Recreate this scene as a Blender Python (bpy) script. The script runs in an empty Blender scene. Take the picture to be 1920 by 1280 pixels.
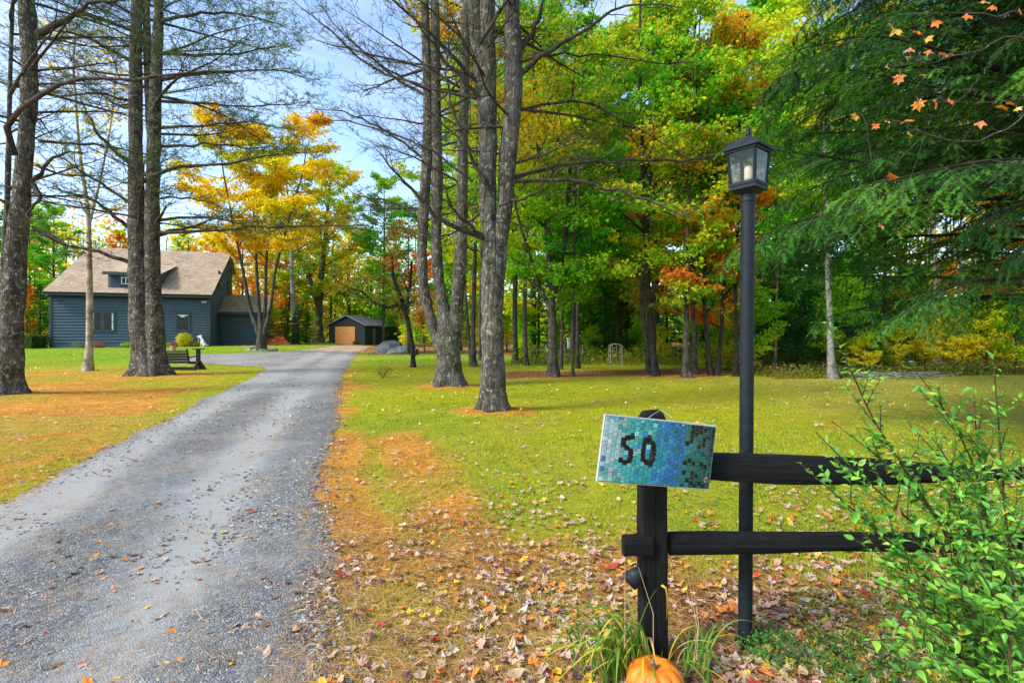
import bpy, math, random
import numpy as np
from math import radians, pi, sin, cos

SC = bpy.context.scene
# ------------------------------------------------------------------ camera
F, HY, CX, CH = 950.0, 622.0, 960.0, 1.5       # focal length in photo pixels, horizon row, centre column, eye height
cd = bpy.data.cameras.new('camera'); cam = bpy.data.objects.new('camera', cd)
SC.collection.objects.link(cam); SC.camera = cam
cd.sensor_width = 36; cd.lens = F / 1920 * 36; cd.shift_y = -(640 - HY) / 1920
cd.clip_start = 0.05; cd.clip_end = 2000
cam.location = (0, 0, CH); cam.rotation_euler = (radians(90), 0, 0)
# ------------------------------------------------------------------ sky
SUN_AZ, SUN_EL = -118.0, 42.0                   # azimuth from +Y clockwise (behind the camera, to the left)
w = bpy.data.worlds.new('World'); SC.world = w; w.use_nodes = True
nt = w.node_tree; nt.nodes.clear()
wo = nt.nodes.new('ShaderNodeOutputWorld'); bg = nt.nodes.new('ShaderNodeBackground')
sky = nt.nodes.new('ShaderNodeTexSky'); sky.sky_type = 'NISHITA'; sky.sun_disc = False
sky.sun_elevation = radians(SUN_EL); sky.sun_rotation = radians(SUN_AZ)
sky.air_density = 1.0; sky.dust_density = 0.6; sky.ozone_density = 2.0
tc = nt.nodes.new('ShaderNodeTexCoord')
mp = nt.nodes.new('ShaderNodeMapping'); mp.inputs['Scale'].default_value = (1.0, 1.3, 5.5); mp.inputs['Rotation'].default_value = (0.1, 0.22, 0.3)
no = nt.nodes.new('ShaderNodeTexNoise'); no.inputs['Scale'].default_value = 2.3; no.inputs['Detail'].default_value = 9; no.inputs['Roughness'].default_value = 0.6
no.inputs['Distortion'].default_value = 0.7
rp = nt.nodes.new('ShaderNodeValToRGB'); rp.color_ramp.elements[0].position = 0.46; rp.color_ramp.elements[1].position = 0.70
rp.color_ramp.elements[1].color = (0.85, 0.85, 0.85, 1); rp.color_ramp.elements[0].color = (0.07, 0.07, 0.07, 1)
mx = nt.nodes.new('ShaderNodeMix'); mx.data_type = 'RGBA'; mx.inputs[7].default_value = (2.25, 2.75, 3.7, 1)
nt.links.new(tc.outputs['Generated'], mp.inputs['Vector']); nt.links.new(mp.outputs['Vector'], no.inputs['Vector'])
nt.links.new(no.outputs['Fac'], rp.inputs['Fac']); nt.links.new(rp.outputs['Color'], mx.inputs[0])
nt.links.new(sky.outputs['Color'], mx.inputs[6]); nt.links.new(mx.outputs[2], bg.inputs['Color'])
bg.inputs['Strength'].default_value = 0.15
nt.links.new(bg.outputs['Background'], wo.inputs['Surface'])
# ------------------------------------------------------------------ sun through thin cloud
ld = bpy.data.lights.new('sun', 'SUN'); ld.energy = 2.3; ld.angle = radians(18); ld.color = (1.0, 0.95, 0.86)
sun = bpy.data.objects.new('sun', ld); SC.collection.objects.link(sun)
sd = np.array([sin(radians(SUN_AZ)) * cos(radians(SUN_EL)), cos(radians(SUN_AZ)) * cos(radians(SUN_EL)), sin(radians(SUN_EL))])
from mathutils import Vector, Matrix, Euler
sun.rotation_euler = Vector(sd).to_track_quat('Z', 'Y').to_euler()
vs = SC.view_settings; vs.view_transform = 'Standard'; vs.look = 'None'; vs.gamma = 1; vs.use_curve_mapping = False
vs.exposure = 1.4
SC.cycles.diffuse_bounces = 6; SC.cycles.transmission_bounces = 10; SC.cycles.max_bounces = 12; SC.cycles.transparent_max_bounces = 12

# ================================================================== helpers
COL = SC.collection
def norm(a):
    a = np.asarray(a, float); return a / np.maximum(np.linalg.norm(a, axis=-1, keepdims=True), 1e-9)
def RNG(s): return np.random.default_rng(s)
def PX(x, y, Y): return np.array([(x - CX) / F * Y, Y, CH - (y - HY) / F * Y])
def sstep(t): t = np.clip(t, 0, 1); return t * t * (3 - 2 * t)
_wr = RNG(77); _WK = _wr.normal(0, 1, (7, 3)); _WK /= np.linalg.norm(_WK, axis=1, keepdims=True); _WK *= _wr.uniform(.6, 2.2, (7, 1)); _WP = _wr.uniform(0, 6.28, 7)
def wn(p, f=1.0, s=0.0):                          # smooth noise in about -1..1 from summed sines
    p = np.asarray(p, float) * f * 2.2
    if p.shape[-1] == 2: p = np.concatenate([p, np.zeros(p.shape[:-1] + (1,))], -1)
    v = 0
    for k in range(7): v = v + np.sin(p @ _WK[k] + _WP[k] + s * (k + 1.3) + 1.4 * np.sin(p @ _WK[(k + 3) % 7] * .6 + s))
    return v / 3.4
def gz(X, Y):                                     # height of the ground
    X = np.asarray(X, float); Y = np.asarray(Y, float)
    h = .45 * sstep((Y - 22) / 11) * sstep((-X - 10) / 9) * (1 - sstep((Y - 48) / 10))
    h = h - .12 * sstep((Y - 40) / 12) * sstep((14 + X) / 4 + 1) * 0
    pp = np.stack([X, Y], -1)
    for tx, ty, r in ((-.34, 9.4, .75), (-1.75, 13.9, .8), (-12.3, 17.4, 1.1), (-11.8, 11.9, 1.0)): h = h + .07 * np.exp(-((X - tx) ** 2 + (Y - ty) ** 2) / r ** 2)
    return h + .03 * wn(pp, .25) * sstep((Y - 5) / 6) + .006 * wn(pp, 1.6) + .35 * sstep((X - 14) / 20) * sstep((Y - 12) / 10)
XRt = ([-8, -2, 0, 2.17, 3.33, 5.13, 10.3, 16, 24.6, 30, 36, 43, 52], [-.3, -.5, -.65, -.82, -1.2, -1.95, -3.64, -5.4, -7.9, -9.3, -10.8, -12.4, -14])
XLt = ([-8, 2, 4.2, 6, 8.5, 13.8, 18, 20.5, 22, 23.3, 24.2, 28, 28.8, 31, 38, 47, 52], [-3.7, -3.9, -4.35, -5.1, -5.9, -7.7, -9.0, -9.9, -11.0, -13.2, -16.5, -17.4, -16.2, -14.6, -14.6, -15.6, -16.5])
def XR(Y): return np.interp(Y, *XRt)
def XL(Y): return np.interp(Y, *XLt)
def on_drive(X, Y, m=0.0): return (X > XL(Y) - m) & (X < XR(Y) + m) & (Y < 49) & (Y > -8)

class MB:
    """collects faces; build() links them as one mesh object"""
    def __init__(s): s.V = []; s.Fq = []; s.Ft = []; s.C = []; s.n = 0; s.P = []
    def add(s, V, Fa, C=None):
        V = np.asarray(V, float).reshape(-1, 3); Fa = np.asarray(Fa, int)
        if len(V) == 0 or len(Fa) == 0: return s
        (s.Fq if Fa.shape[1] == 4 else s.Ft).append(Fa + s.n)
        s.V.append(V); s.n += len(V)
        if C is None: C = np.ones((len(V), 3))
        C = np.asarray(C, float)
        if C.ndim == 1: C = np.tile(C, (len(V), 1))
        s.C.append(C); return s
    def box(s, a, b, fr=None, C=None, taper=None):
        a = np.array(a, float); b = np.array(b, float)
        V = np.array([[(a, b)[i][0], (a, b)[j][1], (a, b)[k][2]] for k in (0, 1) for j in (0, 1) for i in (0, 1)])
        if fr is not None: V = fr(V)
        return s.add(V, [[0, 2, 3, 1], [4, 5, 7, 6], [0, 1, 5, 4], [2, 6, 7, 3], [0, 4, 6, 2], [1, 3, 7, 5]], C)
    def quad(s, a, b, c, d, C=None): return s.add([a, b, c, d], [[0, 1, 2, 3]], C)
    def beam(s, a, b, w, h, up=(0, 0, 1), C=None):
        a = np.array(a, float); b = np.array(b, float); t = norm(b - a); u = norm(np.cross(t, up)); v = np.cross(u, t)
        V = [p + sx * u * w / 2 + sy * v * h / 2 for p in (a, b) for sy in (-1, 1) for sx in (-1, 1)]
        return s.add(V, [[0, 2, 3, 1], [4, 5, 7, 6], [0, 1, 5, 4], [2, 6, 7, 3], [0, 4, 6, 2], [1, 3, 7, 5]], C)
    def prism(s, poly, z0, z1, fr=None, C=None):       # poly: list of (x, y) counter-clockwise, convex
        n = len(poly); V = np.array([[x, y, z] for z in (z0, z1) for x, y in poly], float)
        cen = V[:n].mean(0); cen2 = V[n:].mean(0); V = np.concatenate([V, [cen, cen2]])
        if fr is not None: V = fr(V)
        s.add(V, [[i, (i + 1) % n, n + (i + 1) % n, n + i] for i in range(n)], C)
        s.Ft.append(np.array([[2 * n, (i + 1) % n, i] for i in range(n)] + [[2 * n + 1, n + i, n + (i + 1) % n] for i in range(n)]) + s.n - len(V)); return s
    def tube(s, path, r, S=8, C=None):
        V, Fa = tubes(np.array([path], float), np.array([r], float) if np.ndim(r) else np.full((1, len(path)), r), S)
        return s.add(V, Fa, C)
    def mesh(s, name, mat, smooth=False, org=(0, 0, 0)):
        V = np.concatenate(s.V) - np.array(org, float)
        me = bpy.data.meshes.new(name); me.vertices.add(len(V)); me.vertices.foreach_set('co', V.astype(np.float32).ravel())
        q = np.concatenate(s.Fq) if s.Fq else np.zeros((0, 4), int); t = np.concatenate(s.Ft) if s.Ft else np.zeros((0, 3), int)
        idx = np.concatenate([q.ravel(), t.ravel()]); nl = np.concatenate([np.full(len(q), 4), np.full(len(t), 3)])
        me.loops.add(len(idx)); me.loops.foreach_set('vertex_index', idx.astype(np.int32))
        me.polygons.add(len(nl)); st = np.concatenate([[0], np.cumsum(nl)[:-1]])
        me.polygons.foreach_set('loop_start', st.astype(np.int32)); me.polygons.foreach_set('loop_total', nl.astype(np.int32))
        me.polygons.foreach_set('use_smooth', np.full(len(nl), smooth))
        Cc = np.concatenate(s.C)
        if (Cc != 1).any():
            a = me.color_attributes.new('Col', 'FLOAT_COLOR', 'POINT')
            a.data.foreach_set('color', np.concatenate([Cc, np.ones((len(Cc), 1))], 1).astype(np.float32).ravel())
        me.update(calc_edges=True)
        if mat: me.materials.append(mat)
        return me
    def build(s, name, mat, parent=None, smooth=False, stuff=False, fixn=False):
        org = wloc(parent) if parent is not None else (0, 0, 0)
        me = s.mesh(name, mat, smooth, org)
        if fixn:
            import bmesh
            bm = bmesh.new(); bm.from_mesh(me); bmesh.ops.recalc_face_normals(bm, faces=bm.faces); bm.to_mesh(me); bm.free()
        return link(name, me, parent, stuff)
def link(name, me, parent=None, stuff=False, loc=(0, 0, 0)):
    o = bpy.data.objects.new(name, me); COL.objects.link(o); o.location = loc
    if parent is not None: o.parent = parent
    if stuff: o['kind'] = 'stuff'
    return o
def wloc(o):
    v = np.zeros(3)
    while o is not None: v = v + np.array(o.location); o = o.parent
    return v
def tag(o, label, cat, group=None):
    o['label'] = label; o['category'] = cat
    if group: o['group'] = group
    return o
def thing(name, label, cat, loc=(0, 0, 0), group=None, rz=0):
    o = bpy.data.objects.new(name, None); COL.objects.link(o); o.location = [float(v) for v in loc]; o.empty_display_size = .2
    o.rotation_euler.z = rz
    return tag(o, label, cat, group)
def structure(o): o['kind'] = 'structure'; return o
def tubes(Pt, R, S=6):
    B, N, _ = Pt.shape; T = norm(np.gradient(Pt, axis=1)); m = norm(Pt[:, -1] - Pt[:, 0])
    ref = np.where(np.abs(m[:, 2:3]) < .8, np.array([[0, 0, 1.]]), np.array([[1., 0, 0]]))[:, None, :]
    U = norm(np.cross(T, ref)); W = np.cross(T, U); an = np.linspace(0, 2 * pi, S, endpoint=False)
    V = Pt[:, :, None] + R[:, :, None, None] * (np.cos(an)[None, None, :, None] * U[:, :, None] + np.sin(an)[None, None, :, None] * W[:, :, None])
    i = np.arange(S); j = (i + 1) % S; k = np.arange(N - 1)[:, None] * S
    f = np.stack([k + i, k + j, k + S + j, k + S + i], -1).reshape(-1, 4)
    Fa = (f[None] + (np.arange(B) * N * S)[:, None, None]).reshape(-1, 4)
    return V.reshape(-1, 3), Fa
def grow(p, d, L, N, rng, wob=.1, up=0.0):
    p = np.array(p, float); d = norm(d); B = len(p); L = np.broadcast_to(np.asarray(L, float), (B,)); up = np.broadcast_to(np.asarray(up, float), (B,))
    seg = (L / (N - 1))[:, None]; out = [p]
    for k in range(1, N):
        g = rng.normal(0, wob, (B, 3)); g[:, 2] = g[:, 2] * .8 + up; d = norm(d + g); p = p + d * seg; out.append(p)
    return np.stack(out, 1)
def spawn(Pt, R, n, f0, f1, ang, rng, planar=False, lift=0.0, aj=.2):
    """n children per branch: start points, directions, parent fraction, radius there"""
    B, N, _ = Pt.shape
    f = np.linspace(f0, f1, n)[None] + rng.uniform(-.5, .5, (B, n)) * (f1 - f0) / max(n, 1); f = np.clip(f, 0, .995)
    x = f * (N - 1); i = np.floor(x).astype(int); fr = (x - i)[..., None]; b = np.arange(B)[:, None]
    p = Pt[b, i] * (1 - fr) + Pt[b, i + 1] * fr; t = norm(Pt[b, i + 1] - Pt[b, i]); r = R[b, i] * (1 - fr[..., 0]) + R[b, i + 1] * fr[..., 0]
    if planar:
        s = norm(np.cross(t, np.array([0, 0, 1.]))); sg = np.where((np.arange(n) % 2) == 0, 1, -1)[None, :, None]; s = s * sg + rng.normal(0, .18, s.shape)
    else:
        a = rng.uniform(0, 2 * pi, (B, 1)) + np.arange(n)[None] * 2.4 + rng.normal(0, .4, (B, n))
        ref = np.where(np.abs(t[..., 2:3]) < .85, np.array([0, 0, 1.]), np.array([1., 0, 0])); u = norm(np.cross(t, ref)); v = np.cross(t, u)
        s = np.cos(a)[..., None] * u + np.sin(a)[..., None] * v
    s = norm(s); an = ang + rng.normal(0, aj, (B, n)); d = np.cos(an)[..., None] * t + np.sin(an)[..., None] * s; d[..., 2] += lift
    return p.reshape(-1, 3), norm(d.reshape(-1, 3)), f.ravel(), r.ravel()
def taper(B, N, r0, r1, pw=1.0):
    t = np.linspace(0, 1, N) ** pw; r0 = np.broadcast_to(np.asarray(r0, float), (B,)); r1 = np.broadcast_to(np.asarray(r1, float), (B,))
    return r0[:, None] * (1 - t) + r1[:, None] * t
def leafquads(c, nr, d, ln, wd, fold=.12):
    nr = norm(nr); d = norm(d - (d * nr).sum(-1, keepdims=True) * nr); s = np.cross(nr, d); ln = np.asarray(ln)[..., None]; wd = np.asarray(wd)[..., None]
    V = np.stack([c - d * ln * .5, c + s * wd * .5 + nr * wd * fold - d * ln * .08, c + d * ln * .5, c - s * wd * .5 + nr * wd * fold - d * ln * .08], 1)
    M = len(c); return V.reshape(-1, 3), np.arange(4 * M).reshape(-1, 4)
def pal(c, palette, rng, f=.35, jit=.25, seed=0.0, val=.16):
    P = np.array(palette, float); v = .5 + .5 * wn(c, f, seed) + rng.normal(0, jit, len(c)); v = np.clip(v, 0, .999) * (len(P) - 1)
    i = np.floor(v).astype(int); fr = (v - i)[:, None]; col = P[i] * (1 - fr) + P[np.minimum(i + 1, len(P) - 1)] * fr
    return np.clip(col * (1 + rng.normal(0, val, (len(c), 1))), .002, .95)
def rep(a, k): return np.repeat(a, k, axis=0)

# ================================================================== materials
def newmat(name, rough=.8, spec=.3):
    m = bpy.data.materials.new(name); m.use_nodes = True; t = m.node_tree; b = t.nodes['Principled BSDF']
    b.inputs['Roughness'].default_value = rough; b.inputs['Specular IOR Level'].default_value = spec; return m, t, b
def N(t, typ, **kw):
    n = t.nodes.new(typ)
    for k, v in kw.items():
        if k in n.inputs: n.inputs[k].default_value = v
        else: setattr(n, k, v)
    return n
def L(t, a, b): t.links.new(a, b)
def coords(t, which='Object', scale=(1, 1, 1)):
    c = N(t, 'ShaderNodeTexCoord'); m = N(t, 'ShaderNodeMapping'); m.inputs['Scale'].default_value = scale
    L(t, c.outputs[which], m.inputs['Vector']); return m.outputs['Vector']
def noise(t, vec, scale, detail=4, rough=.55, dist=0):
    n = N(t, 'ShaderNodeTexNoise'); n.inputs['Scale'].default_value = scale; n.inputs['Detail'].default_value = detail
    n.inputs['Roughness'].default_value = rough; n.inputs['Distortion'].default_value = dist; L(t, vec, n.inputs['Vector']); return n.outputs['Fac']
def ramp(t, fac, stops, interp='LINEAR'):
    r = N(t, 'ShaderNodeValToRGB'); e = r.color_ramp; e.interpolation = interp
    while len(e.elements) < len(stops): e.elements.new(.5)
    for el, (p, c) in zip(e.elements, stops):
        el.position = p; el.color = (c, c, c, 1) if np.ndim(c) == 0 else (*c, 1)
    L(t, fac, r.inputs['Fac']); return r.outputs['Color']
def mix(t, fac, a, b, mode='MIX'):
    m = N(t, 'ShaderNodeMix', data_type='RGBA', blend_type=mode)
    for s, v in ((0, fac), (6, a), (7, b)):
        if hasattr(v, 'links') or isinstance(v, bpy.types.NodeSocket): L(t, v, m.inputs[s])
        else: m.inputs[s].default_value = v if np.ndim(v) == 0 else (*v, 1)
    return m.outputs[2]
def math_(t, op, a, b=0.0, clamp=False):
    m = N(t, 'ShaderNodeMath', operation=op, use_clamp=clamp)
    for s, v in ((0, a), (1, b)):
        if isinstance(v, bpy.types.NodeSocket): L(t, v, m.inputs[s])
        else: m.inputs[s].default_value = v
    return m.outputs[0]
def bump(t, b, h, strength=.5, dist=.02):
    n = N(t, 'ShaderNodeBump'); n.inputs['Strength'].default_value = strength; n.inputs['Distance'].default_value = dist
    L(t, h, n.inputs['Height']); L(t, n.outputs['Normal'], b.inputs['Normal'])
def attr(t, name='Col'):
    a = N(t, 'ShaderNodeVertexColor'); a.layer_name = name; return a.outputs['Color']
def simple(name, col, rough=.7, spec=.3, var=.15, scale=8, bmp=0, bscale=40, metal=0):
    m, t, b = newmat(name, rough, spec); v = coords(t); n = noise(t, v, scale, 5)
    c = np.array(col, float); L(t, ramp(t, n, [(.3, tuple(c * (1 - var))), (.7, tuple(np.minimum(c * (1 + var), 1)))]), b.inputs['Base Color'])
    b.inputs['Metallic'].default_value = metal
    if bmp: bump(t, b, noise(t, v, bscale, 5), bmp, .01)
    return m
def leafmat(name, trans=.45, rough=.55, spec=.35, sat=1.0, col=None, objcol=False):
    """leaf colour from the leaf itself (attribute Col); light passes through the blade"""
    m = bpy.data.materials.new(name); m.use_nodes = True; t = m.node_tree; t.nodes.clear()
    out = N(t, 'ShaderNodeOutputMaterial'); b = N(t, 'ShaderNodeBsdfPrincipled'); tr = N(t, 'ShaderNodeBsdfTranslucent'); mixs = N(t, 'ShaderNodeMixShader')
    b.inputs['Roughness'].default_value = rough; b.inputs['Specular IOR Level'].default_value = spec
    if col is None: c = attr(t)
    else: r = N(t, 'ShaderNodeRGB'); r.outputs[0].default_value = (*col, 1); c = r.outputs[0]
    if objcol:
        oi = N(t, 'ShaderNodeObjectInfo'); c = mix(t, 1.0, oi.outputs['Color'], c, 'MULTIPLY')
    L(t, c, b.inputs['Base Color']); g = mix(t, 1.0, c, (1.0, 1.0, .75), 'MULTIPLY'); L(t, g, tr.inputs['Color'])
    mixs.inputs[0].default_value = trans; L(t, b.outputs[0], mixs.inputs[1]); L(t, tr.outputs[0], mixs.inputs[2]); L(t, mixs.outputs[0], out.inputs['Surface'])
    return m
def barkmat(name, dark, mid, light, lichen=.5, lcol=(.36, .4, .3), zs=.22, bs=.9, sc=14):
    m, t, b = newmat(name, .92, .15); v = coords(t, 'Object', (1, 1, zs)); v2 = coords(t)
    vo = N(t, 'ShaderNodeTexVoronoi', feature='DISTANCE_TO_EDGE'); vo.inputs['Scale'].default_value = sc
    nn = N(t, 'ShaderNodeTexNoise'); nn.inputs['Scale'].default_value = 9; nn.inputs['Detail'].default_value = 3; L(t, v, nn.inputs['Vector'])
    vv = N(t, 'ShaderNodeVectorMath', operation='MULTIPLY_ADD'); L(t, nn.outputs['Color'], vv.inputs[0]); vv.inputs[1].default_value = (.16, .16, .16); L(t, v, vv.inputs[2])
    L(t, vv.outputs[0], vo.inputs['Vector']); plates = ramp(t, vo.outputs['Distance'], [(0.0, 0.0), (.22, 1.0)])
    n1 = noise(t, v, 16, 8, .7); n2 = noise(t, v2, 3.2, 4)
    c = ramp(t, n1, [(.30, dark), (.5, mid), (.72, light)]); c = mix(t, 1.0, c, ramp(t, plates, [(0, (.42, .4, .38)), (1, (1, 1, 1))]), 'MULTIPLY')
    c = mix(t, .55, c, ramp(t, n2, [(.35, tuple(np.array(dark) * 1.2)), (.65, light)]), 'MIX')
    li = noise(t, v2, 11.0, 7, .72, .6); lm = ramp(t, li, [(.60 - .06 * lichen, 0.0), (.64 - .04 * lichen, 1.0)])
    lm2 = math_(t, 'MULTIPLY', lm, min(1, .9 * lichen)); c = mix(t, lm2, c, mix(t, n1, tuple(np.array(lcol) * .7), tuple(np.array(lcol) * 1.2)))
    L(t, c, b.inputs['Base Color']); h = math_(t, 'ADD', math_(t, 'MULTIPLY', plates, .7), math_(t, 'MULTIPLY', n1, 1.0)); bump(t, b, h, bs, .035); return m
M_leaf = leafmat('leaf', .5, .6, .12); M_needle = leafmat('needle', .3, .7, .08); M_grass = leafmat('grass_blade', .4, .6, .2)
M_dry = leafmat('dry_leaf', .25, .7, .2, objcol=True); M_dryA = leafmat('dry_leaf_litter', .2, .7, .2)
M_shrub = leafmat('shrub_leaf', .4, .38, .5, objcol=True)
B_pine = barkmat('pine_bark', (.028, .022, .017), (.085, .068, .054), (.20, .17, .14), .95, (.34, .38, .28), bs=1.0)
B_pine2 = barkmat('grey_pine_bark', (.030, .025, .020), (.085, .073, .06), (.20, .175, .145), .9, (.31, .35, .26), bs=1.0, sc=11)
B_twig = barkmat('dark_twig', (.014, .011, .009), (.03, .024, .018), (.06, .05, .04), .2, (.12, .14, .09), .5, .3, 22)
B_fine = barkmat('branch_bark', (.022, .017, .013), (.055, .044, .034), (.11, .092, .075), .45, (.27, .3, .22), .5, .4, 22)
B_maple = barkmat('maple_bark', (.026, .021, .017), (.07, .06, .048), (.15, .13, .105), .6, (.26, .3, .2), .3, .7)
B_grey = barkmat('grey_bark', (.12, .115, .105), (.26, .25, .23), (.42, .41, .38), .8, (.45, .47, .4), .4, .6)
B_dark = barkmat('dark_bark', (.018, .015, .013), (.04, .034, .029), (.075, .066, .056), .25, (.2, .23, .17), .3, .7)
B_birch = barkmat('birch_bark', (.05, .035, .025), (.46, .39, .28), (.66, .58, .44), .35, (.26, .27, .16), 4.0, .5, 4.5)
# ================================================================== ground
TREE_RINGS = [(-.346, 9.4, 1.0), (-1.75, 13.9, 1.1), (-12.3, 17.4, 1.8), (-11.8, 11.9, 1.6), (1.35, 17.4, .9), (5.0, 17.2, .8), (5.9, 17.0, .9), (6.9, 17.4, .9), (-4.6, 14.0, .9)]
def gmask(X, Y):
    """litter (pine straw), leafy (brown fallen-leaf carpet), lush (fresh green), dry (tan)"""
    X = np.asarray(X, float); Y = np.asarray(Y, float); p = np.stack([X, Y], -1)
    n1 = wn(p, .35, 1); n2 = wn(p, 1.1, 2); n3 = wn(p, 3.1, 3)
    dr = X - XR(Y); dl = XL(Y) - X
    lit = np.zeros_like(X)
    strip = np.exp(-(np.maximum(dr, 0) / (.5 + .012 * Y)) ** 2) * (1 - .75 * sstep((Y - 17) / 8)) * (dr > -.3)
    lit = np.maximum(lit, .86 * strip)
    isl = (dl > -.3) * sstep((22.5 - Y) / 5) * (.55 + .42 * np.exp(-((Y - 9.5) / 4.5) ** 2)) * (.45 + .55 * sstep(dl / 1.6))
    lit = np.maximum(lit, isl)
    near = (dr > 0) * sstep((4.7 - Y) / 1.7) * .56
    lit = np.maximum(lit, near)
    path = (dr > 0) * np.exp(-((X - (XR(Y) + 1.05)) / .5) ** 2) * sstep((11 - Y) / 4) * .6
    lit = np.maximum(lit, path)
    for tx, ty, r in TREE_RINGS:
        d = np.hypot(X - tx, (Y - ty)); lit = np.maximum(lit, .95 * np.exp(-(d / r) ** 4))
    lit = lit + .17 * n1 + .22 * n2 + .12 * n3
    lf = np.exp(-((Y - (18.6 + .25 * (X - 3))) / 1.5) ** 4) * sstep((X + .6) / .6) * sstep((11 - X) / 3) * .95
    lf = np.maximum(lf, sstep((Y - 24.0) / 2.5) * sstep((X - 11) / 4) * .8)
    lf = np.maximum(lf, sstep((Y - 17.2 - .2 * (14 - X)) / 1.2) * sstep((X - 8.5) / 2) * .8)
    lf = np.maximum(lf, sstep((Y - 30) / 5) * .65 * (X > -10))
    lf = np.maximum(lf, .9 * (dl < 0) * (dr < 2) * sstep((Y - 37) / 3) * (Y < 52))
    lf = np.maximum(lf, .62 * sstep((3.6 - Y) / .8) * sstep((X - .5) / .6)); lf = lf + .2 * n2 + .12 * n1
    lush = .22 + .75 * sstep((Y - 19) / 8) * (1 - sstep((Y - 60) / 10)) * (X < 1.5) + .25 * n1
    dry = .15 + .8 * sstep((X - 3.5) / 6) * sstep((19 - Y) / 4) * sstep((Y - 5) / 4) + .25 * n1 - .1 * n2
    return np.clip(lit, 0, 1), np.clip(lf, 0, 1), np.clip(lush, 0, 1), np.clip(dry, 0, 1)
C_lush = np.array((.20, .36, .012)); C_lawn = np.array((.42, .42, .016)); C_tan = np.array((.58, .49, .09))
C_straw = np.array((.70, .32, .045)); C_soil = np.array((.30, .20, .10)); C_brown = np.array((.30, .13, .06))
def gcolor(X, Y):
    a, b, c, d = gmask(X, Y); s = lambda v: sstep(v)[..., None]
    col = C_lawn * (1 - s(c)) + C_lush * s(c); col = col * (1 - s(d) * .75) + C_tan * s(d) * .75
    p = np.stack([X, Y], -1); q1 = .5 + .5 * wn(p, .9, 21); q2 = .5 + .5 * wn(p, 2.4, 22); q3 = .5 + .5 * wn(p, .33, 23)
    mot = s((q1 * .5 + q2 * .3 + q3 * .4 - .62) / .35); col = col * (1 - .55 * mot) + np.array((.46, .37, .06)) * .55 * mot; gm = s((q2 * .5 + (1 - q3) * .5 - .58) / .25); col = col * (1 - .4 * gm) + np.array((.16, .28, .012)) * .4 * gm
    st = C_straw * (1 - s((4.6 - Y) / 2.5) * .45) + C_soil * s((4.6 - Y) / 2.5) * .45
    st = st * (.82 + .36 * q2[..., None]); wst = s((a - .3) / .4) * (1 - .62 * s((q1 * .6 + q2 * .5 - .62) / .2)); col = col * (1 - wst) + st * wst
    col = col * (1 - s((b - .35) / .3)) + C_brown * s((b - .35) / .3)
    return col
def grid_sheet(xs, ys, zf):
    X, Y = np.meshgrid(xs, ys); V = np.stack([X, Y, zf(X, Y)], -1).reshape(-1, 3); nx = len(xs)
    i = np.arange(nx - 1); j = np.arange(len(ys) - 1)[:, None] * nx; Fa = np.stack([j + i, j + i + 1, j + nx + i + 1, j + nx + i], -1).reshape(-1, 4)
    return V, Fa, X, Y
u = np.linspace(-1, 1, 300); xs = .9 * np.sinh(u * 6.6) + 0.3
v = np.linspace(-.55, 1, 320); ys = 1.6 * np.sinh(v * 6.1) + 3.0
V, Fa, GX, GY = grid_sheet(xs, ys, gz)
inside = ((GX > XL(GY) + .25) & (GX < XR(GY) - .25) & (GY < 48.5) & (GY > -7.5)).ravel(); V[inside, 2] -= .03
gc = gcolor(GX.ravel(), GY.ravel())
m, t, b = newmat('ground', .95, .1); vv = coords(t); c = attr(t)
n1 = noise(t, vv, 3.0, 6, .7); n2 = noise(t, vv, 28, 6, .7); n3 = noise(t, vv, 160, 4, .6)
sc_ = mix(t, 1.0, c, ramp(t, n1, [(.3, (.66, .74, .7)), (.5, (.95, .97, .95)), (.7, (1.28, 1.16, 1.2))]), 'MULTIPLY')
sc_ = mix(t, 1.0, sc_, ramp(t, n2, [(.3, (.62, .6, .55)), (.7, (1.35, 1.35, 1.35))]), 'MULTIPLY')
sc_ = mix(t, 1.0, sc_, ramp(t, n3, [(.3, (.5, .48, .45)), (.72, (1.45, 1.45, 1.4))]), 'MULTIPLY')
L(t, sc_, b.inputs['Base Color']); bump(t, b, math_(t, 'ADD', n2, n3), .9, .03); M_ground = m
g = MB(); g.add(V, Fa, gc); ground = structure(g.build('ground', M_ground, smooth=True))

# ------------------------------------------------------------------ driveway: crushed stone, two wheel tracks
ny = 300; yy = 1.8 * np.sinh(np.linspace(-1.6, 3.98, ny)) - .2; yy = yy[(yy < 48)]; nxx = 41; tt = np.linspace(0, 1, nxx)
pL = np.stack([yy, yy * 0], -1)
eL = XL(yy) + .07 * wn(pL, 2.2, 5) + .10 * wn(pL, .7, 6) + .03 * wn(pL, 7, 7) - .04; eR = XR(yy) + .08 * wn(pL, 2.5, 8) + .10 * wn(pL, .8, 9) + .03 * wn(pL, 7.5, 3) + .04
DX = eL[:, None] * (1 - tt) + eR[:, None] * tt; DY = np.repeat(yy[:, None], nxx, 1)
wpos = DX - XR(DY)                                   # metres from the right-hand edge
rut = np.exp(-((wpos + .95) / .33) ** 2) + np.exp(-((wpos + 2.45) / .36) ** 2)
edge = np.minimum(tt, 1 - tt)[None]; p2 = np.stack([DX, DY], -1)
DZ = gz(DX, DY) + .02 * sstep(edge / .06) - .012 * rut + .008 * wn(p2, 1.4, 1) + .002 * sstep(edge / .02) + .003
V = np.stack([DX, DY, DZ], -1).reshape(-1, 3); i = np.arange(nxx - 1); j = np.arange(len(yy) - 1)[:, None] * nxx
Fa = np.stack([j + i, j + i + 1, j + nxx + i + 1, j + nxx + i], -1).reshape(-1, 4)
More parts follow.
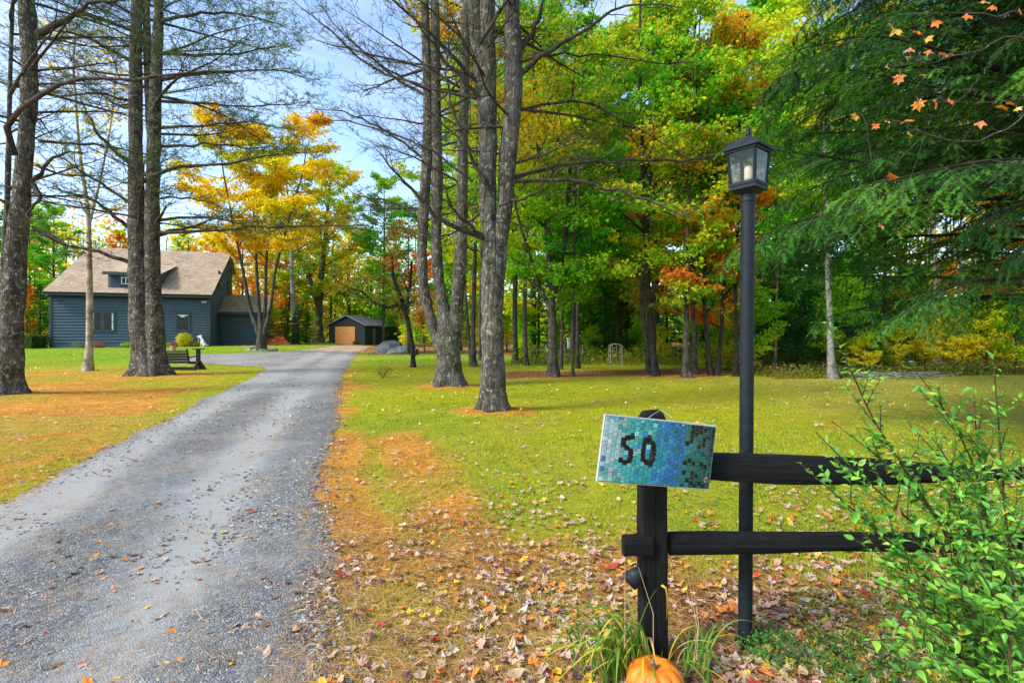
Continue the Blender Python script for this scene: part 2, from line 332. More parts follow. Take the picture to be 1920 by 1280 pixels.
smooth_ = np.clip(rut + .55 * sstep((DY - 8) / 8) + .22 * wn(p2, .9, 4), 0, 1); rimm = 1 - sstep(edge / .07) + 0 * DY
farleaf = sstep((DY - 33) / 5)
dcol = np.stack([smooth_, np.clip(rimm + 0 * smooth_, 0, 1), np.clip(farleaf, 0, 1)], -1).reshape(-1, 3)
m, t, b = newmat('gravel_drive', .9, .2); vv = coords(t); at = attr(t); sp = N(t, 'ShaderNodeSeparateColor'); L(t, at, sp.inputs[0])
dist_ = N(t, 'ShaderNodeVectorMath', operation='MULTIPLY_ADD'); nn9 = N(t, 'ShaderNodeTexNoise'); nn9.inputs['Scale'].default_value = 14; L(t, vv, nn9.inputs['Vector']); L(t, nn9.outputs['Color'], dist_.inputs[0]); dist_.inputs[1].default_value = (.05, .05, .05); L(t, vv, dist_.inputs[2]); vraw = vv; vv = dist_.outputs[0]
vo = N(t, 'ShaderNodeTexVoronoi'); vo.inputs['Scale'].default_value = 74; vo.inputs['Randomness'].default_value = 1; L(t, vv, vo.inputs['Vector'])
vb = N(t, 'ShaderNodeTexVoronoi', feature='DISTANCE_TO_EDGE'); vb.inputs['Scale'].default_value = 74; L(t, vv, vb.inputs['Vector']); vv = vraw
n1 = noise(t, vv, 1.1, 6, .65); n2 = noise(t, vv, 9, 6, .7); n3 = noise(t, vv, 220, 3, .6)
stone = ramp(t, vo.outputs['Color'], [(.0, (.045, .048, .05)), (.35, (.12, .126, .128)), (.7, (.24, .245, .24)), (1, (.46, .46, .44))])
stone = mix(t, 1.0, stone, ramp(t, vb.outputs['Distance'], [(0, .35), (.12, 1.0)]), 'MULTIPLY')
fine = ramp(t, n3, [(.3, (.18, .18, .172)), (.5, (.30, .298, .283)), (.7, (.44, .435, .41))])
fac = math_(t, 'ADD', sp.outputs[0], math_(t, 'MULTIPLY', math_(t, 'SUBTRACT', n2, .5), 1.1), True)
fac = math_(t, 'ADD', fac, math_(t, 'ADD', .08, math_(t, 'MULTIPLY', math_(t, 'SUBTRACT', n1, .5), 1.5)), True)
c = mix(t, fac, stone, fine); dirt = ramp(t, n2, [(.35, (.16, .12, .08)), (.65, (.38, .27, .16))])
dm = math_(t, 'MULTIPLY', ramp(t, noise(t, vv, 1.7, 8, .75), [(.47, 0.0), (.66, 1.0)]), .5); c = mix(t, dm, c, dirt)
rm = ramp(t, math_(t, 'ADD', math_(t, 'MULTIPLY', sp.outputs[1], .7), math_(t, 'MULTIPLY', n2, .75)), [(.62, 0.0), (.95, 1.0)])
c = mix(t, math_(t, 'MULTIPLY', rm, .6), c, dirt)
lfm = math_(t, 'MULTIPLY', sp.outputs[2], ramp(t, noise(t, vv, 3.5, 6, .75), [(.42, 0.0), (.55, .9)]))
c = mix(t, lfm, c, ramp(t, noise(t, vv, 11, 5), [(.35, (.42, .2, .07)), (.65, (.62, .42, .22))]))
L(t, c, b.inputs['Base Color'])
hh = math_(t, 'ADD', math_(t, 'MULTIPLY', vb.outputs['Distance'], math_(t, 'SUBTRACT', 1.3, fac)), math_(t, 'MULTIPLY', n3, .25)); bump(t, b, hh, .7, .022)
d_ = MB(); d_.add(V, Fa, dcol); structure(d_.build('driveway', m, smooth=True))
def dz(X, Y): return gz(X, Y) + .012

# ------------------------------------------------------------------ loose stones
rng = RNG(5)
def sampleY(n, y0, y1, pw=1.6): u = rng.random(n); a = 1 - pw; return (y0 ** a + u * (y1 ** a - y0 ** a)) ** (1 / a)
n = 38000; Y = sampleY(n, 1.9, 15, 1.9); w_ = XR(Y) - XL(Y); u = rng.random(n); X = XL(Y) + u * w_
side = rng.random(n) < .45; X[side] = XR(Y[side]) + rng.normal(-.28, .22, side.sum())
wp = X - XR(Y); rt = np.exp(-((wp + .95) / .3) ** 2) + np.exp(-((wp + 2.45) / .33) ** 2); keep = (rng.random(n) > .78 * rt) & (X < XR(Y) + .3) & (np.abs(X) < Y * 1.15 + .8)
X, Y = X[keep], Y[keep]; n = len(X)
O = np.array([[1, 0, 0], [0, 1, 0], [-1, 0, 0], [0, -1, 0], [0, 0, .6], [.0, .0, -.6]]); OF = np.array([[0, 1, 4], [1, 2, 4], [2, 3, 4], [3, 0, 4], [1, 0, 5], [2, 1, 5], [3, 2, 5], [0, 3, 5]])
sz = np.minimum(rng.lognormal(math.log(.0058), .5, n), .0145) * (1 + .13 * np.maximum(Y - 3, 0)); a = rng.uniform(0, 6.28, n); st = np.stack([rng.uniform(.8, 1.6, n), rng.uniform(.6, 1.1, n), rng.uniform(.5, 1.0, n)], -1)
Vs = O[None] * st[:, None] * (1 + rng.normal(0, .18, (n, 6, 1))); ca, sa = np.cos(a)[:, None], np.sin(a)[:, None]
Vr = np.stack([Vs[..., 0] * ca - Vs[..., 1] * sa, Vs[..., 0] * sa + Vs[..., 1] * ca, Vs[..., 2] + .25 * Vs[..., 0]], -1) * sz[:, None, None]
Vr += np.stack([X, Y, dz(X, Y) + sz * .25], -1)[:, None]
gcol = np.array([.075, .08, .08]) + rng.random((n, 1)) ** 2.0 * np.array([.34, .34, .32]); gcol = gcol * (1 + rng.normal(0, .04, (n, 3)))
m, t, b = newmat('loose_stone', .8, .3); L(t, attr(t), b.inputs['Base Color'])
g = MB(); g.add(Vr.reshape(-1, 3), (OF[None] + 6 * np.arange(n)[:, None, None]).reshape(-1, 3), rep(np.clip(gcol, .02, .6), 6))
o = g.build('gravel', m, stuff=True); o['label'] = 'loose grey crushed stones scattered over the driveway'; o['category'] = 'gravel'

# ------------------------------------------------------------------ grass blades
def scatter(n, y0, y1, spread=1.12, pw=1.7):
    Y = sampleY(n, y0, y1, pw); X = rng.uniform(-1, 1, n) * (Y * spread + 1.0); return X, Y
def blades(n, y0, y1, h0, w0, pw, seed):
    X, Y = scatter(n, y0, y1, 1.12, pw); a, lf, lu, dr = gmask(X, Y); p = np.stack([X, Y], -1)
    k = ~on_drive(X, Y, -.03) & (rng.random(n) > np.clip((a - .3) * 1.9, 0, .93)) & (rng.random(n) > np.clip((lf - .3) * 1.8, 0, .9)) & ((wn(p, 2.6, seed) > -.75) | (Y > 6))
    X, Y = X[k], Y[k]; n = len(X); k_ = 1 + .10 * np.maximum(Y - 2.5, 0)
    h = h0 * rng.uniform(.4, 1.35, n) * np.clip(1 + .7 * wn(np.stack([X, Y], -1), 2.2, 41), .45, 2.2) * (1 + .035 * np.maximum(Y - 4, 0)); w_ = w0 * k_ * rng.uniform(.7, 1.3, n)
    az = rng.uniform(0, 6.28, n); ln = rng.uniform(.2, 1.0, n) * h; s = np.stack([np.cos(az + 1.57), np.sin(az + 1.57), az * 0], -1); d = np.stack([np.cos(az), np.sin(az), az * 0], -1)
    base = np.stack([X, Y, gz(X, Y) - .003], -1); mid = base + d * ln[:, None] * .3 + np.array([0, 0, 1]) * (h * .6)[:, None]
    tip = base + d * ln[:, None] + np.array([0, 0, 1]) * h[:, None] * .95
    V = np.stack([base - s * w_[:, None] * .5, base + s * w_[:, None] * .5, mid + s * w_[:, None] * .35, tip, mid - s * w_[:, None] * .35], 1)
    c = gcolor(X, Y); gr = C_lawn * .5 + C_lush * .6; c = np.where((rng.random(n) < .6)[:, None], c, gr); c = c * (1 + rng.normal(0, .3, (n, 1))); c = np.clip(c * np.array([1, 1.04, 1]), .005, .8)
    G = MB(); idx = np.arange(n)[:, None] * 5
    G.add(V.reshape(-1, 3), np.concatenate([idx + np.array([[0, 1, 2]]), idx + np.array([[0, 2, 4]]), idx + np.array([[4, 2, 3]])], 1).reshape(-1, 3), rep(c, 5)); return G
G = blades(230000, 2.0, 26, .030, .0042, 1.6, 2)
G2 = blades(26000, 2.0, 14, .062, .0052, 1.7, 7); keepc = None
for a_, b_, c_ in zip(G2.V, G2.Ft, G2.C):
    nb_ = len(a_) // 5; q_ = wn(a_[::5, :2], 1.5, 51) + .6 * wn(a_[::5, :2], 4.0, 52) > .55; vi = np.repeat(q_, 5); a5 = a_[vi]; n5 = len(a5) // 5; i5 = np.arange(n5)[:, None] * 5
    G.add(a5, np.concatenate([i5 + np.array([[0, 1, 2]]), i5 + np.array([[0, 2, 4]]), i5 + np.array([[4, 2, 3]])], 1).reshape(-1, 3), c_[vi] * np.array([.62, .85, .9]))
o = G.build('grass', M_grass, stuff=True); o['label'] = 'short yellow green lawn grass'; o['category'] = 'grass'
# ------------------------------------------------------------------ pine straw
n = 130000; X, Y = scatter(n, 1.9, 20, 1.12, 1.8); a, lf, lu, dr = gmask(X, Y); od = on_drive(X, Y, -.02)
dd = np.minimum(XR(Y) - X, X - XL(Y)); pk = np.where(od, np.where(dd < .22, .5, .03 + .1 * (wn(np.stack([X, Y], -1), 1.8, 4) > .62)), np.clip((a - .22) * 2, .04, 1)); k = rng.random(n) < pk
X, Y = X[k], Y[k]; n = len(X); az = rng.uniform(0, 6.28, n); ln = rng.uniform(.05, .11, n) * (1 + .05 * np.maximum(Y - 4, 0)); ww = .0016 * (1 + .28 * np.maximum(Y - 2, 0))
d = np.stack([np.cos(az), np.sin(az), rng.normal(0, .12, n)], -1); s = np.stack([-np.sin(az), np.cos(az), rng.normal(0, .5, n)], -1)
c0 = np.stack([X, Y, gz(X, Y) + rng.uniform(.003, .022, n) + .012 * on_drive(X, Y)], -1)
bend = s * (rng.normal(0, .14, n) * ln)[:, None]
V = np.stack([c0 - d * ln[:, None] / 2 - s * ww[:, None] / 2, c0 - d * ln[:, None] / 2 + s * ww[:, None] / 2, c0 + bend + s * ww[:, None] / 2, c0 + d * ln[:, None] / 2, c0 + bend - s * ww[:, None] / 2], 1)
cc = np.array([[.62, .30, .06], [.50, .26, .09], [.66, .38, .12], [.32, .17, .08], [.68, .46, .2]])[rng.integers(0, 5, n)] * (1 + rng.normal(0, .15, (n, 1)))
nearf = sstep((5 - Y) / 2.5)[:, None] * .3; cc = cc * (1 - nearf) + np.array([.36, .25, .15]) * nearf
idx = np.arange(n)[:, None] * 5; G = MB(); G.add(V.reshape(-1, 3), np.concatenate([idx + np.array([[0, 1, 2]]), idx + np.array([[0, 2, 4]]), idx + np.array([[4, 2, 3]])], 1).reshape(-1, 3), rep(np.clip(cc, .02, .8), 5))
o = G.build('pine_straw', M_dryA, stuff=True); o['label'] = 'fallen orange and brown pine needles over the ground'; o['category'] = 'pine needles'
# ------------------------------------------------------------------ clover and moss patches (low green leaves)
n = 60000; X, Y = scatter(n, 1.9, 6.5, 1.05, 1.6); p = np.stack([X, Y], -1); q = wn(p, 1.0, 11) + .5 * wn(p, 3.2, 12) + .5 * sstep((X - 1.0) / .8) * sstep((3.0 - Y) / .7)
k = (q > .42) & ~on_drive(X, Y, .25) & (X > -1.5); X, Y = X[k], Y[k]; n = len(X); s_ = rng.uniform(.007, .016, n)
c0 = np.stack([X, Y, gz(X, Y) + rng.uniform(.005, .045, n) * (1 + .6 * (X > 1.2))], -1); nr = rng.normal(0, .45, (n, 3)) + [0, 0, 1]
V, Fa = leafquads(c0, nr, rng.normal(0, 1, (n, 3)), s_ * 1.5, s_); cc = pal(c0, [(.05, .16, .02), (.12, .27, .03), (.25, .36, .03)], rng, .8, .3)
cc[Y > 0] = cc; G = MB(); G.add(V, Fa, rep(cc, 4)); o = G.build('clover', M_grass, stuff=True); o['label'] = 'low clover and moss leaves in patches'; o['category'] = 'ground cover'

# ------------------------------------------------------------------ fallen leaves: maple outlines
def maple_outline(r, lobes=5, sharp=.42):
    pts = []
    if lobes == 5:
        A = [-90, -50, -22, 0, 22, 46, 68, 90, 112, 134, 158, 180, 202, 230]
        Rr = [.22, .55, .38, .80, .42, .85, .55, 1.0, .55, .85, .42, .80, .38, .55]
    else:
        A = [-90, -45, -10, 25, 55, 75, 90, 105, 125, 155, 190, 225]; Rr = [.30, .48, .50, .82, .50, .62, 1.0, .62, .50, .82, .50, .48]
    for a_, q in zip(A, Rr): pts.append((q * cos(radians(a_)) * (1 + r.normal(0, .06)), q * sin(radians(a_)) * (1 + r.normal(0, .06))))
    return np.array(pts)
def oval_outline(r): return np.array([(.0, -1), (.3, -.6), (.46, -.1), (.4, .35), (.18, .75), (0, 1.1), (-.18, .75), (-.4, .35), (-.46, -.1), (-.3, -.6)]) * (1 + r.normal(0, .04, (10, 1)))
def leaf_mesh_arrays(r, kind=None):
    kind = r.integers(0, 3) if kind is None else kind
    o = maple_outline(r, 5) if kind == 0 else maple_outline(r, 3) if kind == 1 else oval_outline(r); n = len(o)
    curl = r.uniform(.15, 1.1); cup = r.uniform(-.2, .45); ax = r.uniform(0, 3.14); q = o[:, 0] * cos(ax) + o[:, 1] * sin(ax)
    z = curl * q ** 2 * .6 + cup * (o ** 2).sum(1) * .5 + r.normal(0, .09, n); V = np.concatenate([np.c_[o * (1 - .12 * np.abs(z))[:, None], z], [[0, -.1, 0]]])
    z0 = V[:, 2].min(); V[:, 2] -= z0
    Fa = np.array([[i, (i + 1) % n, n] for i in range(n)]); V = np.concatenate([V, [[.02, -.25, V[n, 2]], [-.02, -.25, V[n, 2]], [r.uniform(-.2, .2), -1.05, .1 + r.uniform(0, .15)]]])
    Fa = np.concatenate([Fa, [[n + 1, n + 2, n + 3]]]); C = np.ones((len(V), 3)) * .98; C[n] = (.72, .66, .6); C[n + 1:] = (.55, .5, .4); return V, Fa, C
rl = RNG(91); LM = [leaf_mesh_arrays(rl, k_ % 3) for k_ in range(14)]; LKIND = [('many lobed', 'three lobed', 'narrow oval')[k_ % 3] for k_ in range(14)]
LCOL = {'pale tan': (.56, .40, .24), 'faded pink': (.54, .33, .26), 'dull purple': (.17, .085, .11), 'orange': (.74, .27, .05), 'red': (.52, .06, .035), 'yellow': (.78, .52, .05), 'brown': (.30, .15, .07), 'greyish white': (.58, .49, .43)}
LK = list(LCOL); LP = np.array([.29, .17, .08, .11, .035, .035, .17, .11])
def leaf_zone(X, Y): return 'drive' if on_drive(X, Y, .05) else 'strip' if X < .6 else 'fence' if Y < 4.6 else 'lawn'
ZT = {'drive': 'lying on the grey gravel of the driveway', 'strip': 'lying on the pine straw between driveway and fence post', 'fence': 'lying on the ground round the split rail fence', 'lawn': 'lying on the mown lawn beyond the fence'}
# all leaf positions; the nearest 300 in view become things, the others one mass
n = 19000; X, Y = scatter(n, 1.95, 24, 1.1, 2.05); od = on_drive(X, Y)
den = np.where(od, .2 + .25 * (Y > 25), np.where(X > -.9, .7 + .45 * sstep((X - 0) / 1.2) * sstep((6 - Y) / 2), .3)) * np.where((Y > 6.5) & ~od & (X > XR(Y) + 1), .45, 1)
den = den * np.clip(.75 + .75 * wn(np.stack([X, Y], -1), 1.7, 31), .2, 1.4); lfb = gmask(X, Y)[1]; den = np.maximum(den, (lfb > .5) * (Y > 10) * 1.0); k = rng.random(n) < den; X, Y = X[k], Y[k]
pxy = CX + F * X / Y; pyy = HY + F * CH / Y; vis = (pxy > -10) & (pxy < 1930) & (pyy < 1300); order = np.argsort(Y + 100 * (~vis)); X, Y = X[order], Y[order]; vis = vis[order]
nn_ = 300; lmesh = []
for V, Fa, C in LM:
    g = MB(); g.add(V, Fa, C); lmesh.append(g.mesh('fallen_leaf', M_dry))
for q in range(nn_):
    ci = rng.choice(8, p=LP); mi = int(rng.integers(0, 14)); o = bpy.data.objects.new('fallen_leaf', lmesh[mi]); COL.objects.link(o)
    x, y = X[q], Y[q]; s_ = rng.uniform(.019, .042) * (1.1 if mi % 3 else 1); zt = leaf_zone(x, y)
    o.location = (x, y, float(gz(x, y)) + (.016 if zt == 'drive' else rng.uniform(.012, .03))); o.scale = (s_,) * 3; o.rotation_euler = (rng.normal(0, .22), rng.normal(0, .22), rng.uniform(0, 6.28))
    cc = np.array(LCOL[LK[ci]]) * rng.uniform(.8, 1.2); o.color = (*np.clip(cc, 0, .95), 1)
    px_, py_ = CX + F * x / y, HY + F * (CH - float(gz(x, y))) / y; kd = LKIND[mi]
    if zt == 'drive': w2 = ('at its far left' if px_ < 200 else 'near its middle' if px_ < 400 else 'near its right edge'); w2 = 'on the driveway ' + w2
    elif zt == 'strip': w2 = 'on pine straw right beside the driveway' if px_ < 760 else 'midway between driveway and post' if px_ < 1000 else 'just left of the fence post'
    elif zt == 'fence': w2 = 'between fence post and lamp post' if px_ < 1400 else 'right of the lamp post foot' if px_ < 1600 else 'beneath the leafy shrub'
    else: w2 = 'on the grass behind the fence'
    w3 = ', nearest' if py_ > 1190 else ', farther off' if py_ < 1060 else ''
    tag(o, f'{LK[ci]} {kd} fallen leaf {w2}{w3}', 'leaf', f'fallen leaves {ZT[zt]}')
X, Y = X[nn_:], Y[nn_:]; G = MB(); n = len(X); typ = rng.integers(0, 14, n)
for mi in range(14):
    k = typ == mi; x, y = X[k], Y[k]; V, Fa, C = LM[mi]; nk = len(x)
    if nk == 0: continue
    s_ = rng.uniform(.019, .040, nk) * (1 + .03 * np.maximum(y - 5, 0)); a = rng.uniform(0, 6.28, nk); ca, sa = np.cos(a)[:, None], np.sin(a)[:, None]; tl = rng.normal(0, .2, (nk, 2, 1))
    W = np.stack([V[None, :, 0] * ca - V[None, :, 1] * sa, V[None, :, 0] * sa + V[None, :, 1] * ca, V[None, :, 2] + tl[:, 0] * V[None, :, 0] + tl[:, 1] * V[None, :, 1] + .25], -1) * s_[:, None, None] + np.stack([x, y, gz(x, y) + .012], -1)[:, None]
    cl = np.array([LCOL[LK[c_]] for c_ in rng.choice(8, p=LP, size=nk)]) * rng.uniform(.8, 1.2, (nk, 1)); lfm = (gmask(x, y)[1] > .45) & (y > 12); cl[lfm] = np.array([[.42, .16, .07], [.5, .26, .13], [.24, .09, .05]])[rng.integers(0, 3, lfm.sum())]
    G.add(W.reshape(-1, 3), (Fa[None] + len(V) * np.arange(nk)[:, None, None]).reshape(-1, 3), (cl[:, None] * C[None]).reshape(-1, 3))
# small far specks of leaf on lawns and driveway
n = 34000; X = rng.uniform(-30, 30, n); Y = rng.uniform(8, 48, n); od = on_drive(X, Y); lfb = gmask(X, Y)[1]; k = (np.abs(X) < Y * 1.1) & (rng.random(n) < np.where(od, np.where(Y > 34, .95, .1), np.where(lfb > .5, 1, .30))); X, Y = X[k], Y[k]; n = len(X)
c0 = np.stack([X, Y, gz(X, Y) + .03], -1); s_ = rng.uniform(.035, .085, n) * (1 + .008 * Y); V, Fa = leafquads(c0, rng.normal(0, .3, (n, 3)) + [0, 0, 1], rng.normal(0, 1, (n, 3)), s_, s_ * .8)
cl = np.array([(.7, .5, .1), (.66, .34, .08), (.6, .45, .28), (.45, .18, .07), (.75, .62, .2)])[rng.integers(0, 5, n)] * rng.uniform(.75, 1.2, (n, 1)); lfb = gmask(X, Y)[1] > .5; k2 = lfb & (X > -2); cl[k2] = np.array([[.42, .16, .07], [.5, .26, .13], [.24, .09, .05]])[rng.integers(0, 3, k2.sum())]
G.add(V, Fa, rep(cl, 4)); o = G.build('leaf_litter', M_dryA, stuff=True); o['label'] = 'small fallen leaves strewn over lawn and woodland floor'; o['category'] = 'leaf litter'
# ================================================================== trees
def resample(P_, R_, n):
    P_ = np.array(P_, float); R_ = np.array(R_, float); k = len(P_)
    d = np.r_[0, np.cumsum(np.linalg.norm(np.diff(P_, axis=0), axis=1))]; q = np.linspace(0, d[-1], n)
    Pd = np.concatenate([[2 * P_[0] - P_[1]], P_, [2 * P_[-1] - P_[-2]]]); i = np.clip(np.searchsorted(d, q, 'right') - 1, 0, k - 2); t = ((q - d[i]) / (d[i + 1] - d[i]))[:, None]
    a, b, c, e = Pd[i], Pd[i + 1], Pd[i + 2], Pd[i + 3]
    out = .5 * ((2 * b) + (c - a) * t + (2 * a - 5 * b + 4 * c - e) * t ** 2 + (3 * b - a - 3 * c + e) * t ** 3)
    return out, np.interp(q, d, R_)
def trunk_mesh(G, path, rad, S=16, flare=.5, fh=.45, rough=.07, seed=0, ground=True):
    V, Fa = tubes(path[None], rad[None], S); n = len(path); V = V.reshape(n, S, 3); c = path[:, None]; off = V - c
    an = np.arange(S) / S * 2 * pi; zz = path[:, 2] - path[0, 2]
    k = 1 + rough * wn(V, 2.2, seed) + rough * .8 * wn(V * [1, 1, .35], 7, seed + 1)
    if ground:
        fl = np.exp(-(zz / fh))[:, None]; k = k + flare * fl * (1 + .45 * np.cos(an * 5 + seed)[None] + .3 * np.cos(an * 3 + 2 * seed)[None])
    V = c + off * k[..., None]; G.add(V.reshape(-1, 3), Fa)
def px_stem(pts, Y, H=None, n=30, dy=None, base_r=None):
    """pts: (x, y, width_px[, depth offset]); continued upward to height H"""
    P_, R_ = [], []
    for q in pts:
        y_ = Y + (q[3] if len(q) > 3 else 0); P_.append(PX(q[0], q[1], y_)); R_.append(q[2] / 2 / F * y_ * math.cos(math.atan((q[0] - CX) / F)))
    if H and P_[-1][2] < H - .5:
        d = norm(P_[-1] - P_[-2]); d = norm(d * [.6, .6, 1]); l = H - P_[-1][2]
        P_.append(P_[-1] + d * l * .5); R_.append(R_[-1] * .62); P_.append(P_[-1] + d * l * .5 + np.array([.15, .1, 0])); R_.append(.02)
    return resample(P_, R_, n)
def crown_leaves(G, c, rng, k, sp, size, palette, f=.35, jit=.2, seed=0.0, flat=.45, val=.16, asp=.78):
    c = rep(c, k); M = len(c); c = c + rng.normal(0, 1, (M, 3)) * np.array([sp, sp, sp * flat]); nr = rng.normal(0, .8, (M, 3)) + np.array([0, 0, .8])
    d = rng.normal(0, 1, (M, 3)); d[:, 2] -= .4; s = size * rng.uniform(.65, 1.3, M); V, Fa = leafquads(c, nr, d, s, s * asp, .18); G.add(V, Fa, rep(pal(c, palette, rng, f, jit, seed, val), 4))
def decid(stems, rng, h0, spread, nl, leaf=.14, k=5, palette=None, sub=7, tw=6, up=.05, ang=1.05, seed=0.0, f=.35, jit=.2, S=14, flare=.45, low=.6, top=.35, den=1.0, ground=True):
    """stems: list of (path, radii). Returns trunk faces and crown faces."""
    T, C = MB(), MB()
    for si, (pa, ra) in enumerate(stems):
        trunk_mesh(T, pa, ra, S, flare, max(.25, ra[0] * 1.4), .06, seed + si, ground and pa[0, 2] < stems[0][0][0, 2] + .5)
        H = pa[-1, 2] - pa[0, 2]; zf = (h0 - pa[0, 2]) / max(H, .1); zf = min(max(zf, .02), .9)
        p, d, fr, r = spawn(pa[None], ra[None], nl, zf, .97, ang, rng, aj=.22); q = (fr - zf) / (1 - zf)
        env = np.interp(q, [0, .12, .4, .8, 1], [low, .85, 1, .62, top]); Ln = spread * env * rng.uniform(.7, 1.2, len(q))
        L1 = grow(p, d, Ln, 8, rng, .11, up); R1 = taper(len(p), 8, np.minimum(r * .55, .012 + Ln * .016), .006); v, fa = tubes(L1, R1, 5); T.add(v, fa)
        p, d, fr, r = spawn(L1, R1, sub, .2, .97, .85, rng, planar=True, aj=.25); l2 = rep(Ln, sub) * .42 * (1.15 - fr) * rng.uniform(.6, 1.3, len(fr)) + .25
        L2 = grow(p, d, l2, 5, rng, .12, .03); R2 = taper(len(p), 5, np.minimum(r * .6, .012), .003); v, fa = tubes(L2, R2, 3); T.add(v, fa)
        p, d, fr, r = spawn(L2, R2, tw, .15, .98, .8, rng, planar=True, aj=.3); l3 = rng.uniform(.15, .5, len(p)) * (spread / 2.8) ** .5; L3 = grow(p, d, l3, 3, rng, .15, -.03)
        tips = L3[:, 1:].reshape(-1, 3); sel = (rng.random(len(tips)) < den) & (wn(tips, .9, seed + 3) > -.62)
        crown_leaves(C, tips[sel], rng, k, .13 * (spread / 2.8) ** .5, leaf, palette, f, jit, seed)
    return T, C
def place_tree(name, label, cat, T, C, loc, barkm, group=None, leafm=None, needle=False):
    t = thing(name, label, cat, loc, group)
    tm = T.mesh('trunk', barkm, True, loc); a = link('trunk', tm, t); cm = None
    if C is not None and C.n: cm = C.mesh('crown', leafm or M_leaf, False, loc); b_ = link('crown', cm, t, True)
    return t
P_green = [(.06, .30, .02), (.10, .42, .022), (.18, .54, .025), (.36, .62, .025), (.58, .64, .025)]
P_lime = [(.16, .48, .02), (.34, .62, .025), (.56, .68, .025), (.78, .72, .03)]
P_mixed = [(.09, .36, .02), (.14, .46, .022), (.26, .56, .025), (.40, .62, .025), (.66, .64, .025), (.88, .50, .04)]
P_yellow = [(.52, .56, .02), (.85, .68, .02), (.90, .62, .018), (.90, .50, .018)]
P_orange = [(.72, .56, .03), (.88, .46, .03), (.86, .30, .04), (.74, .20, .04)]
P_red = [(.16, .38, .03), (.45, .36, .05), (.72, .26, .05), (.70, .14, .04)]
P_dark = [(.014, .12, .03), (.035, .20, .04), (.10, .34, .04)]
P_hem = [(.012, .070, .015), (.030, .135, .020), (.060, .22, .026), (.13, .34, .03)]
P_pine = [(.08, .18, .03), (.14, .27, .04), (.22, .36, .05)]
def straight(H, r, rng, n=26, wob=.012, base=(0, 0, 0)):
    z = np.linspace(0, 1, n); w_ = np.cumsum(rng.normal(0, wob * H / n ** .5 * .8, (n, 2)), 0) * .35; w_ -= w_[0]
    return np.stack([base[0] + w_[:, 0], base[1] + w_[:, 1], base[2] + z * H], -1), r * (1 - z) ** .8 + .015

# ---- individually traced broadleaf trees at the edge of the lawn -------------------------------------------------
def traced(name, label, Y, stems, H, h0, spread, nl, palette, seed, barkm=None, leaf=.14, k=4, den=1.0, sub=8, tw=7, group='trees along the far edge of the lawn', cat='tree', **kw):
    rng = RNG(seed); st = [px_stem(s, Y, H) for s in stems]
    zg = float(gz(st[0][0][0, 0], Y))
    if Y < 18.8: h0 *= .72; nl += 4
    for p_, r_ in st:
        if p_[0, 2] < zg + .35: p_[0, 2] = zg - .05
    T, C = decid(st, rng, h0, spread, nl, leaf, k + (2 if den > .9 else 0), palette, sub, tw, seed=seed * .7, den=den, **kw)
    return place_tree(name, label, cat, T, C, (st[0][0][0, 0], Y, zg), barkm or B_maple, group)
traced('maple_tree', 'dark trunked maple forking low into spreading limbs, on the lawn edge behind the sign', 17.4, [[(1037, 704, 20), (1036, 640, 16), (1034, 560, 15), (1030, 480, 13), (1024, 400, 11), (1012, 300, 9)], [(1036, 560, 12), (1050, 500, 10), (1062, 430, 9, .3), (1068, 330, 7, .5)], [(1032, 578, 8), (1008, 530, 7), (992, 470, 6, -.3), (970, 400, 5, -.6)]], 13, 3.2, 2.9, 11, P_mixed, 11, k=4, leaf=.13)
traced('slim_tree', 'thin straight young tree with a grey trunk just right of the low forking maple', 17.3, [[(1074, 708, 6), (1073, 640, 5.5), (1075, 560, 5), (1078, 450, 4)]], 9, 4.0, 1.7, 12, P_green, 12, k=4, sub=5)
traced('slim_tree', 'slender tree with a mossy trunk behind and left of the thin straight sapling', 21, [[(1083, 689, 8), (1083, 600, 7), (1085, 480, 6)]], 13, 4, 2.4, 14, P_lime, 13, k=4, sub=6)
traced('slim_tree', 'thin dark trunked tree close on the right of the low forking maple', 20.5, [[(1052, 691, 6), (1054, 600, 5), (1050, 480, 4)]], 11, 4.5, 2.2, 12, P_green, 14, k=4, sub=6)
traced('maple_tree', 'smooth reddish grey trunked tree first to the right of the big grey pine', 24, [[(967, 682, 11), (965, 600, 9.5), (966, 500, 9), (962, 380, 8)]], 16, 4.5, 3.0, 16, P_lime, 15, k=4)
traced('slim_tree', 'grey trunked tree second to the right of the big grey pine', 22.5, [[(987, 686, 9), (984, 600, 8), (986, 480, 7), (990, 360, 6)]], 15, 4, 2.6, 15, P_mixed, 16, k=4)
traced('oak_tree', 'tall dark trunk leaning left at the lawn edge midway between sign and lamp post', 17.6, [[(1230, 704, 14), (1222, 640, 12), (1216, 560, 11), (1211, 460, 10.5), (1209, 400, 9.5), (1205, 300, 8)]], 15, 4.6, 2.9, 12, P_mixed, 17, B_dark, k=4)
traced('slim_tree', 'greyish trunk standing directly behind the tall leaning dark trunk', 18.6, [[(1218, 699, 10), (1209, 620, 9), (1204, 540, 8), (1215, 420, 6)]], 13, 4.5, 2.6, 12, P_green, 18, k=3)
traced('maple_tree', 'grey trunk with a broad foot under orange and green leaves, left of the lamp post', 17.0, [[(1288, 706, 17), (1286, 650, 11), (1287, 560, 10), (1286, 480, 8), (1290, 380, 6)]], 12, 3.0, 2.7, 13, P_mixed, 19, k=4)
traced('slim_tree', 'thin grey trunk close behind the broad footed tree left of the lamp post', 18.2, [[(1303, 698, 11), (1301, 620, 8), (1297, 520, 7), (1300, 420, 5)]], 13, 4, 2.4, 12, P_green, 20, k=3)
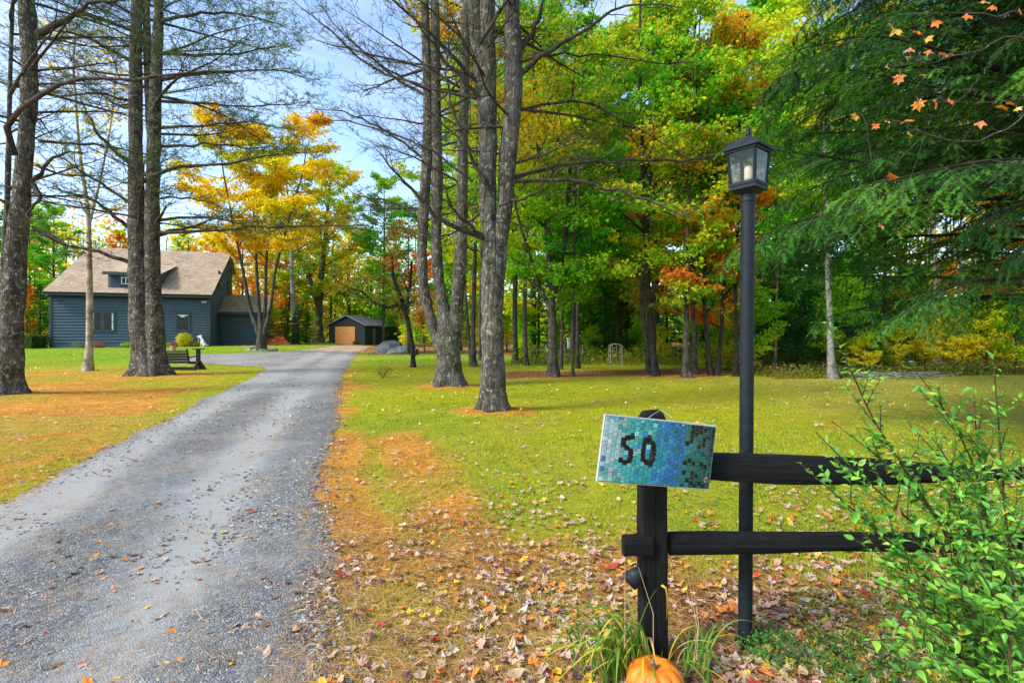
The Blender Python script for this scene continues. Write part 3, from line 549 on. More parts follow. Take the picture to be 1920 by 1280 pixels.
traced('oak_tree', 'narrow V of two dark trunks with orange leaves, left of the lamp post', 17.5, [[(1334, 706, 10), (1326, 640, 9), (1320, 560, 8), (1322, 470, 7)], [(1344, 706, 9), (1350, 650, 8, .2), (1356, 560, 8, .3), (1362, 440, 6, .4)]], 12, 2.6, 2.2, 10, [(.12, .44, .02), (.42, .56, .025), (.85, .48, .03), (.88, .32, .04), (.80, .20, .04)], 21, B_dark, k=4)
traced('slim_tree', 'thin dark trunk mostly hidden by the lamp post', 17.3, [[(1379, 709, 10), (1381, 640, 8), (1379, 540, 7), (1384, 400, 6)]], 12, 3.6, 2.3, 13, P_green, 22, B_dark, k=3)
traced('slim_tree', 'pair of lichen covered grey trunks between the three-stemmed pine and the big grey pine', 22.0, [[(888, 684, 11), (887, 600, 9), (890, 500, 8), (893, 380, 6)], [(884, 682, 6), (878, 620, 6, .3), (872, 540, 5, .5), (868, 440, 4, .8)]], 14, 4, 2.6, 12, P_lime, 23, k=3)
traced('slim_tree', 'thin grey trunk half hidden just left of the big grey pine', 27, [[(901, 672, 7), (900, 580, 6), (903, 460, 5)]], 15, 5, 2.8, 14, P_mixed, 24, k=3)
traced('spruce_stem', 'pinkish bare trunk of a thin conifer right of the lamp post', 19.5, [[(1453, 698, 7.5), (1454, 640, 6), (1456, 560, 5)]], 9, 5.0, 1.6, 9, P_green, 25, barkmat('pinkish_bark', (.14, .08, .06), (.30, .19, .15), (.42, .32, .27), .3), k=3, sub=5)
traced('birch_tree', 'pale grey lichen covered trunk at the lawn edge right of the lamp post', 16.6, [[(1561, 709, 18), (1557, 660, 13.5), (1556, 600, 12), (1552, 500, 11)]], 15, 6.2, 2.6, 12, P_lime, 26, B_grey, k=3)
traced('maple_tree', 'mottled brown and white trunk rising behind the hemlock boughs at the right', 21, [[(1758, 706, 14), (1757, 600, 13), (1756, 540, 13), (1750, 430, 11)]], 15, 6, 3.0, 14, P_lime, 27, B_birch, k=3)
traced('slim_tree', 'thin pale trunk standing between yellow shrubs near the right edge', 25, [[(1797, 690, 7), (1798, 600, 6), (1800, 520, 5)]], 13, 6, 2.6, 12, P_yellow, 28, B_grey, k=3)
traced('birch_tree', 'slim pale barked tree with sparse yellow leaves between the big pines at left', 20.0, [[(165, 693, 19), (168, 640, 15), (168, 560, 14), (167, 470, 11), (165, 400, 9), (150, 290, 7), (142, 190, 5)], [(168, 420, 6), (185, 350, 5, .2), (205, 250, 4, .4), (215, 170, 3, .6)]], 14, 5.0, 2.2, 9, P_yellow, 29, B_birch, k=2, den=.45, sub=5, group='trees on the left lawn')
traced('yellow_maple', 'golden yellow maple with many upright stems in front of the house wing', 32.5, [[(490, 654, 17), (489, 620, 14), (487, 590, 8), (482, 520, 6), (478, 430, 4), (470, 330, 3)], [(486, 625, 12), (470, 580, 8, -.2), (458, 520, 6, -.6), (440, 430, 4, -1), (420, 330, 3, -1.3)], [(491, 622, 10), (498, 570, 7, .2), (500, 480, 5, .4), (512, 380, 4, .6)], [(494, 630, 9), (508, 570, 6, -.2), (518, 500, 5, -.5), (545, 400, 3.5, -.8), (566, 330, 3, -1)]], 14.2, 6.2, 3.3, 14, P_yellow, 30, k=5, leaf=.17, group='trees round the house and shed', cat='tree', den=.95)
traced('yellow_maple', 'stout forked trunk with yellow and green leaves left of the dark shed', 49, [[(596, 647, 23), (597, 600, 16), (599, 560, 15), (604, 500, 11), (612, 430, 8)], [(597, 575, 11), (580, 520, 9, -.3), (563, 480, 7, -.6), (548, 420, 5, -1)]], 17.5, 4.5, 5.0, 16, [(.88, .66, .02), (.5, .6, .025), (.16, .46, .02), (.7, .65, .03), (.88, .46, .03)], 31, k=5, leaf=.22, group='trees round the house and shed')
traced('slim_tree', 'lichen grey trunk among green bushes between the yellow maple and the stout forked tree', 46, [[(554, 648, 12), (552, 600, 10), (548, 540, 8), (546, 460, 6)]], 13, 4.5, 3.6, 13, [(.15, .3, .015), (.62, .5, .02), (.78, .46, .02)], 32, B_grey, k=4, leaf=.2, group='trees round the house and shed')
traced('apple_tree', 'small dark leaning tree with a stub and crooked boughs reaching left, beside the boulders', 21.6, [[(775, 688, 9), (773, 650, 9), (764, 600, 8), (752, 560, 8), (738, 520, 6), (735, 480, 4)], [(754, 575, 7), (740, 573, 6, -.1), (722, 576, 5.5, -.2), (700, 566, 4.5, -.3), (680, 548, 3.5, -.4), (655, 540, 2, -.5)], [(760, 590, 6), (768, 540, 5, .2), (772, 490, 4, .4)]], 4.2, 2.3, 1.0, 8, [(.10, .24, .03), (.26, .32, .04), (.42, .16, .04)], 33, B_dark, k=2, leaf=.09, den=.4, sub=6, group='trees round the house and shed', cat='tree')
o = [x for x in COL.objects if x.name.startswith('apple_tree')][0]
g = MB(); g.tube(np.array([PX(776, 668, 21.6), PX(780, 662, 21.5), PX(782, 654, 21.5)]), [.06, .065, .06], 10); g.build('stub', B_dark, o, True)

# ---- prototypes for the rows behind -----------------------------------------------------------------------------
PROT = {}
def proto(key, H, r, h0, spread, nl, palette, seed, barkm=B_maple, **kw):
    rng = RNG(seed); T, C = decid([straight(H, r, rng)], rng, h0, spread, nl, palette=palette, seed=seed * .37, **kw)
    PROT[key] = (T.mesh('trunk', barkm, True), C.mesh('crown', M_leaf), )
proto('green', 17, .17, 1.8, 3.8, 34, P_green, 101, leaf=.2, k=6, sub=9, tw=7, den=.82); proto('lime', 18, .16, 2.2, 3.7, 34, P_lime, 102, leaf=.2, k=6, sub=9, tw=7, den=.82)
proto('mixed', 16, .16, 1.6, 3.7, 34, P_mixed, 103, leaf=.2, k=6, sub=9, tw=7, den=.82); proto('yellow', 15, .15, 1.6, 3.8, 30, P_yellow, 104, leaf=.2, k=6, sub=9, tw=7)
proto('orange', 13, .14, 1.4, 3.4, 28, P_orange, 105, leaf=.2, k=5, sub=9, tw=7); proto('reddish', 10, .12, 1.8, 2.8, 18, P_red, 106, leaf=.2, k=3)
proto('sapling', 4.2, .035, .4, 1.6, 22, P_lime, 107, leaf=.13, k=5, sub=6, tw=5); proto('golden_sapling', 3.4, .03, .4, 1.3, 16, [(.32, .58, .03), (.72, .74, .03), (.92, .72, .03)], 108, leaf=.12, k=5, sub=6, tw=5)
def conifer(key, H, spread, tiers, palette, seed, nb=9, size=.16, barkm=B_fine):
    rng = RNG(seed); T, C = MB(), MB(); pa, ra = straight(H, H * .014, rng, 20, .004); trunk_mesh(T, pa, ra, 8, .3, .2, .04, seed)
    p, d, fr, r = spawn(pa[None], ra[None], tiers * nb, .05, .98, 1.5, rng, aj=.12); Ln = spread * (1.04 - fr) ** .85 * rng.uniform(.7, 1.15, len(fr)) + .1
    L1 = grow(p, d, Ln, 6, rng, .06, -.02); R1 = taper(len(p), 6, .012 + Ln * .006, .003); v, fa = tubes(L1, R1, 3); T.add(v, fa)
    p, d, fr, r = spawn(L1, R1, 8, .12, .98, .9, rng, planar=True); l2 = rep(Ln, 8) * .33 * (1.1 - fr) + .1; L2 = grow(p, d, l2, 4, rng, .08, -.05)
    c = L2[:, 1:].reshape(-1, 3); dd = rep(L2[:, -1] - L2[:, 0], 3); c = rep(c, 3); dd = rep(dd, 3); M = len(c); c = c + rng.normal(0, .05, (M, 3)); nr = rng.normal(0, .3, (M, 3)) + [0, 0, 1]
    s = size * rng.uniform(.7, 1.4, M); V, Fa = leafquads(c, nr, dd + rng.normal(0, .12, (M, 3)), s * 1.5, s * .42, .1); C.add(V, Fa, rep(pal(c, palette, rng, .6, .25, seed), 4))
    PROT[key] = (T.mesh('trunk', barkm, True), C.mesh('crown', M_needle))
conifer('conifer', 9, 2.3, 11, P_dark, 120, 9, .17); conifer('young_conifer', 4.5, 1.5, 9, P_hem, 121, 8, .12)
def put(key, name, label, x, Y, s=1.0, rz=None, group=None, sz=None, tint=None, X=None):
    r = RNG(int(abs((X if X is not None else x) * 7 + Y * 31)) % 99991); X = (x - CX) / F * Y if X is None else X; z = float(gz(X, Y)) - .05
    t = thing(name, label, 'shrub' if 'shrub' in name else 'tree', (X, Y, z), group, rz if rz is not None else r.uniform(0, 6.28)); t.scale = (s, s, (sz or s))
    tm, cm = PROT[key]; link('trunk', tm, t); link('crown', cm, t, True); return t
GB = 'woodland trees behind the lawn'
ROW = [  # key, name, label, x, Y, scale
 ('lime', 'maple_tree', 'tall yellow green tree behind the big grey pine, right of its forked stems', 1000, 30, 1.05), ('green', 'maple_tree', 'tall green tree above and behind the low forking maple', 1075, 27, 1.0),
 ('mixed', 'maple_tree', 'green and orange tree behind the slender trees at the centre of the wood', 1110, 33, 1.15), ('green', 'maple_tree', 'broad green tree behind the gap between the forking maple and the leaning trunk', 1160, 29, 1.05),
 ('lime', 'maple_tree', 'lime green tree rising behind the tall leaning dark trunk', 1230, 30, 1.15), ('lime', 'maple_tree', 'high bright yellow green crown left of the lamp, touching the top of the picture', 1300, 27, 1.1),
 ('mixed', 'maple_tree', 'green and orange crown behind the lamp post', 1395, 25, 1.0), ('green', 'maple_tree', 'green tree right behind the lantern', 1460, 30, 1.2),
 ('lime', 'maple_tree', 'yellow green crown showing between hemlock boughs above the lantern', 1520, 38, 1.25), ('green', 'maple_tree', 'green tree behind the pale grey trunk right of the lamp post', 1590, 30, 1.1),
 ('yellow', 'yellow_maple', 'yellow tree showing through the hemlock boughs at the right', 1690, 31, 1.0), ('orange', 'orange_maple', 'orange tree behind the yellow shrubs at the right edge', 1850, 27, .9),
 ('mixed', 'maple_tree', 'tall mixed green tree directly behind the big grey pine', 930, 36, 1.2), ('green', 'maple_tree', 'green tree behind the three-stemmed pine', 860, 40, 1.15),
 ('green', 'maple_tree', 'pale green tree rising behind the right half of the dark shed', 720, 52, .98), ('orange', 'orange_maple', 'pinkish orange tree low behind the right end of the shed', 735, 66, .75),
 ('orange', 'orange_maple', 'orange tree between shed and three-stemmed pine', 795, 58, .8), ('mixed', 'maple_tree', 'mixed green tree behind the left half of the shed', 655, 66, 1.1),
 ('yellow', 'yellow_maple', 'yellow tree behind the stout forked trunk', 575, 60, 1.05), ('orange', 'orange_maple', 'orange tree behind the house wing', 455, 54, 1.0),
 ('orange', 'orange_maple', 'deep orange tree between the wing roof and the stout forked trunk', 510, 58, .95), ('yellow', 'yellow_maple', 'yellow tree showing above the right end of the house ridge', 400, 62, .95),
 ('lime', 'maple_tree', 'yellow green tree showing above the house ridge between the twin pine and the wing', 345, 66, .85), ('orange', 'orange_maple', 'orange tree above the house roof just left of the twin pine', 225, 60, .98),
 ('green', 'maple_tree', 'green tree at the left gable of the house', 100, 44, .68), ('mixed', 'maple_tree', 'green and yellow tree between the left pine and the house gable', 55, 47, .75),
 ('orange', 'orange_maple', 'small orange tree left of the house above the clipped hedge', 50, 41, .36), ('green', 'maple_tree', 'dark green tree at the far left behind the pine trunk', -40, 38, .75),
 ('lime', 'maple_tree', 'yellow green tree at the far right edge behind the hemlock', 1930, 34, 1.0), ('yellow', 'yellow_maple', 'yellow tree left of the lamp beyond the arbor', 1180, 44, 1.2),
 ('reddish', 'red_maple', 'rusty red leaved tree behind the small leaning tree near the boulders', 765, 34, .85), ('reddish', 'red_maple', 'red and orange crown high between the leaning trunk and the lamp post', 1225, 23, 1.02)]
for r_ in ROW: put(r_[0], r_[1], r_[2], r_[3], r_[4], r_[5], group=GB)
CON = [(1010, 30, .62, 'dark evergreen behind the two thin trunks right of the big grey pine'), (1080, 32, .75, 'dark evergreen behind the garden birdhouse'), (1135, 27.5, .55, 'dark bushy evergreen left of the garden arbor'), (1175, 31, .8, 'dark evergreen just behind the garden arbor'),
       (1250, 28, .62, 'dark evergreen behind the broad footed grey trunk'), (1320, 30, .75, 'dark evergreen behind the V-shaped pair of trunks'), (1425, 24, .8, 'dark evergreen between lamp post and pinkish conifer trunk'), (1500, 23, .75, 'shadowy evergreen left of the pale grey trunk'),
       (1545, 27, .95, 'tall dark evergreen behind the pale grey trunk'), (1610, 22, .55, 'low dark evergreen right of the pale grey trunk'), (1660, 25, .9, 'evergreen behind the long arching stem of the shrub'), (1720, 22, .5, 'small evergreen left of the mottled trunk'),
       (860, 50, .9, 'dark evergreen beyond the three-stemmed pine'), (800, 62, .8, 'dark evergreen right of the shed beyond the boulders'), (75, 40, .55, 'dark evergreen beside the left gable of the house'), (1840, 24, .7, 'evergreen among yellow shrubs near the right edge')]
for i, (x, Y, s, lb) in enumerate(CON): put('conifer', 'evergreen_tree', lb, x, Y, s, group='dark evergreens in the wood')
YC = [(560, 44, .8, 'green bush at the foot of the lichen grey trunk'), (535, 43, .7, 'green bush right behind the orange steps'), (575, 46, .7, 'green bush left of the stout forked trunk'), (1485, 19.5, .5, 'young evergreen right of the pinkish trunk'), (1640, 18.5, .45, 'young evergreen between the grey and mottled trunks'), (1400, 20, .5, 'young evergreen behind the lamp post')]
for x, Y, s, lb in YC: put('young_conifer', 'evergreen_shrub', lb, x, Y, s, group='young evergreens')
SAP = [('sapling', 985, 29, .6, 'lime green shrub behind the wire garden fence'), ('sapling', 1040, 31, .55, 'lime green shrub right of the wire garden fence'), ('sapling', 1205, 27, .5, 'yellow green shrub right of the garden arbor'), ('golden_sapling', 1240, 25, .5, 'yellowing shrub behind the leaning trunk'),
       ('sapling', 1410, 19, .75, 'green sapling just right of the lamp post'), ('golden_sapling', 1625, 18.2, .45, 'yellow leaved shrub at the lawn edge right of the pale grey trunk'), ('golden_sapling', 1675, 19, .55, 'golden shrub between the pale grey and mottled trunks'), ('golden_sapling', 1735, 19.5, .6, 'golden shrub in front of the mottled trunk'),
       ('golden_sapling', 1790, 18.5, .7, 'golden shrub right of the mottled trunk'), ('golden_sapling', 1850, 18, .72, 'yellow shrub under the lowest hemlock bough'), ('sapling', 1905, 17.5, .6, 'yellow green shrub at the right edge of the wood'), ('sapling', 1580, 20, .8, 'green sapling right behind the pale grey trunk'),
       ('golden_sapling', 760, 47, .6, 'yellow green shrub right of the boulders'), ('sapling', 815, 45, .7, 'green shrub behind the wooden trestle'), ('golden_sapling', 510, 43, .9, 'yellow shrub behind the deck railing'), ('golden_sapling', 580, 47, .8, 'yellow green shrub right of the deck'), ('sapling', 1325, 21, .6, 'green shrub between the V-shaped trunks and lamp'), ('golden_sapling', 1365, 20.5, .5, 'orange tinged shrub left of the lamp post'),
       ('sapling', 1110, 27, .4, 'low green shrub between the thin sapling and the arbor'), ('golden_sapling', 900, 42, .9, 'yellow shrub behind the lichen covered pair of trunks'), ('golden_sapling', 950, 38, 1.1, 'yellow shrub left behind the reddish grey trunk'), ('golden_sapling', 860, 55, 1.3, 'yellow shrub beyond the three-stemmed pine')]
for kk, x, Y, s, lb in SAP: put(kk, 'woodland_shrub', lb, x, Y, s, group='shrubs at the edge of the wood')

# ---- far wood: one mass of distant trunks and leaves ------------------------------------------------------------
rng = RNG(400); G = MB(); nT = 240; az = rng.uniform(-1.05, 1.1, nT); dist = rng.uniform(62, 105, nT); X = dist * np.sin(az); Y = dist * np.cos(az); Hh = np.interp(X / Y, [-1.2, -.75, -.45, -.28, -.12, 0, 1.5], [15, 14, 14, 17, 20, 24, 25]) * rng.uniform(.75, 1.08, nT) * (dist / 75)
pth = np.stack([np.stack([X + rng.normal(0, .2, nT), Y, np.interp(k_, [0, 1], [0, 1]) * Hh * .9], -1) for k_ in (0, .3, .6, 1)], 1); v, fa = tubes(pth, taper(nT, 4, rng.uniform(.12, .25, nT), .04), 6); G.add(v, fa)
G.build('distant_trunks', B_dark, stuff=True, smooth=True)['label'] = 'many thin trunks far back in the wood'
o = COL.objects['distant_trunks']; o['category'] = 'woodland'
G = MB(); pals = [P_green, P_lime, P_mixed, P_yellow, P_orange]
for q in range(nT):
    nb = 16; cz = rng.uniform(.04, 1, nb) * Hh[q]; rr = 3.0 * np.interp(cz / Hh[q], [0, .3, .7, 1], [.8, 1, .8, .25]); a = rng.uniform(0, 6.28, nb); cc = np.stack([X[q] + np.cos(a) * rr * rng.random(nb), Y[q] + np.sin(a) * rr * rng.random(nb), cz], -1)
    ppq = rng.choice(5, p=[.3, .22, .2, .15, .13]) if X[q] / Y[q] > -.2 else rng.choice(5, p=[.14, .2, .2, .26, .2])
    crown_leaves(G, cc, rng, 24, .95, .42, pals[ppq], .2, .18, q * 1.3, .8)
o = G.build('distant_woods', M_leaf, stuff=True); o['label'] = 'far wall of autumn woodland'; o['category'] = 'woodland'
# far undergrowth: a low mass of bushes and small evergreens between the distant trunks
rng = RNG(402); G = MB(); nB = 330; az = rng.uniform(-1.1, 1.15, nB); dist = rng.uniform(34, 62, nB) ; X = dist * np.sin(az); Y = dist * np.cos(az); kk = ((X > 1.5 - .0 * Y) | (dist > 60) | (X < -47)) & ~((X > -14) & (X < 1.5) & (Y < 58)); kk |= (np.abs(X + 10) < 14) & (Y > 64); kk &= ~((X / Y > -.95) & (X / Y < -.40) & (Y < 56))
for x, y in zip(X[kk], Y[kk]):
    dark = rng.random() < .3; hh = rng.uniform(1.5, 5.0) * (1.3 if dark else .8); nb = int(10 + hh * 5); zc_ = rng.random(nb) ** 1.1 * hh; rr_ = (1.35 * (1.05 - zc_ / hh) + .25); a = rng.uniform(0, 6.28, nb); cc = np.stack([x + np.cos(a) * rr_ * rng.random(nb), y + np.sin(a) * rr_ * rng.random(nb), zc_], -1)
    crown_leaves(G, cc, rng, 13, .5, .34, P_dark if dark else pals[rng.choice(5, p=[.25, .35, .1, .2, .1])], .3, .2, x, .5)
az = rng.uniform(-1.15, 1.15, 260); dist = rng.uniform(66, 110, 260)
for x, y in zip(dist * np.sin(az), dist * np.cos(az)):
    hh = rng.uniform(4, 9); nb = 22; cc = np.stack([x + rng.normal(0, 1.6, nb), y + rng.normal(0, 1, nb), rng.random(nb) * hh], -1); crown_leaves(G, cc, rng, 10, .9, .6, pals[rng.choice(5, p=[.35, .3, .1, .15, .1])], .3, .2, x, .6)
o = G.build('distant_undergrowth', M_leaf, stuff=True); o['label'] = 'bushes and small evergreens deep in the wood'; o['category'] = 'undergrowth'
# low weeds and ferns along the wood's edge
rng = RNG(401); n = 9000; X = rng.uniform(8.5, 24, n); Y = 17.0 + .13 * (X - 14) ** 1 + rng.exponential(1.6, n); zz = rng.uniform(.02, .5, n) * rng.random(n); c0 = np.stack([X, Y, gz(X, Y) + zz], -1); V, Fa = leafquads(c0, rng.normal(0, .8, (n, 3)) + [0, 0, .6], rng.normal(0, 1, (n, 3)) + [0, 0, .6], rng.uniform(.08, .2, n), rng.uniform(.03, .07, n))
G = MB(); G.add(V, Fa, rep(pal(c0, [(.06, .14, .02), (.2, .26, .03), (.42, .36, .06), (.3, .16, .06)], rng, .5, .3), 4))
n = 5000; X = rng.uniform(0, 14, n); Y = 23.0 + rng.exponential(2, n); zz = rng.uniform(.02, .9, n) * rng.random(n); c0 = np.stack([X, Y, gz(X, Y) + zz], -1); V, Fa = leafquads(c0, rng.normal(0, .8, (n, 3)) + [0, 0, .6], rng.normal(0, 1, (n, 3)) + [0, 0, .6], rng.uniform(.12, .25, n), rng.uniform(.04, .09, n)); G.add(V, Fa, rep(pal(c0, [(.10, .2, .02), (.3, .36, .03), (.4, .42, .05)], rng, .5, .3), 4))
o = G.build('undergrowth', M_leaf, stuff=True); o['label'] = 'weeds and ferns along the foot of the wood'; o['category'] = 'undergrowth'
# ================================================================== hero pines
def limb_mesh(G, NG, P1, R1, rng, needles=0.0, nlat=10, latL=1.0, f0=.22, twn=6, planar=True, needleL=.085, far=1.0, S=6, palette=P_pine):
    """one limb with laterals and twigs in G; needle tufts in NG"""
    v, fa = tubes(P1[None], R1[None], S); G.add(v, fa)
    ln = np.linalg.norm(P1[-1] - P1[0])
    p, d, fr, r = spawn(P1[None], R1[None], nlat, f0, .98, .95, rng, planar=planar, lift=.05); l2 = latL * (1.15 - fr * .75) * rng.uniform(.35, 1.25, nlat)
    L2 = grow(p, d, l2, 7, rng, .13, .03); R2 = taper(nlat, 7, np.minimum(r * .55, .011), .003); v, fa = tubes(L2, R2, 4); G.add(v, fa)
    p, d, fr2, r = spawn(L2, R2, twn, .2, .97, .8, rng, planar=True, aj=.3, lift=.08); l3 = rng.uniform(.12, .45, len(p)) * min(1.3, .6 + latL * .5)
    L3 = grow(p, d, l3, 4, rng, .16, .05); R3 = taper(len(p), 4, .0035 * far, .0016 * far); v, fa = tubes(L3, R3, 3); G.add(v, fa)
    p, d, fr3, r = spawn(L3, R3, 3, .3, .95, .8, rng, planar=False, aj=.3); L4 = grow(p, d, rng.uniform(.05, .18, len(p)), 3, rng, .12, .03); v, fa = tubes(L4, taper(len(p), 3, .0026 * far, .0014 * far), 3); G.add(v, fa)
    if needles > 0:
        tp = np.concatenate([L3[:, -1], L3[:, 2], L4[:, -1], L2[:, -1]]); td = np.concatenate([L3[:, -1] - L3[:, 0], L3[:, 2] - L3[:, 0], L4[:, -1] - L4[:, 0], L2[:, -1] - L2[:, -3]])
        prob = needles * np.concatenate([np.repeat(fr, twn), np.repeat(fr, twn), np.repeat(np.repeat(fr, twn), 3), fr]) ** 1.0; k = rng.random(len(tp)) < prob; needle_tufts(NG, tp[k], norm(td[k]), rng, 10, needleL, palette, far * 1.35)
def needle_tufts(NG, c, d, rng, k, ln, palette, far=1.0):
    if len(c) == 0: return
    c = rep(c, k); d = rep(d, k); M = len(c); dr = norm(d * .9 + rng.normal(0, .55, (M, 3))); c = c - d * rng.uniform(0, .12, (M, 1)); l = ln * rng.uniform(.7, 1.2, M)[:, None]
    s = norm(np.cross(dr, rng.normal(0, 1, (M, 3)))) * .0017 * far; V = np.stack([c - s, c + s, c + dr * l], 1); NG.add(V.reshape(-1, 3), np.arange(3 * M).reshape(-1, 3), rep(pal(c, palette, rng, .8, .25), 3))
def hero_pine(label, stems, Y, H, manual, rnd, seed, needles, group, latL=1.0, S=28, flare=.6, fh=.30, far=1.0, fork=None, barkm=B_pine, nlat=10):
    rng = RNG(seed); st = [px_stem(s, Y, H, 60) for s in stems]; base = st[0][0][0].copy(); zg = float(gz(base[0], base[1])); base[2] = zg
    t = thing('pine_tree', label, 'tree', base, group); NG = MB(); pool.clear()
    for i, (p_, r_) in enumerate(st):
        if i in (fork or range(len(st))) or i == 0: pass
        root = (abs(p_[0, 2] - zg) < .6)
        if root: p_[0, 2] = zg - .12
        g = MB(); trunk_mesh(g, p_, r_, S, flare, fh, .07, seed + i, ground=root); g.build('trunk', barkm, t, True)
    for pts, w0 in manual:
        P_ = [PX(a[0], a[1], Y + a[2]) for a in pts]; R_ = np.linspace(w0 / 2 / F * Y, .007, len(P_)); P_, R_ = resample(P_, R_, 14); R_ = R_ ** 1.0
        P_[2:-1] += rng.normal(0, .018 * far, (11, 3)); P_ += 0
        ln = np.linalg.norm(P_[-1] - P_[0]); g = MB(); limb_mesh(g, NG, P_, R_, rng, needles * np.clip((P_[-1, 2] - 2) / 5, .1, 1), max(5, int(nlat * ln / 3.2)), latL, .18, 7, far=far); g.build('branch', B_fine, t, True)
    for (n, z0, z1, Lmin, Lmax, az0, az1, nd) in rnd:
        for q in range(n):
            si = int(rng.integers(0, len(st))); p_, r_ = st[si]; z = rng.uniform(max(z0, p_[0, 2] + .2), z1); j = int(np.clip(np.searchsorted(p_[:, 2], z), 1, len(p_) - 2)); a = rng.uniform(az0, az1)
            ln = rng.uniform(Lmin, Lmax); ref = (Lmin + Lmax) / 2; key = (round(nd, 2), Lmin, Lmax, q % 6 if n > 8 else q % 4)
            if key not in pool:
                P1 = grow(np.zeros((1, 3)), np.array([[1., 0, .05]]), ref, 13, rng, .075, rng.uniform(-.03, .02))[0]; R1 = np.linspace(.012 + ref * .0085, .005, 13); g = MB(); ng = MB(); limb_mesh(g, ng, P1, R1, rng, nd, max(5, int(nlat * ref / 3.2)), latL, .2, 6, far=far, S=5); pool[key] = (g.mesh('branch', B_fine, True), ng.mesh('needles', M_needle) if ng.n else None)
            bo = link('branch', pool[key][0], t); bo.location = p_[j] + np.array([cos(a), sin(a), 0]) * r_[j] * .5 - base; s_ = ln / ref; bo.scale = (s_, s_ * rng.choice([-1, 1]), s_); bo.rotation_euler = (rng.normal(0, .25), -rng.uniform(-.15, .38), a)
            if pool[key][1]: link('needles', pool[key][1], bo, True)
    if NG.n: NG.build('crown', M_needle, t, stuff=True)
    g = MB(); pn = 16
    return t
PI2 = 2 * pi; pool = {}
hero_pine('big grey barked pine alone on the lawn, its thick trunk forking high up',
  [[(924, 774, 47), (925, 740, 44), (924, 690, 42), (923, 600, 41), (925, 520, 43), (928, 470, 45), (916, 430, 29), (914, 360, 32), (914, 260, 33), (914, 150, 32), (913, 0, 30)],
   [(930, 500, 28), (938, 450, 29), (947, 380, 31), (952, 300, 31), (962, 200, 32), (962, 80, 31), (958, -20, 30)],
   [(912, 260, 12, -.1), (903, 180, 20), (896, 90, 24), (888, 0, 24)]], 9.4, 13,
  [([(916, 356, -.15), (867, 255, -.35), (837, 142, -.5), (856, 37, -.6)], 9), ([(897, 180, -.1), (837, 116, -.3), (800, 67, -.5), (765, 15, -.6)], 8), ([(976, 139, 0), (1029, 97, -.2), (1085, 64, -.4), (1175, 11, -.7), (1280, 15, -1)], 11),
   ([(972, 94, 0), (1002, 56, .1), (1017, 0, .2), (1022, -60, .3)], 14), ([(961, 334, 0), (1029, 315, .2), (1122, 304, .5), (1280, 300, .8), (1360, 290, 1)], 9), ([(965, 339, 0), (1085, 341, -.3), (1197, 371, -.6), (1280, 405, -.8)], 8),
   ([(905, 446, -.1), (822, 409, -.3), (755, 337, -.5), (702, 277, -.7)], 11), ([(935, 386, -.2), (1010, 360, -.4), (1074, 292, -.7)], 6), ([(905, 442, -.2), (852, 397, -.5), (837, 360, -.7)], 8),
   ([(893, 184, 0), (800, 165, .2), (690, 120, .4), (600, 40, .5), (565, 15, .6)], 7), ([(893, 139, 0), (800, 124, .3), (654, 94, .6), (590, 75, .8)], 6), ([(886, 340, 0), (800, 277, .2), (702, 240, .4), (606, 222, .5)], 6),
   ([(960, 210, .1), (1080, 190, .5), (1180, 230, .9), (1290, 300, 1.2)], 6), ([(965, 120, 0), (1060, 100, .6), (1200, 115, 1.1), (1300, 118, 1.4)], 5), ([(900, 400, .1), (840, 440, .4), (760, 430, .7), (640, 400, 1)], 5)],
  [(9, 4.4, 9.5, 1.4, 3.2, 1.8, 4.6, .12), (8, 4.4, 9.5, 1.6, 3.4, -1.2, 1.2, .12), (8, 4.2, 8, .6, 1.6, 0, 6.28, .05), (20, 8.5, 12.6, 1.5, 3.2, 0, 6.28, .7)], 501, .15, 'tall pines on the lawns', 1.05, nlat=13, barkm=B_pine2)
hero_pine('grey pine dividing low into three tall stems, on the lawn beside the driveway',
  [[(841, 726, 46), (841, 700, 43), (840, 660, 42), (838, 620, 42), (833, 590, 27), (822, 520, 20), (818, 440, 20), (820, 330, 21), (817, 220, 20), (816, 60, 18), (815, 0, 17)],
   [(838, 670, 30), (815, 620, 22), (798, 560, 19), (791, 500, 19), (793, 420, 20), (799, 320, 20), (803, 200, 19), (798, 60, 17), (796, -20, 15)],
   [(845, 680, 30), (852, 620, 28), (858, 560, 25), (864, 480, 24), (866, 400, 22), (868, 260, 20), (872, 120, 18), (874, 0, 16)]], 13.9, 17,
  [([(862, 470, 0), (880, 430, -.2), (900, 380, -.4)], 6), ([(795, 420, 0), (740, 380, .2), (690, 372, .4), (640, 350, .5)], 6), ([(797, 300, 0), (730, 250, .3), (660, 215, .5), (590, 205, .6)], 6), ([(798, 180, 0), (720, 130, .2), (640, 60, .4), (600, 10, .5)], 6)],
  [(16, 4.2, 10.5, 2.0, 3.8, 2.2, 4.2, .3), (16, 4.2, 10.5, 1.4, 3.2, -1.2, 1.6, .2), (22, 10, 16.5, 1.8, 3.8, 0, 6.28, .9)], 502, .3, 'tall pines on the lawns', 1.15, far=1.4, barkm=B_pine2)
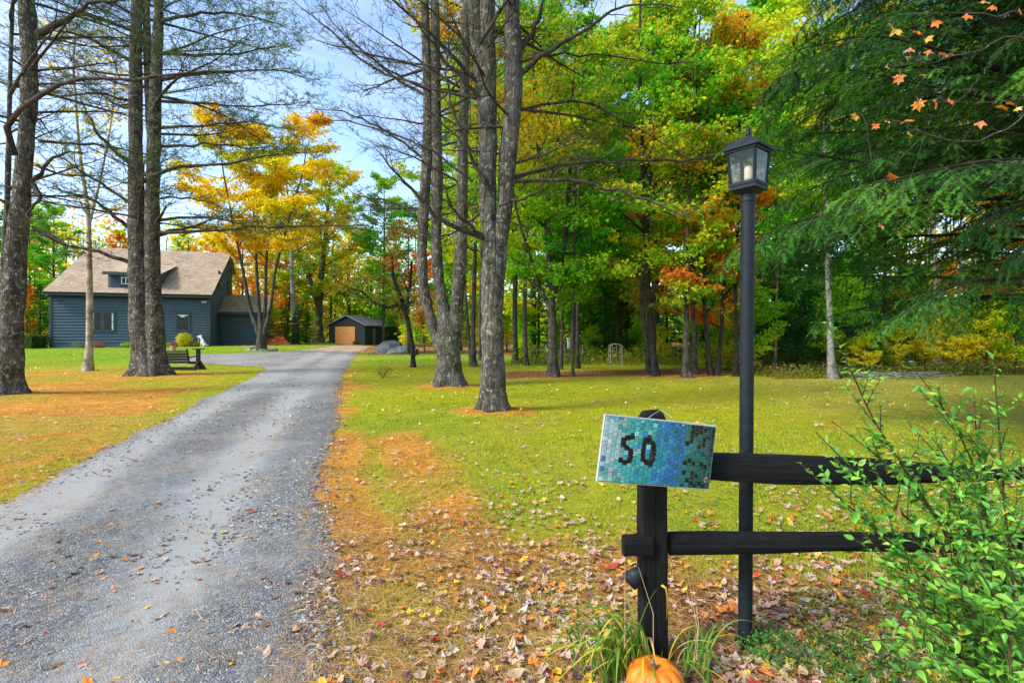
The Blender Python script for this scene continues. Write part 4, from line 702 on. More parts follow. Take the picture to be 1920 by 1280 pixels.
hero_pine('twin stemmed pine in front of the house, the swing seat beside it',
  [[(276, 706, 60), (274, 680, 54), (270, 650, 50), (264, 600, 46), (260, 520, 41), (257, 440, 37), (255, 300, 29), (254, 150, 26), (257, 0, 22)],
   [(293, 704, 50), (292, 670, 42), (291, 640, 40), (290, 600, 38), (287, 540, 31), (285, 440, 30), (287, 320, 28), (291, 200, 25), (296, 60, 21), (298, -10, 19)],
   [(284, 300, 14, .1), (280, 200, 17, .15), (277, 100, 17, .2), (274, 0, 15, .2)]], 17.4, 21,
  [([(243, 491, -.1), (200, 477, -.3), (140, 462, -.5), (85, 443, -.8), (50, 420, -1)], 9), ([(240, 425, 0), (190, 385, -.3), (150, 365, -.5), (60, 345, -.9)], 8), ([(243, 380, 0), (190, 345, -.2), (130, 305, -.6), (85, 275, -.9)], 7), ([(242, 305, 0), (195, 262, -.2), (165, 215, -.4), (150, 180, -.5)], 8),
   ([(298, 440, 0), (360, 425, .3), (420, 405, .6)], 9), ([(300, 436, -.2), (380, 434, -.5), (550, 423, -.9), (700, 424, -1.2)], 7), ([(268, 340, -.3), (330, 312, -.6), (400, 312, -.9), (500, 292, -1.2), (590, 288, -1.4)], 8), ([(288, 425, -.1), (305, 398, -.2), (325, 372, -.3)], 8),
   ([(300, 275, 0), (380, 272, .3), (480, 275, .6), (560, 272, .9)], 6), ([(300, 150, 0), (400, 135, .2), (500, 132, .5), (600, 150, .8)], 7), ([(300, 100, 0), (390, 103, .2), (480, 98, .6), (560, 75, 1)], 7), ([(300, 190, 0), (390, 195, .2), (480, 200, -.5), (590, 190, -1)], 6),
   ([(298, 40, 0), (380, 25, -.3), (470, 30, -.6), (560, 60, -1)], 7), ([(300, 240, 0), (380, 235, -.4), (470, 230, -.9), (555, 245, -1.2)], 6), ([(288, 372, 0), (350, 372, -.2), (420, 388, -.4)], 5), ([(255, 192, 0), (180, 175, -.3), (110, 178, -.6), (20, 160, -1)], 6), ([(255, 120, 0), (180, 80, -.4), (120, 60, -.8), (40, 60, -1)], 7)],
  [(16, 4.6, 13, 2.5, 5.2, -1.0, 1.0, .8), (18, 4.8, 13, 2.0, 4.6, 2.0, 4.3, .6), (26, 12, 20, 2.5, 5.0, 0, 6.28, .9)], 503, 1.1, 'tall pines on the lawns', 1.5, far=1.6, nlat=13)
hero_pine('massive lichen spotted pine trunk at the left edge of the lawn',
  [[(17, 748, 68), (16, 720, 62), (18, 660, 54), (24, 560, 49), (33, 440, 43), (39, 380, 40), (43, 330, 37), (50, 240, 34), (55, 180, 34), (55, 120, 33), (52, 40, 34), (49, -20, 32)],
   [(6, 600, 12, .2), (6, 520, 14, .3), (10, 440, 13, .3), (14, 360, 12, .3)]], 11.8, 14.5,
  [([(28, 292, -.3), (12, 240, -.5), (60, 192, -.8), (130, 152, -1.0), (250, 148, -1.3), (400, 134, -1.7), (545, 128, -2)], 12), ([(70, 65, 0), (110, 45, -.2), (150, 20, -.4), (185, 3, -.6), (320, -2, -1)], 15), ([(62, 345, -.1), (75, 372, -.2), (50, 400, -.3), (62, 420, -.5)], 9), ([(60, 340, 0), (110, 290, -.2), (165, 285, -.4)], 8),
   ([(62, 425, 0), (100, 445, -.3), (150, 475, -.5)], 6), ([(75, 265, 0), (160, 270, .2), (250, 285, .5), (330, 300, .8)], 6), ([(70, 310, 0), (100, 325, -.2), (170, 330, -.5), (240, 345, -.9)], 6)],
  [(16, 4.2, 9.6, 1.8, 3.8, -1.1, 1.2, .6), (10, 4, 9.6, 1.5, 3, 2, 4.3, .5), (16, 9, 14, 2, 3.6, 0, 6.28, .9)], 504, .35, 'tall pines on the lawns', 1.1, far=1.2, flare=.5)

# ================================================================== hemlocks at the right
BOUGH = []
def make_bough(seed, ln=5.0, n2=30, n3=15, far=1.0):
    """a drooping flat bough along +X, 5 m long: wood mesh and needle mesh, shared by all boughs"""
    rng = RNG(seed); P1 = grow(np.zeros((1, 3)), np.array([[1., 0, .16]]), ln, 16, rng, .05, -.03)[0]; R1 = np.linspace(.05, .004, 16); g = MB(); v, fa = tubes(P1[None], R1[None], 6); g.add(v, fa)
    p, d, fr, rr = spawn(P1[None], R1[None], n2, .10, .99, .85, rng, planar=True, lift=-.08); l2 = (1.3 - fr) * rng.uniform(.5, 1.2, n2) * ln * .26 + .15
    L2 = grow(p, d, l2, 8, rng, .08, -.07); v, fa = tubes(L2, taper(n2, 8, .008, .002), 4); g.add(v, fa)
    p, d, fr, rr = spawn(L2, taper(n2, 8, .008, .002), n3, .05, .99, .8, rng, planar=True, lift=-.12); l3 = rng.uniform(.10, .36, len(p)) * (1.15 - .5 * fr); L3 = grow(p, d, l3, 5, rng, .10, -.11); v, fa = tubes(L3, taper(len(p), 5, .0024 * far, .0012 * far), 3); g.add(v, fa)
    c = L3[:, :-1]; dv = L3[:, 1:] - c; m_ = 3; f = (np.arange(m_) + .5) / m_; pos = (c[:, :, None] + dv[:, :, None] * f[None, None, :, None]).reshape(-1, 3); dn = norm(rep(dv.reshape(-1, 3), m_)); s = norm(np.cross(dn, [0, 0, 1.]))
    sg = np.tile([1., -1.], len(pos)); pos = rep(pos, 2); dn = rep(dn, 2); s = rep(s, 2) * sg[:, None]; M = len(pos); dd = norm(dn * .55 + s * .95 + rng.normal(0, .16, (M, 3)) + [0, 0, -.12]); l = rng.uniform(.022, .042, M)[:, None] * far; wv = dn * .0055 * far
    V = np.stack([pos - wv, pos + wv, pos + dd * l], 1); NG = MB(); NG.add(V.reshape(-1, 3), np.arange(3 * M).reshape(-1, 3), rep(pal(pos, P_hem, rng, 1.3, .22, seed), 3)); BOUGH.append((g.mesh('branch', B_twig, True), NG.mesh('needles', M_needle)))
for k in range(9): make_bough(620 + k, far=1.12)
def hemlock(label, X, Y, H, r, n1, z0, z1, Lr, azs, seed, group, back=20):
    rng = RNG(seed); zg = float(gz(X, Y)); t = thing('hemlock_tree', label, 'tree', (X, Y, zg), group); pa, ra = straight(H, r, rng, 26, .006, (X, Y, zg - .1)); g = MB(); trunk_mesh(g, pa, ra, 16, .4, .4, .06, seed); g.build('trunk', B_maple, t, True)
    for q in range(n1 + back):
        if q < n1: z = z0 + (z1 - z0) * (q + rng.random()) / n1; a = radians(rng.uniform(*azs))
        else: z = rng.uniform(z0, H * .95); a = rng.uniform(0, 6.28)
        ln = Lr * np.interp(z / H, [0, .2, .55, 1], [.85, 1, .8, .2]) * rng.uniform(.65, 1.1); w_, nd = BOUGH[int(rng.integers(0, len(BOUGH)))]; s = ln / 5.0; b_ = link('branch', w_, t); b_.location = (0, 0, z); b_.rotation_euler = (rng.normal(0, .2), rng.normal(.0, .11), a); b_.scale = (s, s * rng.uniform(.85, 1.15) * rng.choice([-1, 1]), s * rng.uniform(.8, 1.2)); link('needles', nd, b_, True)
    return t
hemlock('hemlock with long drooping dark green boughs hanging in from the right edge', 8.3, 6.8, 15, .24, 80, 3.0, 9.5, 4.7, (142, 222), 601, 'hemlocks at the right edge')
hk = [x for x in COL.objects if x.name == 'hemlock_tree'][0]; rgk = RNG(677)
for q in range(15):
    w_, nd = BOUGH[int(rgk.integers(0, len(BOUGH)))]; b_ = link('branch', w_, hk); s = rgk.uniform(.5, .8); b_.location = (0, 0, rgk.uniform(1.9, 3.0)); b_.rotation_euler = (rgk.normal(0, .2), rgk.normal(.04, .08), radians(rgk.uniform(148, 232))); b_.scale = (s, s * rgk.choice([-1, 1]), s * 1.15); link('needles', nd, b_, True)
hemlock('hemlock farther back whose boughs fill the space right of the lantern', 12.9, 11.2, 18, .26, 86, 4.9, 13, 6.6, (138, 218), 602, 'hemlocks at the right edge')
# ================================================================== house
def frame(o, u, v):
    o = np.array(o, float); u = np.array([*u, 0.]); v = np.array([*v, 0.])
    return lambda V: o + np.asarray(V, float)[:, 0:1] * u + np.asarray(V, float)[:, 1:2] * v + np.asarray(V, float)[:, 2:3] * np.array([0, 0, 1.])
A = np.array([-31.0, 34.0]); B = np.array([-22.1, 37.0]); U = norm(B - A); Vd = np.array([-U[1], U[0]]); LH = float(np.linalg.norm(B - A)); ZG = .42
hf = frame((A[0], A[1], 0), U, Vd)
M_siding = simple('blue_grey_siding', (.048, .084, .112), .55, .35, .12, 3, .2, 60); M_trim = simple('dark_navy_trim', (.028, .05, .068), .5, .4, .08)
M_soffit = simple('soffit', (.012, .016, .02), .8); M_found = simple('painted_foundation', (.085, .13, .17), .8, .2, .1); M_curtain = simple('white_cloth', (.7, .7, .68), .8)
M_white = simple('white_paint', (.75, .76, .76), .5); m, t, b = newmat('window_glass', .1, .18); b.inputs['Base Color'].default_value = (.012, .02, .02, 1); M_glass = m
def shingle(name, c1, c2, c3, s=1.0):
    m, t, b = newmat(name, .95, .1); v = coords(t); n1 = noise(t, v, 9 * s, 3, .8); n2 = noise(t, v, .8, 4)
    vo = N(t, 'ShaderNodeTexVoronoi'); vo.inputs['Scale'].default_value = 4.2 * s; L(t, coords(t, 'Object', (1, 1, 2.2)), vo.inputs['Vector'])
    c = ramp(t, vo.outputs['Color'], [(.1, c1), (.5, c2), (.9, c3)]); c = mix(t, .5, c, ramp(t, n1, [(.3, c1), (.7, c3)])); c = mix(t, 1.0, c, ramp(t, n2, [(.3, (.88, .86, .88)), (.7, (1.1, 1.1, 1.08))]), 'MULTIPLY'); L(t, c, b.inputs['Base Color']); return m
M_roof = shingle('brown_shingle', (.23, .165, .11), (.39, .295, .20), (.52, .41, .29)); M_roof2 = shingle('wing_shingle', (.15, .11, .07), (.26, .20, .12), (.36, .29, .18))
house = thing('house', 'large dark blue clapboard house with brown shingle roof and shed dormer behind the twin pine', 'house', (A[0], A[1], ZG))
ZE, ZR, VRg, VB, ZB = 4.22, 8.15, 6.3, 8.0, 7.0
def roofz(v): return np.interp(v, [-.5, VRg, VB + .4], [ZE - .05, ZR, ZB - .25])
def clap(G, fr, length_fn, z0, z1, ex=.2, axis='u', holes=()):
    z = z0
    while z < z1 - .02:
        a0, a1 = length_fn(z + ex * .5); zt = min(z + ex, z1)
        if a1 > a0 + .05:
            P_ = [[a0, -.075, z], [a1, -.075, z], [a1, -.004, zt], [a0, -.004, zt]]; Q = [[a0, 0, z], [a1, 0, z], [a1, -.075, z], [a0, -.075, z]]
            G.add(fr(np.array(P_)), [[0, 1, 2, 3]]); G.add(fr(np.array(Q)), [[0, 1, 2, 3]])
        z += ex
def win(parent, fr_in, x0, x1, z0, z1, trim=.10, mull=True, curtain=None, cross=False, deep=.05, mat_t=None):
    fr = lambda V: fr_in(np.asarray(V, float) - [0, .045, 0])
    mt = mat_t or M_trim; g = MB()
    for a, b_ in (((x0 - trim, -deep, z0 - trim), (x0, .0, z1 + trim)), ((x1, -deep, z0 - trim), (x1 + trim, 0, z1 + trim)), ((x0, -deep, z1), (x1, 0, z1 + trim)), ((x0, -deep - .02, z0 - trim), (x1, 0, z0))): g.box(a, b_, fr)
    w_ = g.build('window', mt, parent); s = MB(); zm = (z0 + z1) / 2
    if mull: s.box((x0 + .002, -.045, zm - .025), (x1 - .002, -.03, zm + .025), fr)
    for a, b_ in (((x0 + .001, -.04, z0), (x0 + .04, -.03, z1)), ((x1 - .04, -.04, z0), (x1 - .001, -.03, z1)), ((x0 + .04, -.04, z0), (x1 - .04, -.03, z0 + .04)), ((x0 + .04, -.04, z1 - .04), (x1 - .04, -.03, z1))): s.box(a, b_, fr)
    if cross: s.box(((x0 + x1) / 2 - .02, -.046, z0), ((x0 + x1) / 2 + .02, -.031, z1), fr)
    s.build('sash', M_white if cross else mt, w_)
    hh_ = [(z0, zm), (zm, z1)] if mull else [(z0, z1)]
    for za, zb in hh_: p_ = MB(); p_.quad(*fr(np.array([[x0 + .03, -.028, za], [x1 - .03, -.028, za], [x1 - .03, -.028, zb], [x0 + .03, -.028, zb]]))); p_.build('pane', M_glass, w_)
    if curtain:
        for (a0, a1, c0, c1) in curtain: c_ = MB(); c_.box((a0, -.0295, c0), (a1, -.0285, c1), fr); c_.build('curtain', M_curtain, w_)
    return w_
# body walls (solid slab behind the boards)
g = MB(); g.box((0, .0, ZG - .3), (LH, .15, ZE), hf); g.build('front_wall', M_siding, house)
def gable(u0, u1):
    vs_ = [(.15, ZG - .3), (VB, ZG - .3), (VB, ZB - .1), (VRg, ZR - .12), (.15, roofz(.15) - .12)]; g = MB()
    V = np.array([[u_, a, z] for u_ in (u0, u1) for a, z in vs_]); g.add(hf(V), [[0, 1, 6, 5], [1, 2, 7, 6], [2, 3, 8, 7], [3, 4, 9, 8], [4, 0, 5, 9]]); g.add(hf(V), [[0, 3, 1], [1, 3, 2], [0, 4, 3], [5, 6, 8], [6, 7, 8], [5, 8, 9]]); return g
gable(LH - .15, LH).build('gable_wall', M_siding, house); gable(0, .15).build('gable_wall', M_siding, house)
g = MB(); g.box((.15, VB - .15, ZG - .3), (LH - .15, VB, ZB - .1), hf); g.build('back_wall', M_siding, house)
g = MB(); clap(g, hf, lambda z: (.14, LH - .12), ZG + .38, ZE - .3); g.build('clapboards', M_siding, house, stuff=True)
sf = frame((A[0] + U[0] * LH, A[1] + U[1] * LH, 0), Vd, -U)                 # right gable: u runs back, outward is +U
def gl(z):
    vf = np.interp(z, [ZE - .3, ZR - .15], [.1, VRg]) if z > ZE - .3 else .1; vb = VB if z < ZB - .2 else np.interp(z, [ZB - .2, ZR - .15], [VB, VRg]); return vf, vb
g = MB(); clap(g, sf, gl, ZG + .38, ZR - .2); g.build('clapboards', M_siding, house, stuff=True)
g = MB(); g.box((-.03, -.02, ZG - .3), (LH + .03, -.001, ZG + .37), hf); g.build('foundation_band', M_found, house)
g = MB(); g.box((-.03, -.085, ZG + .1), (.12, .001, ZE - .3), hf); g.build('corner_board', M_trim, house); g = MB(); g.box((LH - .12, -.085, ZG + .1), (LH + .086, .12, ZE - .3), hf); g.build('corner_board', M_trim, house)
g = MB(); g.box((0, -.4, ZE - .34), (LH, -.002, ZE - .26), hf); g.build('soffit', M_soffit, house)
g = MB(); g.box((-.25, -.50, ZE - .25), (LH + .22, -.40, ZE - .09), hf); g.build('fascia', M_trim, house)
# roof in overlapping courses
def courses(G, fr, u0f, u1f, va, za, vb, zb, n, th=.035):
    for i in range(n):
        a, b_ = i / n, (i + 1.25) / n; b_ = min(b_, 1); v0, z0_ = va + (vb - va) * a, za + (zb - za) * a; v1, z1_ = va + (vb - va) * b_, za + (zb - za) * b_
        V = np.array([[u0f(a), v0, z0_ + th], [u1f(a), v0, z0_ + th], [u1f(b_), v1, z1_ + .006], [u0f(b_), v1, z1_ + .006], [u0f(a), v0, z0_ - .004], [u1f(a), v0, z0_ - .004]]); G.add(fr(V), [[0, 1, 2, 3], [4, 5, 1, 0]])
def roofslab(u0, u1, va, za, vb, zb, fr, th=.13):
    g = MB(); V = np.array([[u, v, z - d_] for d_ in (0, th) for (v, z) in ((va, za), (vb, zb)) for u in (u0, u1)]); g.add(fr(V), [[0, 1, 3, 2], [4, 6, 7, 5], [0, 4, 5, 1], [2, 3, 7, 6], [0, 2, 6, 4], [1, 5, 7, 3]]); return g
r0 = roofslab(-.18, LH + .28, -.5, ZE - .05, VRg, ZR, hf).build('roof', M_soffit, house)
g = MB(); courses(g, hf, lambda a: -.19, lambda a: LH + .285, -.52, ZE - .055, VRg + .02, ZR + .005, 46); g.build('shingles', M_roof, r0, stuff=True)
r1 = roofslab(-.18, LH + .28, VB + .35, ZB - .3, VRg, ZR, hf).build('roof', M_roof, house)
# dormer
g = MB(); d0, d1 = 3.19, 6.22; V = []
dv = .15; g.box((d0, dv, 4.55), (d1, dv + .1, 5.5), hf); dr = g.build('dormer', M_siding, house)
g = MB(); clap(g, frame(hf(np.array([[0, dv, 0]]))[0], U, Vd), lambda z: (d0 + .08, d1 - .08), 4.7, 5.45, .12); g.build('clapboards', M_siding, dr, stuff=True)
g = MB()
for ux in (d0, d1 - .06): Vq = np.array([[x, v, z] for x in (ux, ux + .06) for v, z in ((dv + .1, 4.5), (3.4, 6.35), (dv + .1, 5.5))]); g.add(hf(Vq), [[0, 1, 2], [3, 5, 4]]); g.add(hf(Vq), [[0, 3, 4, 1], [1, 4, 5, 2], [2, 5, 3, 0]])
g.build('dormer_cheek', M_trim, dr)
g = roofslab(d0 - .22, d1 + .2, -.15, 5.62, 3.5, 6.62, hf, .06); g.build('dormer_roof', M_roof, dr); g = MB(); g.box((d0 - .22, -.18, 5.44), (d1 + .2, -.15, 5.66), hf); g.build('fascia', M_trim, dr)
df = frame(hf(np.array([[0, dv, 0]]))[0], U, Vd)
win(house, df, 3.98, 4.52, 4.84, 5.32, .08, False, cross=True, deep=.04); win(house, df, 4.95, 5.49, 4.84, 5.32, .08, False, cross=True, deep=.04)
# windows
win(house, hf, 2.36, 2.90, 1.60, 2.82, .08, curtain=[(2.40, 2.46, 1.65, 2.78)]); win(house, hf, 3.04, 3.60, 1.60, 2.82, .08, curtain=[(3.48, 3.56, 1.65, 2.78)])
win(house, hf, 7.36, 8.10, 1.62, 2.86, .10, curtain=[(7.42, 8.04, 2.66, 2.72), (7.6, 7.86, 2.55, 2.66)])
win(house, sf, 2.05, 2.55, 1.62, 2.86, .09); win(house, sf, 2.6, 3.1, 4.9, 6.2, .08); win(house, sf, 6.0, 6.5, 4.5, 5.8, .08)
g = MB(); q = hf(np.array([[LH - .35, -.10, ZE - .52]]))[0]; g.tube([q, q + [-.02, -.12, -.06]], [.05, .075], 10); g.tube([q + [.16, 0, 0], q + [.2, -.12, -.05]], [.05, .075], 10); g.box(q - [.03, .0, .04], q + [.2, .09, .04]); g.build('security_light', M_white, house)
# low stone/vent boxes and meter at the foundation
for uu, zz_ in ((7.45, .95), (8.65, 1.15)): g = MB(); g.box((uu, -.16, zz_ - .09), (uu + .2, -.03, zz_ + .09), hf); g.box((uu + .06, -.14, ZG), (uu + .12, -.08, zz_ - .092), hf); g.build('utility_box', M_white, house)
# ---- wing
wo_ = sf(np.array([[3.1, 0, 0]]))[0]; wf = frame((wo_[0], wo_[1], 0), U, Vd); LW = 3.25
wing = thing('house_wing', 'low blue clapboard wing with a brown roof attached to the right gable of the house', 'building', (wo_[0] + .2, wo_[1], ZG - .1))
g = MB(); g.box((.03, 0, ZG - .4), (LW, .14, 3.1), wf); g.build('front_wall', M_siding, wing); g = MB(); g.box((LW - .14, .14, ZG - .4), (LW, 3.8, 3.1), wf); g.build('side_wall', M_siding, wing)
g = MB(); clap(g, wf, lambda z: (.05, LW), ZG + .3, 2.98); g.build('clapboards', M_siding, wing, stuff=True)
r2 = roofslab(.04, LW + .25, -.35, 3.08, 1.95, 4.55, wf, .1).build('roof', M_soffit, wing); g = MB(); courses(g, wf, lambda a: .035 + .0 * a, lambda a: LW + .255, -.37, 3.085, 1.97, 4.56, 17); g.build('shingles', M_roof2, r2, stuff=True)
r3 = roofslab(.04, LW + .25, 4.2, 3.08, 1.97, 4.55, wf, .1).build('roof', M_roof2, wing)
g = MB(); g.box((.04, -.36, 2.9), (LW + .25, -.30, 3.07), wf); g.build('fascia', M_trim, wing)
for i in range(4): u0 = .95 + i * .44; win(wing, wf, u0, u0 + .38, 2.36, 2.58, .03, False, mat_t=M_trim)
g = MB()
for i in range(26): g.beam(*wf(np.array([[.3 + i * .11, -.04, ZG - .1], [.42 + i * .11, -.04, ZG + .22]])), .012, .02)
for i in range(26): g.beam(*wf(np.array([[.42 + i * .11, -.05, ZG - .1], [.3 + i * .11, -.05, ZG + .22]])), .012, .02)
g.build('lattice', simple('grey_lattice', (.2, .22, .24), .8), wing, stuff=True)
# ---- steps and deck at the right of the wing
M_deck = simple('red_stained_wood', (.75, .20, .06), .6, .3, .2, 12); xo = PX(500, 650, 41.5)
zg_ = float(gz(xo[0], 41.5)); xo = np.array([xo[0] + .0, 41.5, 0])
dfm = frame(xo, norm(np.array([1., .15])), norm(np.array([-.15, 1.])))
deck = thing('deck_steps', 'red stained wooden steps and deck with a railing, right of the house wing', 'steps', (xo[0], xo[1], zg_))
for i in range(4):
    g = MB(); g.box((-1.2, i * .3, zg_ + .19 * i), (1.75 - i * .25, i * .3 + .04, zg_ + .19 * (i + 1) - .04), dfm); g.build('riser', M_deck, deck)
    g = MB(); g.box((-1.22, i * .3 - .04, zg_ + .19 * (i + 1) - .037), (1.78 - i * .25, i * .3 + .26, zg_ + .19 * (i + 1)), dfm); g.build('tread', M_deck, deck)
g = MB(); g.box((-1.2, 1.17, zg_ + .5), (.9, 3.2, zg_ + .757), dfm); g.build('deck_floor', M_deck, deck)
M_rail = simple('brown_rail', (.22, .10, .04), .7)
for u_ in (-.9, .10, .95): g = MB(); g.box((u_, 1.3, zg_ + .76), (u_ + .09, 1.39, zg_ + 1.72), dfm); g.build('post', M_rail, deck)
g = MB(); g.box((-.9, 1.28, zg_ + 1.722), (1.06, 1.41, zg_ + 1.78), dfm); g.box((-.9, 1.32, zg_ + .9), (.95, 1.36, zg_ + .97), dfm); g.build('handrail', M_rail, deck)
for i in range(9): g = MB(); g.box((-.78 + i * .19, 1.325, zg_ + .972), (-.75 + i * .19, 1.355, zg_ + 1.72), dfm); g.build('baluster', M_rail, deck)
# pumpkins
def pumpkin(name, label, c, r, group=None, n=10, res=(56, 26), stemk=1.0, squash=.8, mat=None, seed=0):
    t = thing(name, label, 'pumpkin', c, group); th = np.linspace(0, 2 * pi, res[0], endpoint=False); ph = np.linspace(-pi / 2, pi / 2, res[1]); TH, PH = np.meshgrid(th, ph)
    rr = (np.cos(PH) ** .82) * (1 - .02 + .19 * (np.abs(np.cos(TH * n / 2 + .2 * np.sin(TH + seed))) ** .55 - .5) * np.cos(PH) ** .35 + .02 * np.sin(TH + seed)); zz = np.sin(PH) * squash * (1 - .0) ; dim = np.exp(-((np.cos(PH)) / .28) ** 2); zz = zz - np.sign(PH) * .22 * dim
    V = np.stack([rr * np.cos(TH), rr * np.sin(TH), zz + squash * .88], -1).reshape(-1, 3) * r + np.array(c); nx = res[0]; i = np.arange(nx); j = np.arange(res[1] - 1)[:, None] * nx
    Fa = np.stack([j + i, j + (i + 1) % nx, j + nx + (i + 1) % nx, j + nx + i], -1).reshape(-1, 4); g = MB(); g.add(V, Fa); g.build('body', mat or M_pump, t, True)
    top = np.array(c) + [0, 0, r * squash * 1.52]; g = MB(); k = 7; s = np.linspace(0, 1, k); P_ = np.stack([top[0] + .12 * r * s ** 2 * stemk * -1, top[1] - .10 * r * s, top[2] + r * .42 * s * stemk], -1); R_ = r * np.array([.20, .12, .085, .075, .075, .085, .10]); V, Fa = tubes(P_[None], R_[None], 12)
    V = V.reshape(k, 12, 3); V = P_[:, None] + (V - P_[:, None]) * (1 + .22 * np.cos(np.arange(12) * pi))[None, :, None]; V = V.reshape(-1, 3); g.add(np.r_[V, [P_[-1]]], np.array([[(k - 1) * 12 + i_, (k - 1) * 12 + (i_ + 1) % 12, k * 12] for i_ in range(12)])); g.Fq.append(Fa); g.build('stem', M_stem, t, True); return t
m, t, b = newmat('pumpkin_skin', .38, .5); vv = coords(t); n1 = noise(t, vv, 9, 5); n2 = noise(t, vv, 70, 3); c = ramp(t, n1, [(.3, (.72, .17, .008)), (.7, (.90, .27, .015))]); c = mix(t, 1, c, ramp(t, n2, [(.25, (.75, .68, .6)), (.6, (1, 1, 1))]), 'MULTIPLY'); sc9 = ramp(t, noise(t, vv, 26, 7, .75, 1.2), [(.62, 0.0), (.68, .7)]); c = mix(t, sc9, c, (.42, .20, .07)); L(t, c, b.inputs['Base Color']); bump(t, b, n2, .35, .006); b.inputs['Roughness'].default_value = .5; M_pump = m
M_stem = simple('pumpkin_stem', (.22, .14, .07), .9, .1, .35, 60, .5, 120)
for (u_, v_, st_, r, lb) in ((-.35, .55, 3, .19, 'small orange pumpkin, highest of the three on the red deck steps'), (.55, .16, 2 - 1, .19, 'small orange pumpkin, lowest and middle of the three on the red deck steps'), (1.12, .42, 2, .18, 'small orange pumpkin, rightmost of the three on the red deck steps')):
    i_ = {3: 1, 1: 0, 2: 1}[st_]; p_ = dfm(np.array([[u_, i_ * .3 + .1, zg_ + .19 * (i_ + 1)]]))[0]; pumpkin('pumpkin', lb, p_, r, 'pumpkins on the deck steps', res=(30, 12))
def leafball(name, label, cat, c, r, h, pal_, n, size, seed, pot=None, group=None, potcol=(.55, .22, .12), stems=6, potr=None, wd=.6, fl=0):
    rg = RNG(seed); t = thing(name, label, cat, c, group); z0 = 0
    if pot:
        g = MB(); pr = potr or r * .6; zz = np.linspace(0, 1, 8); prof = [(.0, 0), (pr * .68, 0), (pr * .95, pot * .85), (pr * 1.05, pot * .86), (pr * 1.05, pot), (pr * .9, pot), (pr * .88, pot * .9), (0, pot * .9)]; th = np.linspace(0, 2 * pi, 16, endpoint=False)
        V = np.array([[q[0] * cos(a), q[0] * sin(a), q[1]] for q in prof for a in th]) + np.array(c); i = np.arange(16); Fa = np.concatenate([np.stack([k * 16 + i, k * 16 + (i + 1) % 16, (k + 1) * 16 + (i + 1) % 16, (k + 1) * 16 + i], -1) for k in range(len(prof) - 1)]); g.add(V, Fa); g.build('pot', simple('pot_clay', potcol, .8), t); z0 = pot * .9
    g = MB()
    for k in range(stems): a = rg.uniform(0, 6.28); p0 = np.array(c) + [0, 0, z0 - .01]; g.tube([p0, p0 + [cos(a) * r * .3, sin(a) * r * .3, h * .45], p0 + [cos(a) * r * .75, sin(a) * r * .75, h * .8]], [.012 * h + .003, .006, .003], 5)
    g.build('stem', B_fine, t); v = norm(rg.normal(0, 1, (n, 3))) * rg.uniform(.55, 1.08, (n, 1)); v[:, 2] = v[:, 2] * .5 + .55; c0 = np.array(c) + [0, 0, z0] + v * [r, r, h] ; s = size * rg.uniform(.7, 1.3, n); V, Fa = leafquads(c0, norm(v - [0, 0, .3]) + rg.normal(0, .4, (n, 3)), rg.normal(0, 1, (n, 3)), s, s * wd); g = MB(); g.add(V, Fa, rep(pal(c0, pal_, rg, 3, .3), 4)); g.build('foliage', M_leaf, t, stuff=True); return t
p_ = dfm(np.array([[.15, .72, zg_ + .57]]))[0]; leafball('flower_pot', 'pot of white chrysanthemums on the deck steps', 'potted plant', p_, .3, .25, [(.75, .78, .6), (.7, .72, .55), (.1, .2, .05)], 500, .06, 1, .2, None, (.05, .05, .05), potr=.2)
p_ = dfm(np.array([[-.75, 1.2, zg_ + .76]]))[0]; leafball('flower_pot', 'pot of red orange flowers at the top of the deck steps', 'potted plant', p_, .38, .35, [(.65, .12, .03), (.55, .05, .02), (.2, .16, .03)], 600, .07, 2, .22, None, (.10, .05, .03), potr=.25)
# foundation plants
def hp(u, v): q = hf(np.array([[u, v, 0]]))[0]; q[2] = float(gz(q[0], q[1])) - .01; return q
leafball('garden_shrub', 'bright yellow green shrub against the house front, below and right of the right window', 'shrub', hp(8.0, -.75), .52, .95, [(.4, .5, .02), (.66, .6, .03), (.72, .42, .03)], 1500, .09, 3)
leafball('garden_plant', 'low brown and orange faded plant beside the bright yellow shrub', 'plant', hp(8.75, -.7), .45, .4, [(.3, .12, .04), (.45, .3, .06), (.2, .22, .05)], 600, .08, 4, group='foundation planting')
leafball('garden_plant', 'low green hosta at the house front left of the small white utility box', 'plant', hp(6.0, -.6), .5, .3, [(.12, .32, .03), (.25, .42, .05)], 500, .13, 5, group='foundation planting')
leafball('garden_plant', 'low green plant in front of the left utility box', 'plant', hp(7.2, -.6), .4, .32, [(.12, .3, .05), (.4, .5, .2)], 500, .1, 6, group='foundation planting')
leafball('garden_plant', 'feathery grey green plant at the house front left of the slim birch', 'plant', hp(2.0, -.6), .7, .45, [(.2, .24, .12), (.3, .3, .16)], 700, .09, 7, wd=.15, group='foundation planting')
leafball('garden_plant', 'reddish flowers at the house front just right of the slim birch', 'plant', hp(2.95, -.6), .35, .35, [(.45, .1, .08), (.12, .2, .05)], 400, .08, 8, group='foundation planting')
leafball('garden_plant', 'green plant at the house front left of the twin pine', 'plant', hp(4.6, -.6), .45, .35, [(.2, .36, .04), (.35, .42, .06)], 500, .11, 9, group='foundation planting')
X_, Y_ = (325 - CX) / F * 30.5, 30.5; leafball('flower_pot', 'terracotta pot with dull pink flowers on the grass behind the swing seat', 'potted plant', (X_, Y_, float(gz(X_, Y_))), .24, .2, [(.3, .12, .14), (.4, .2, .2)], 300, .06, 10, .3, None, (.55, .26, .16), potr=.17)
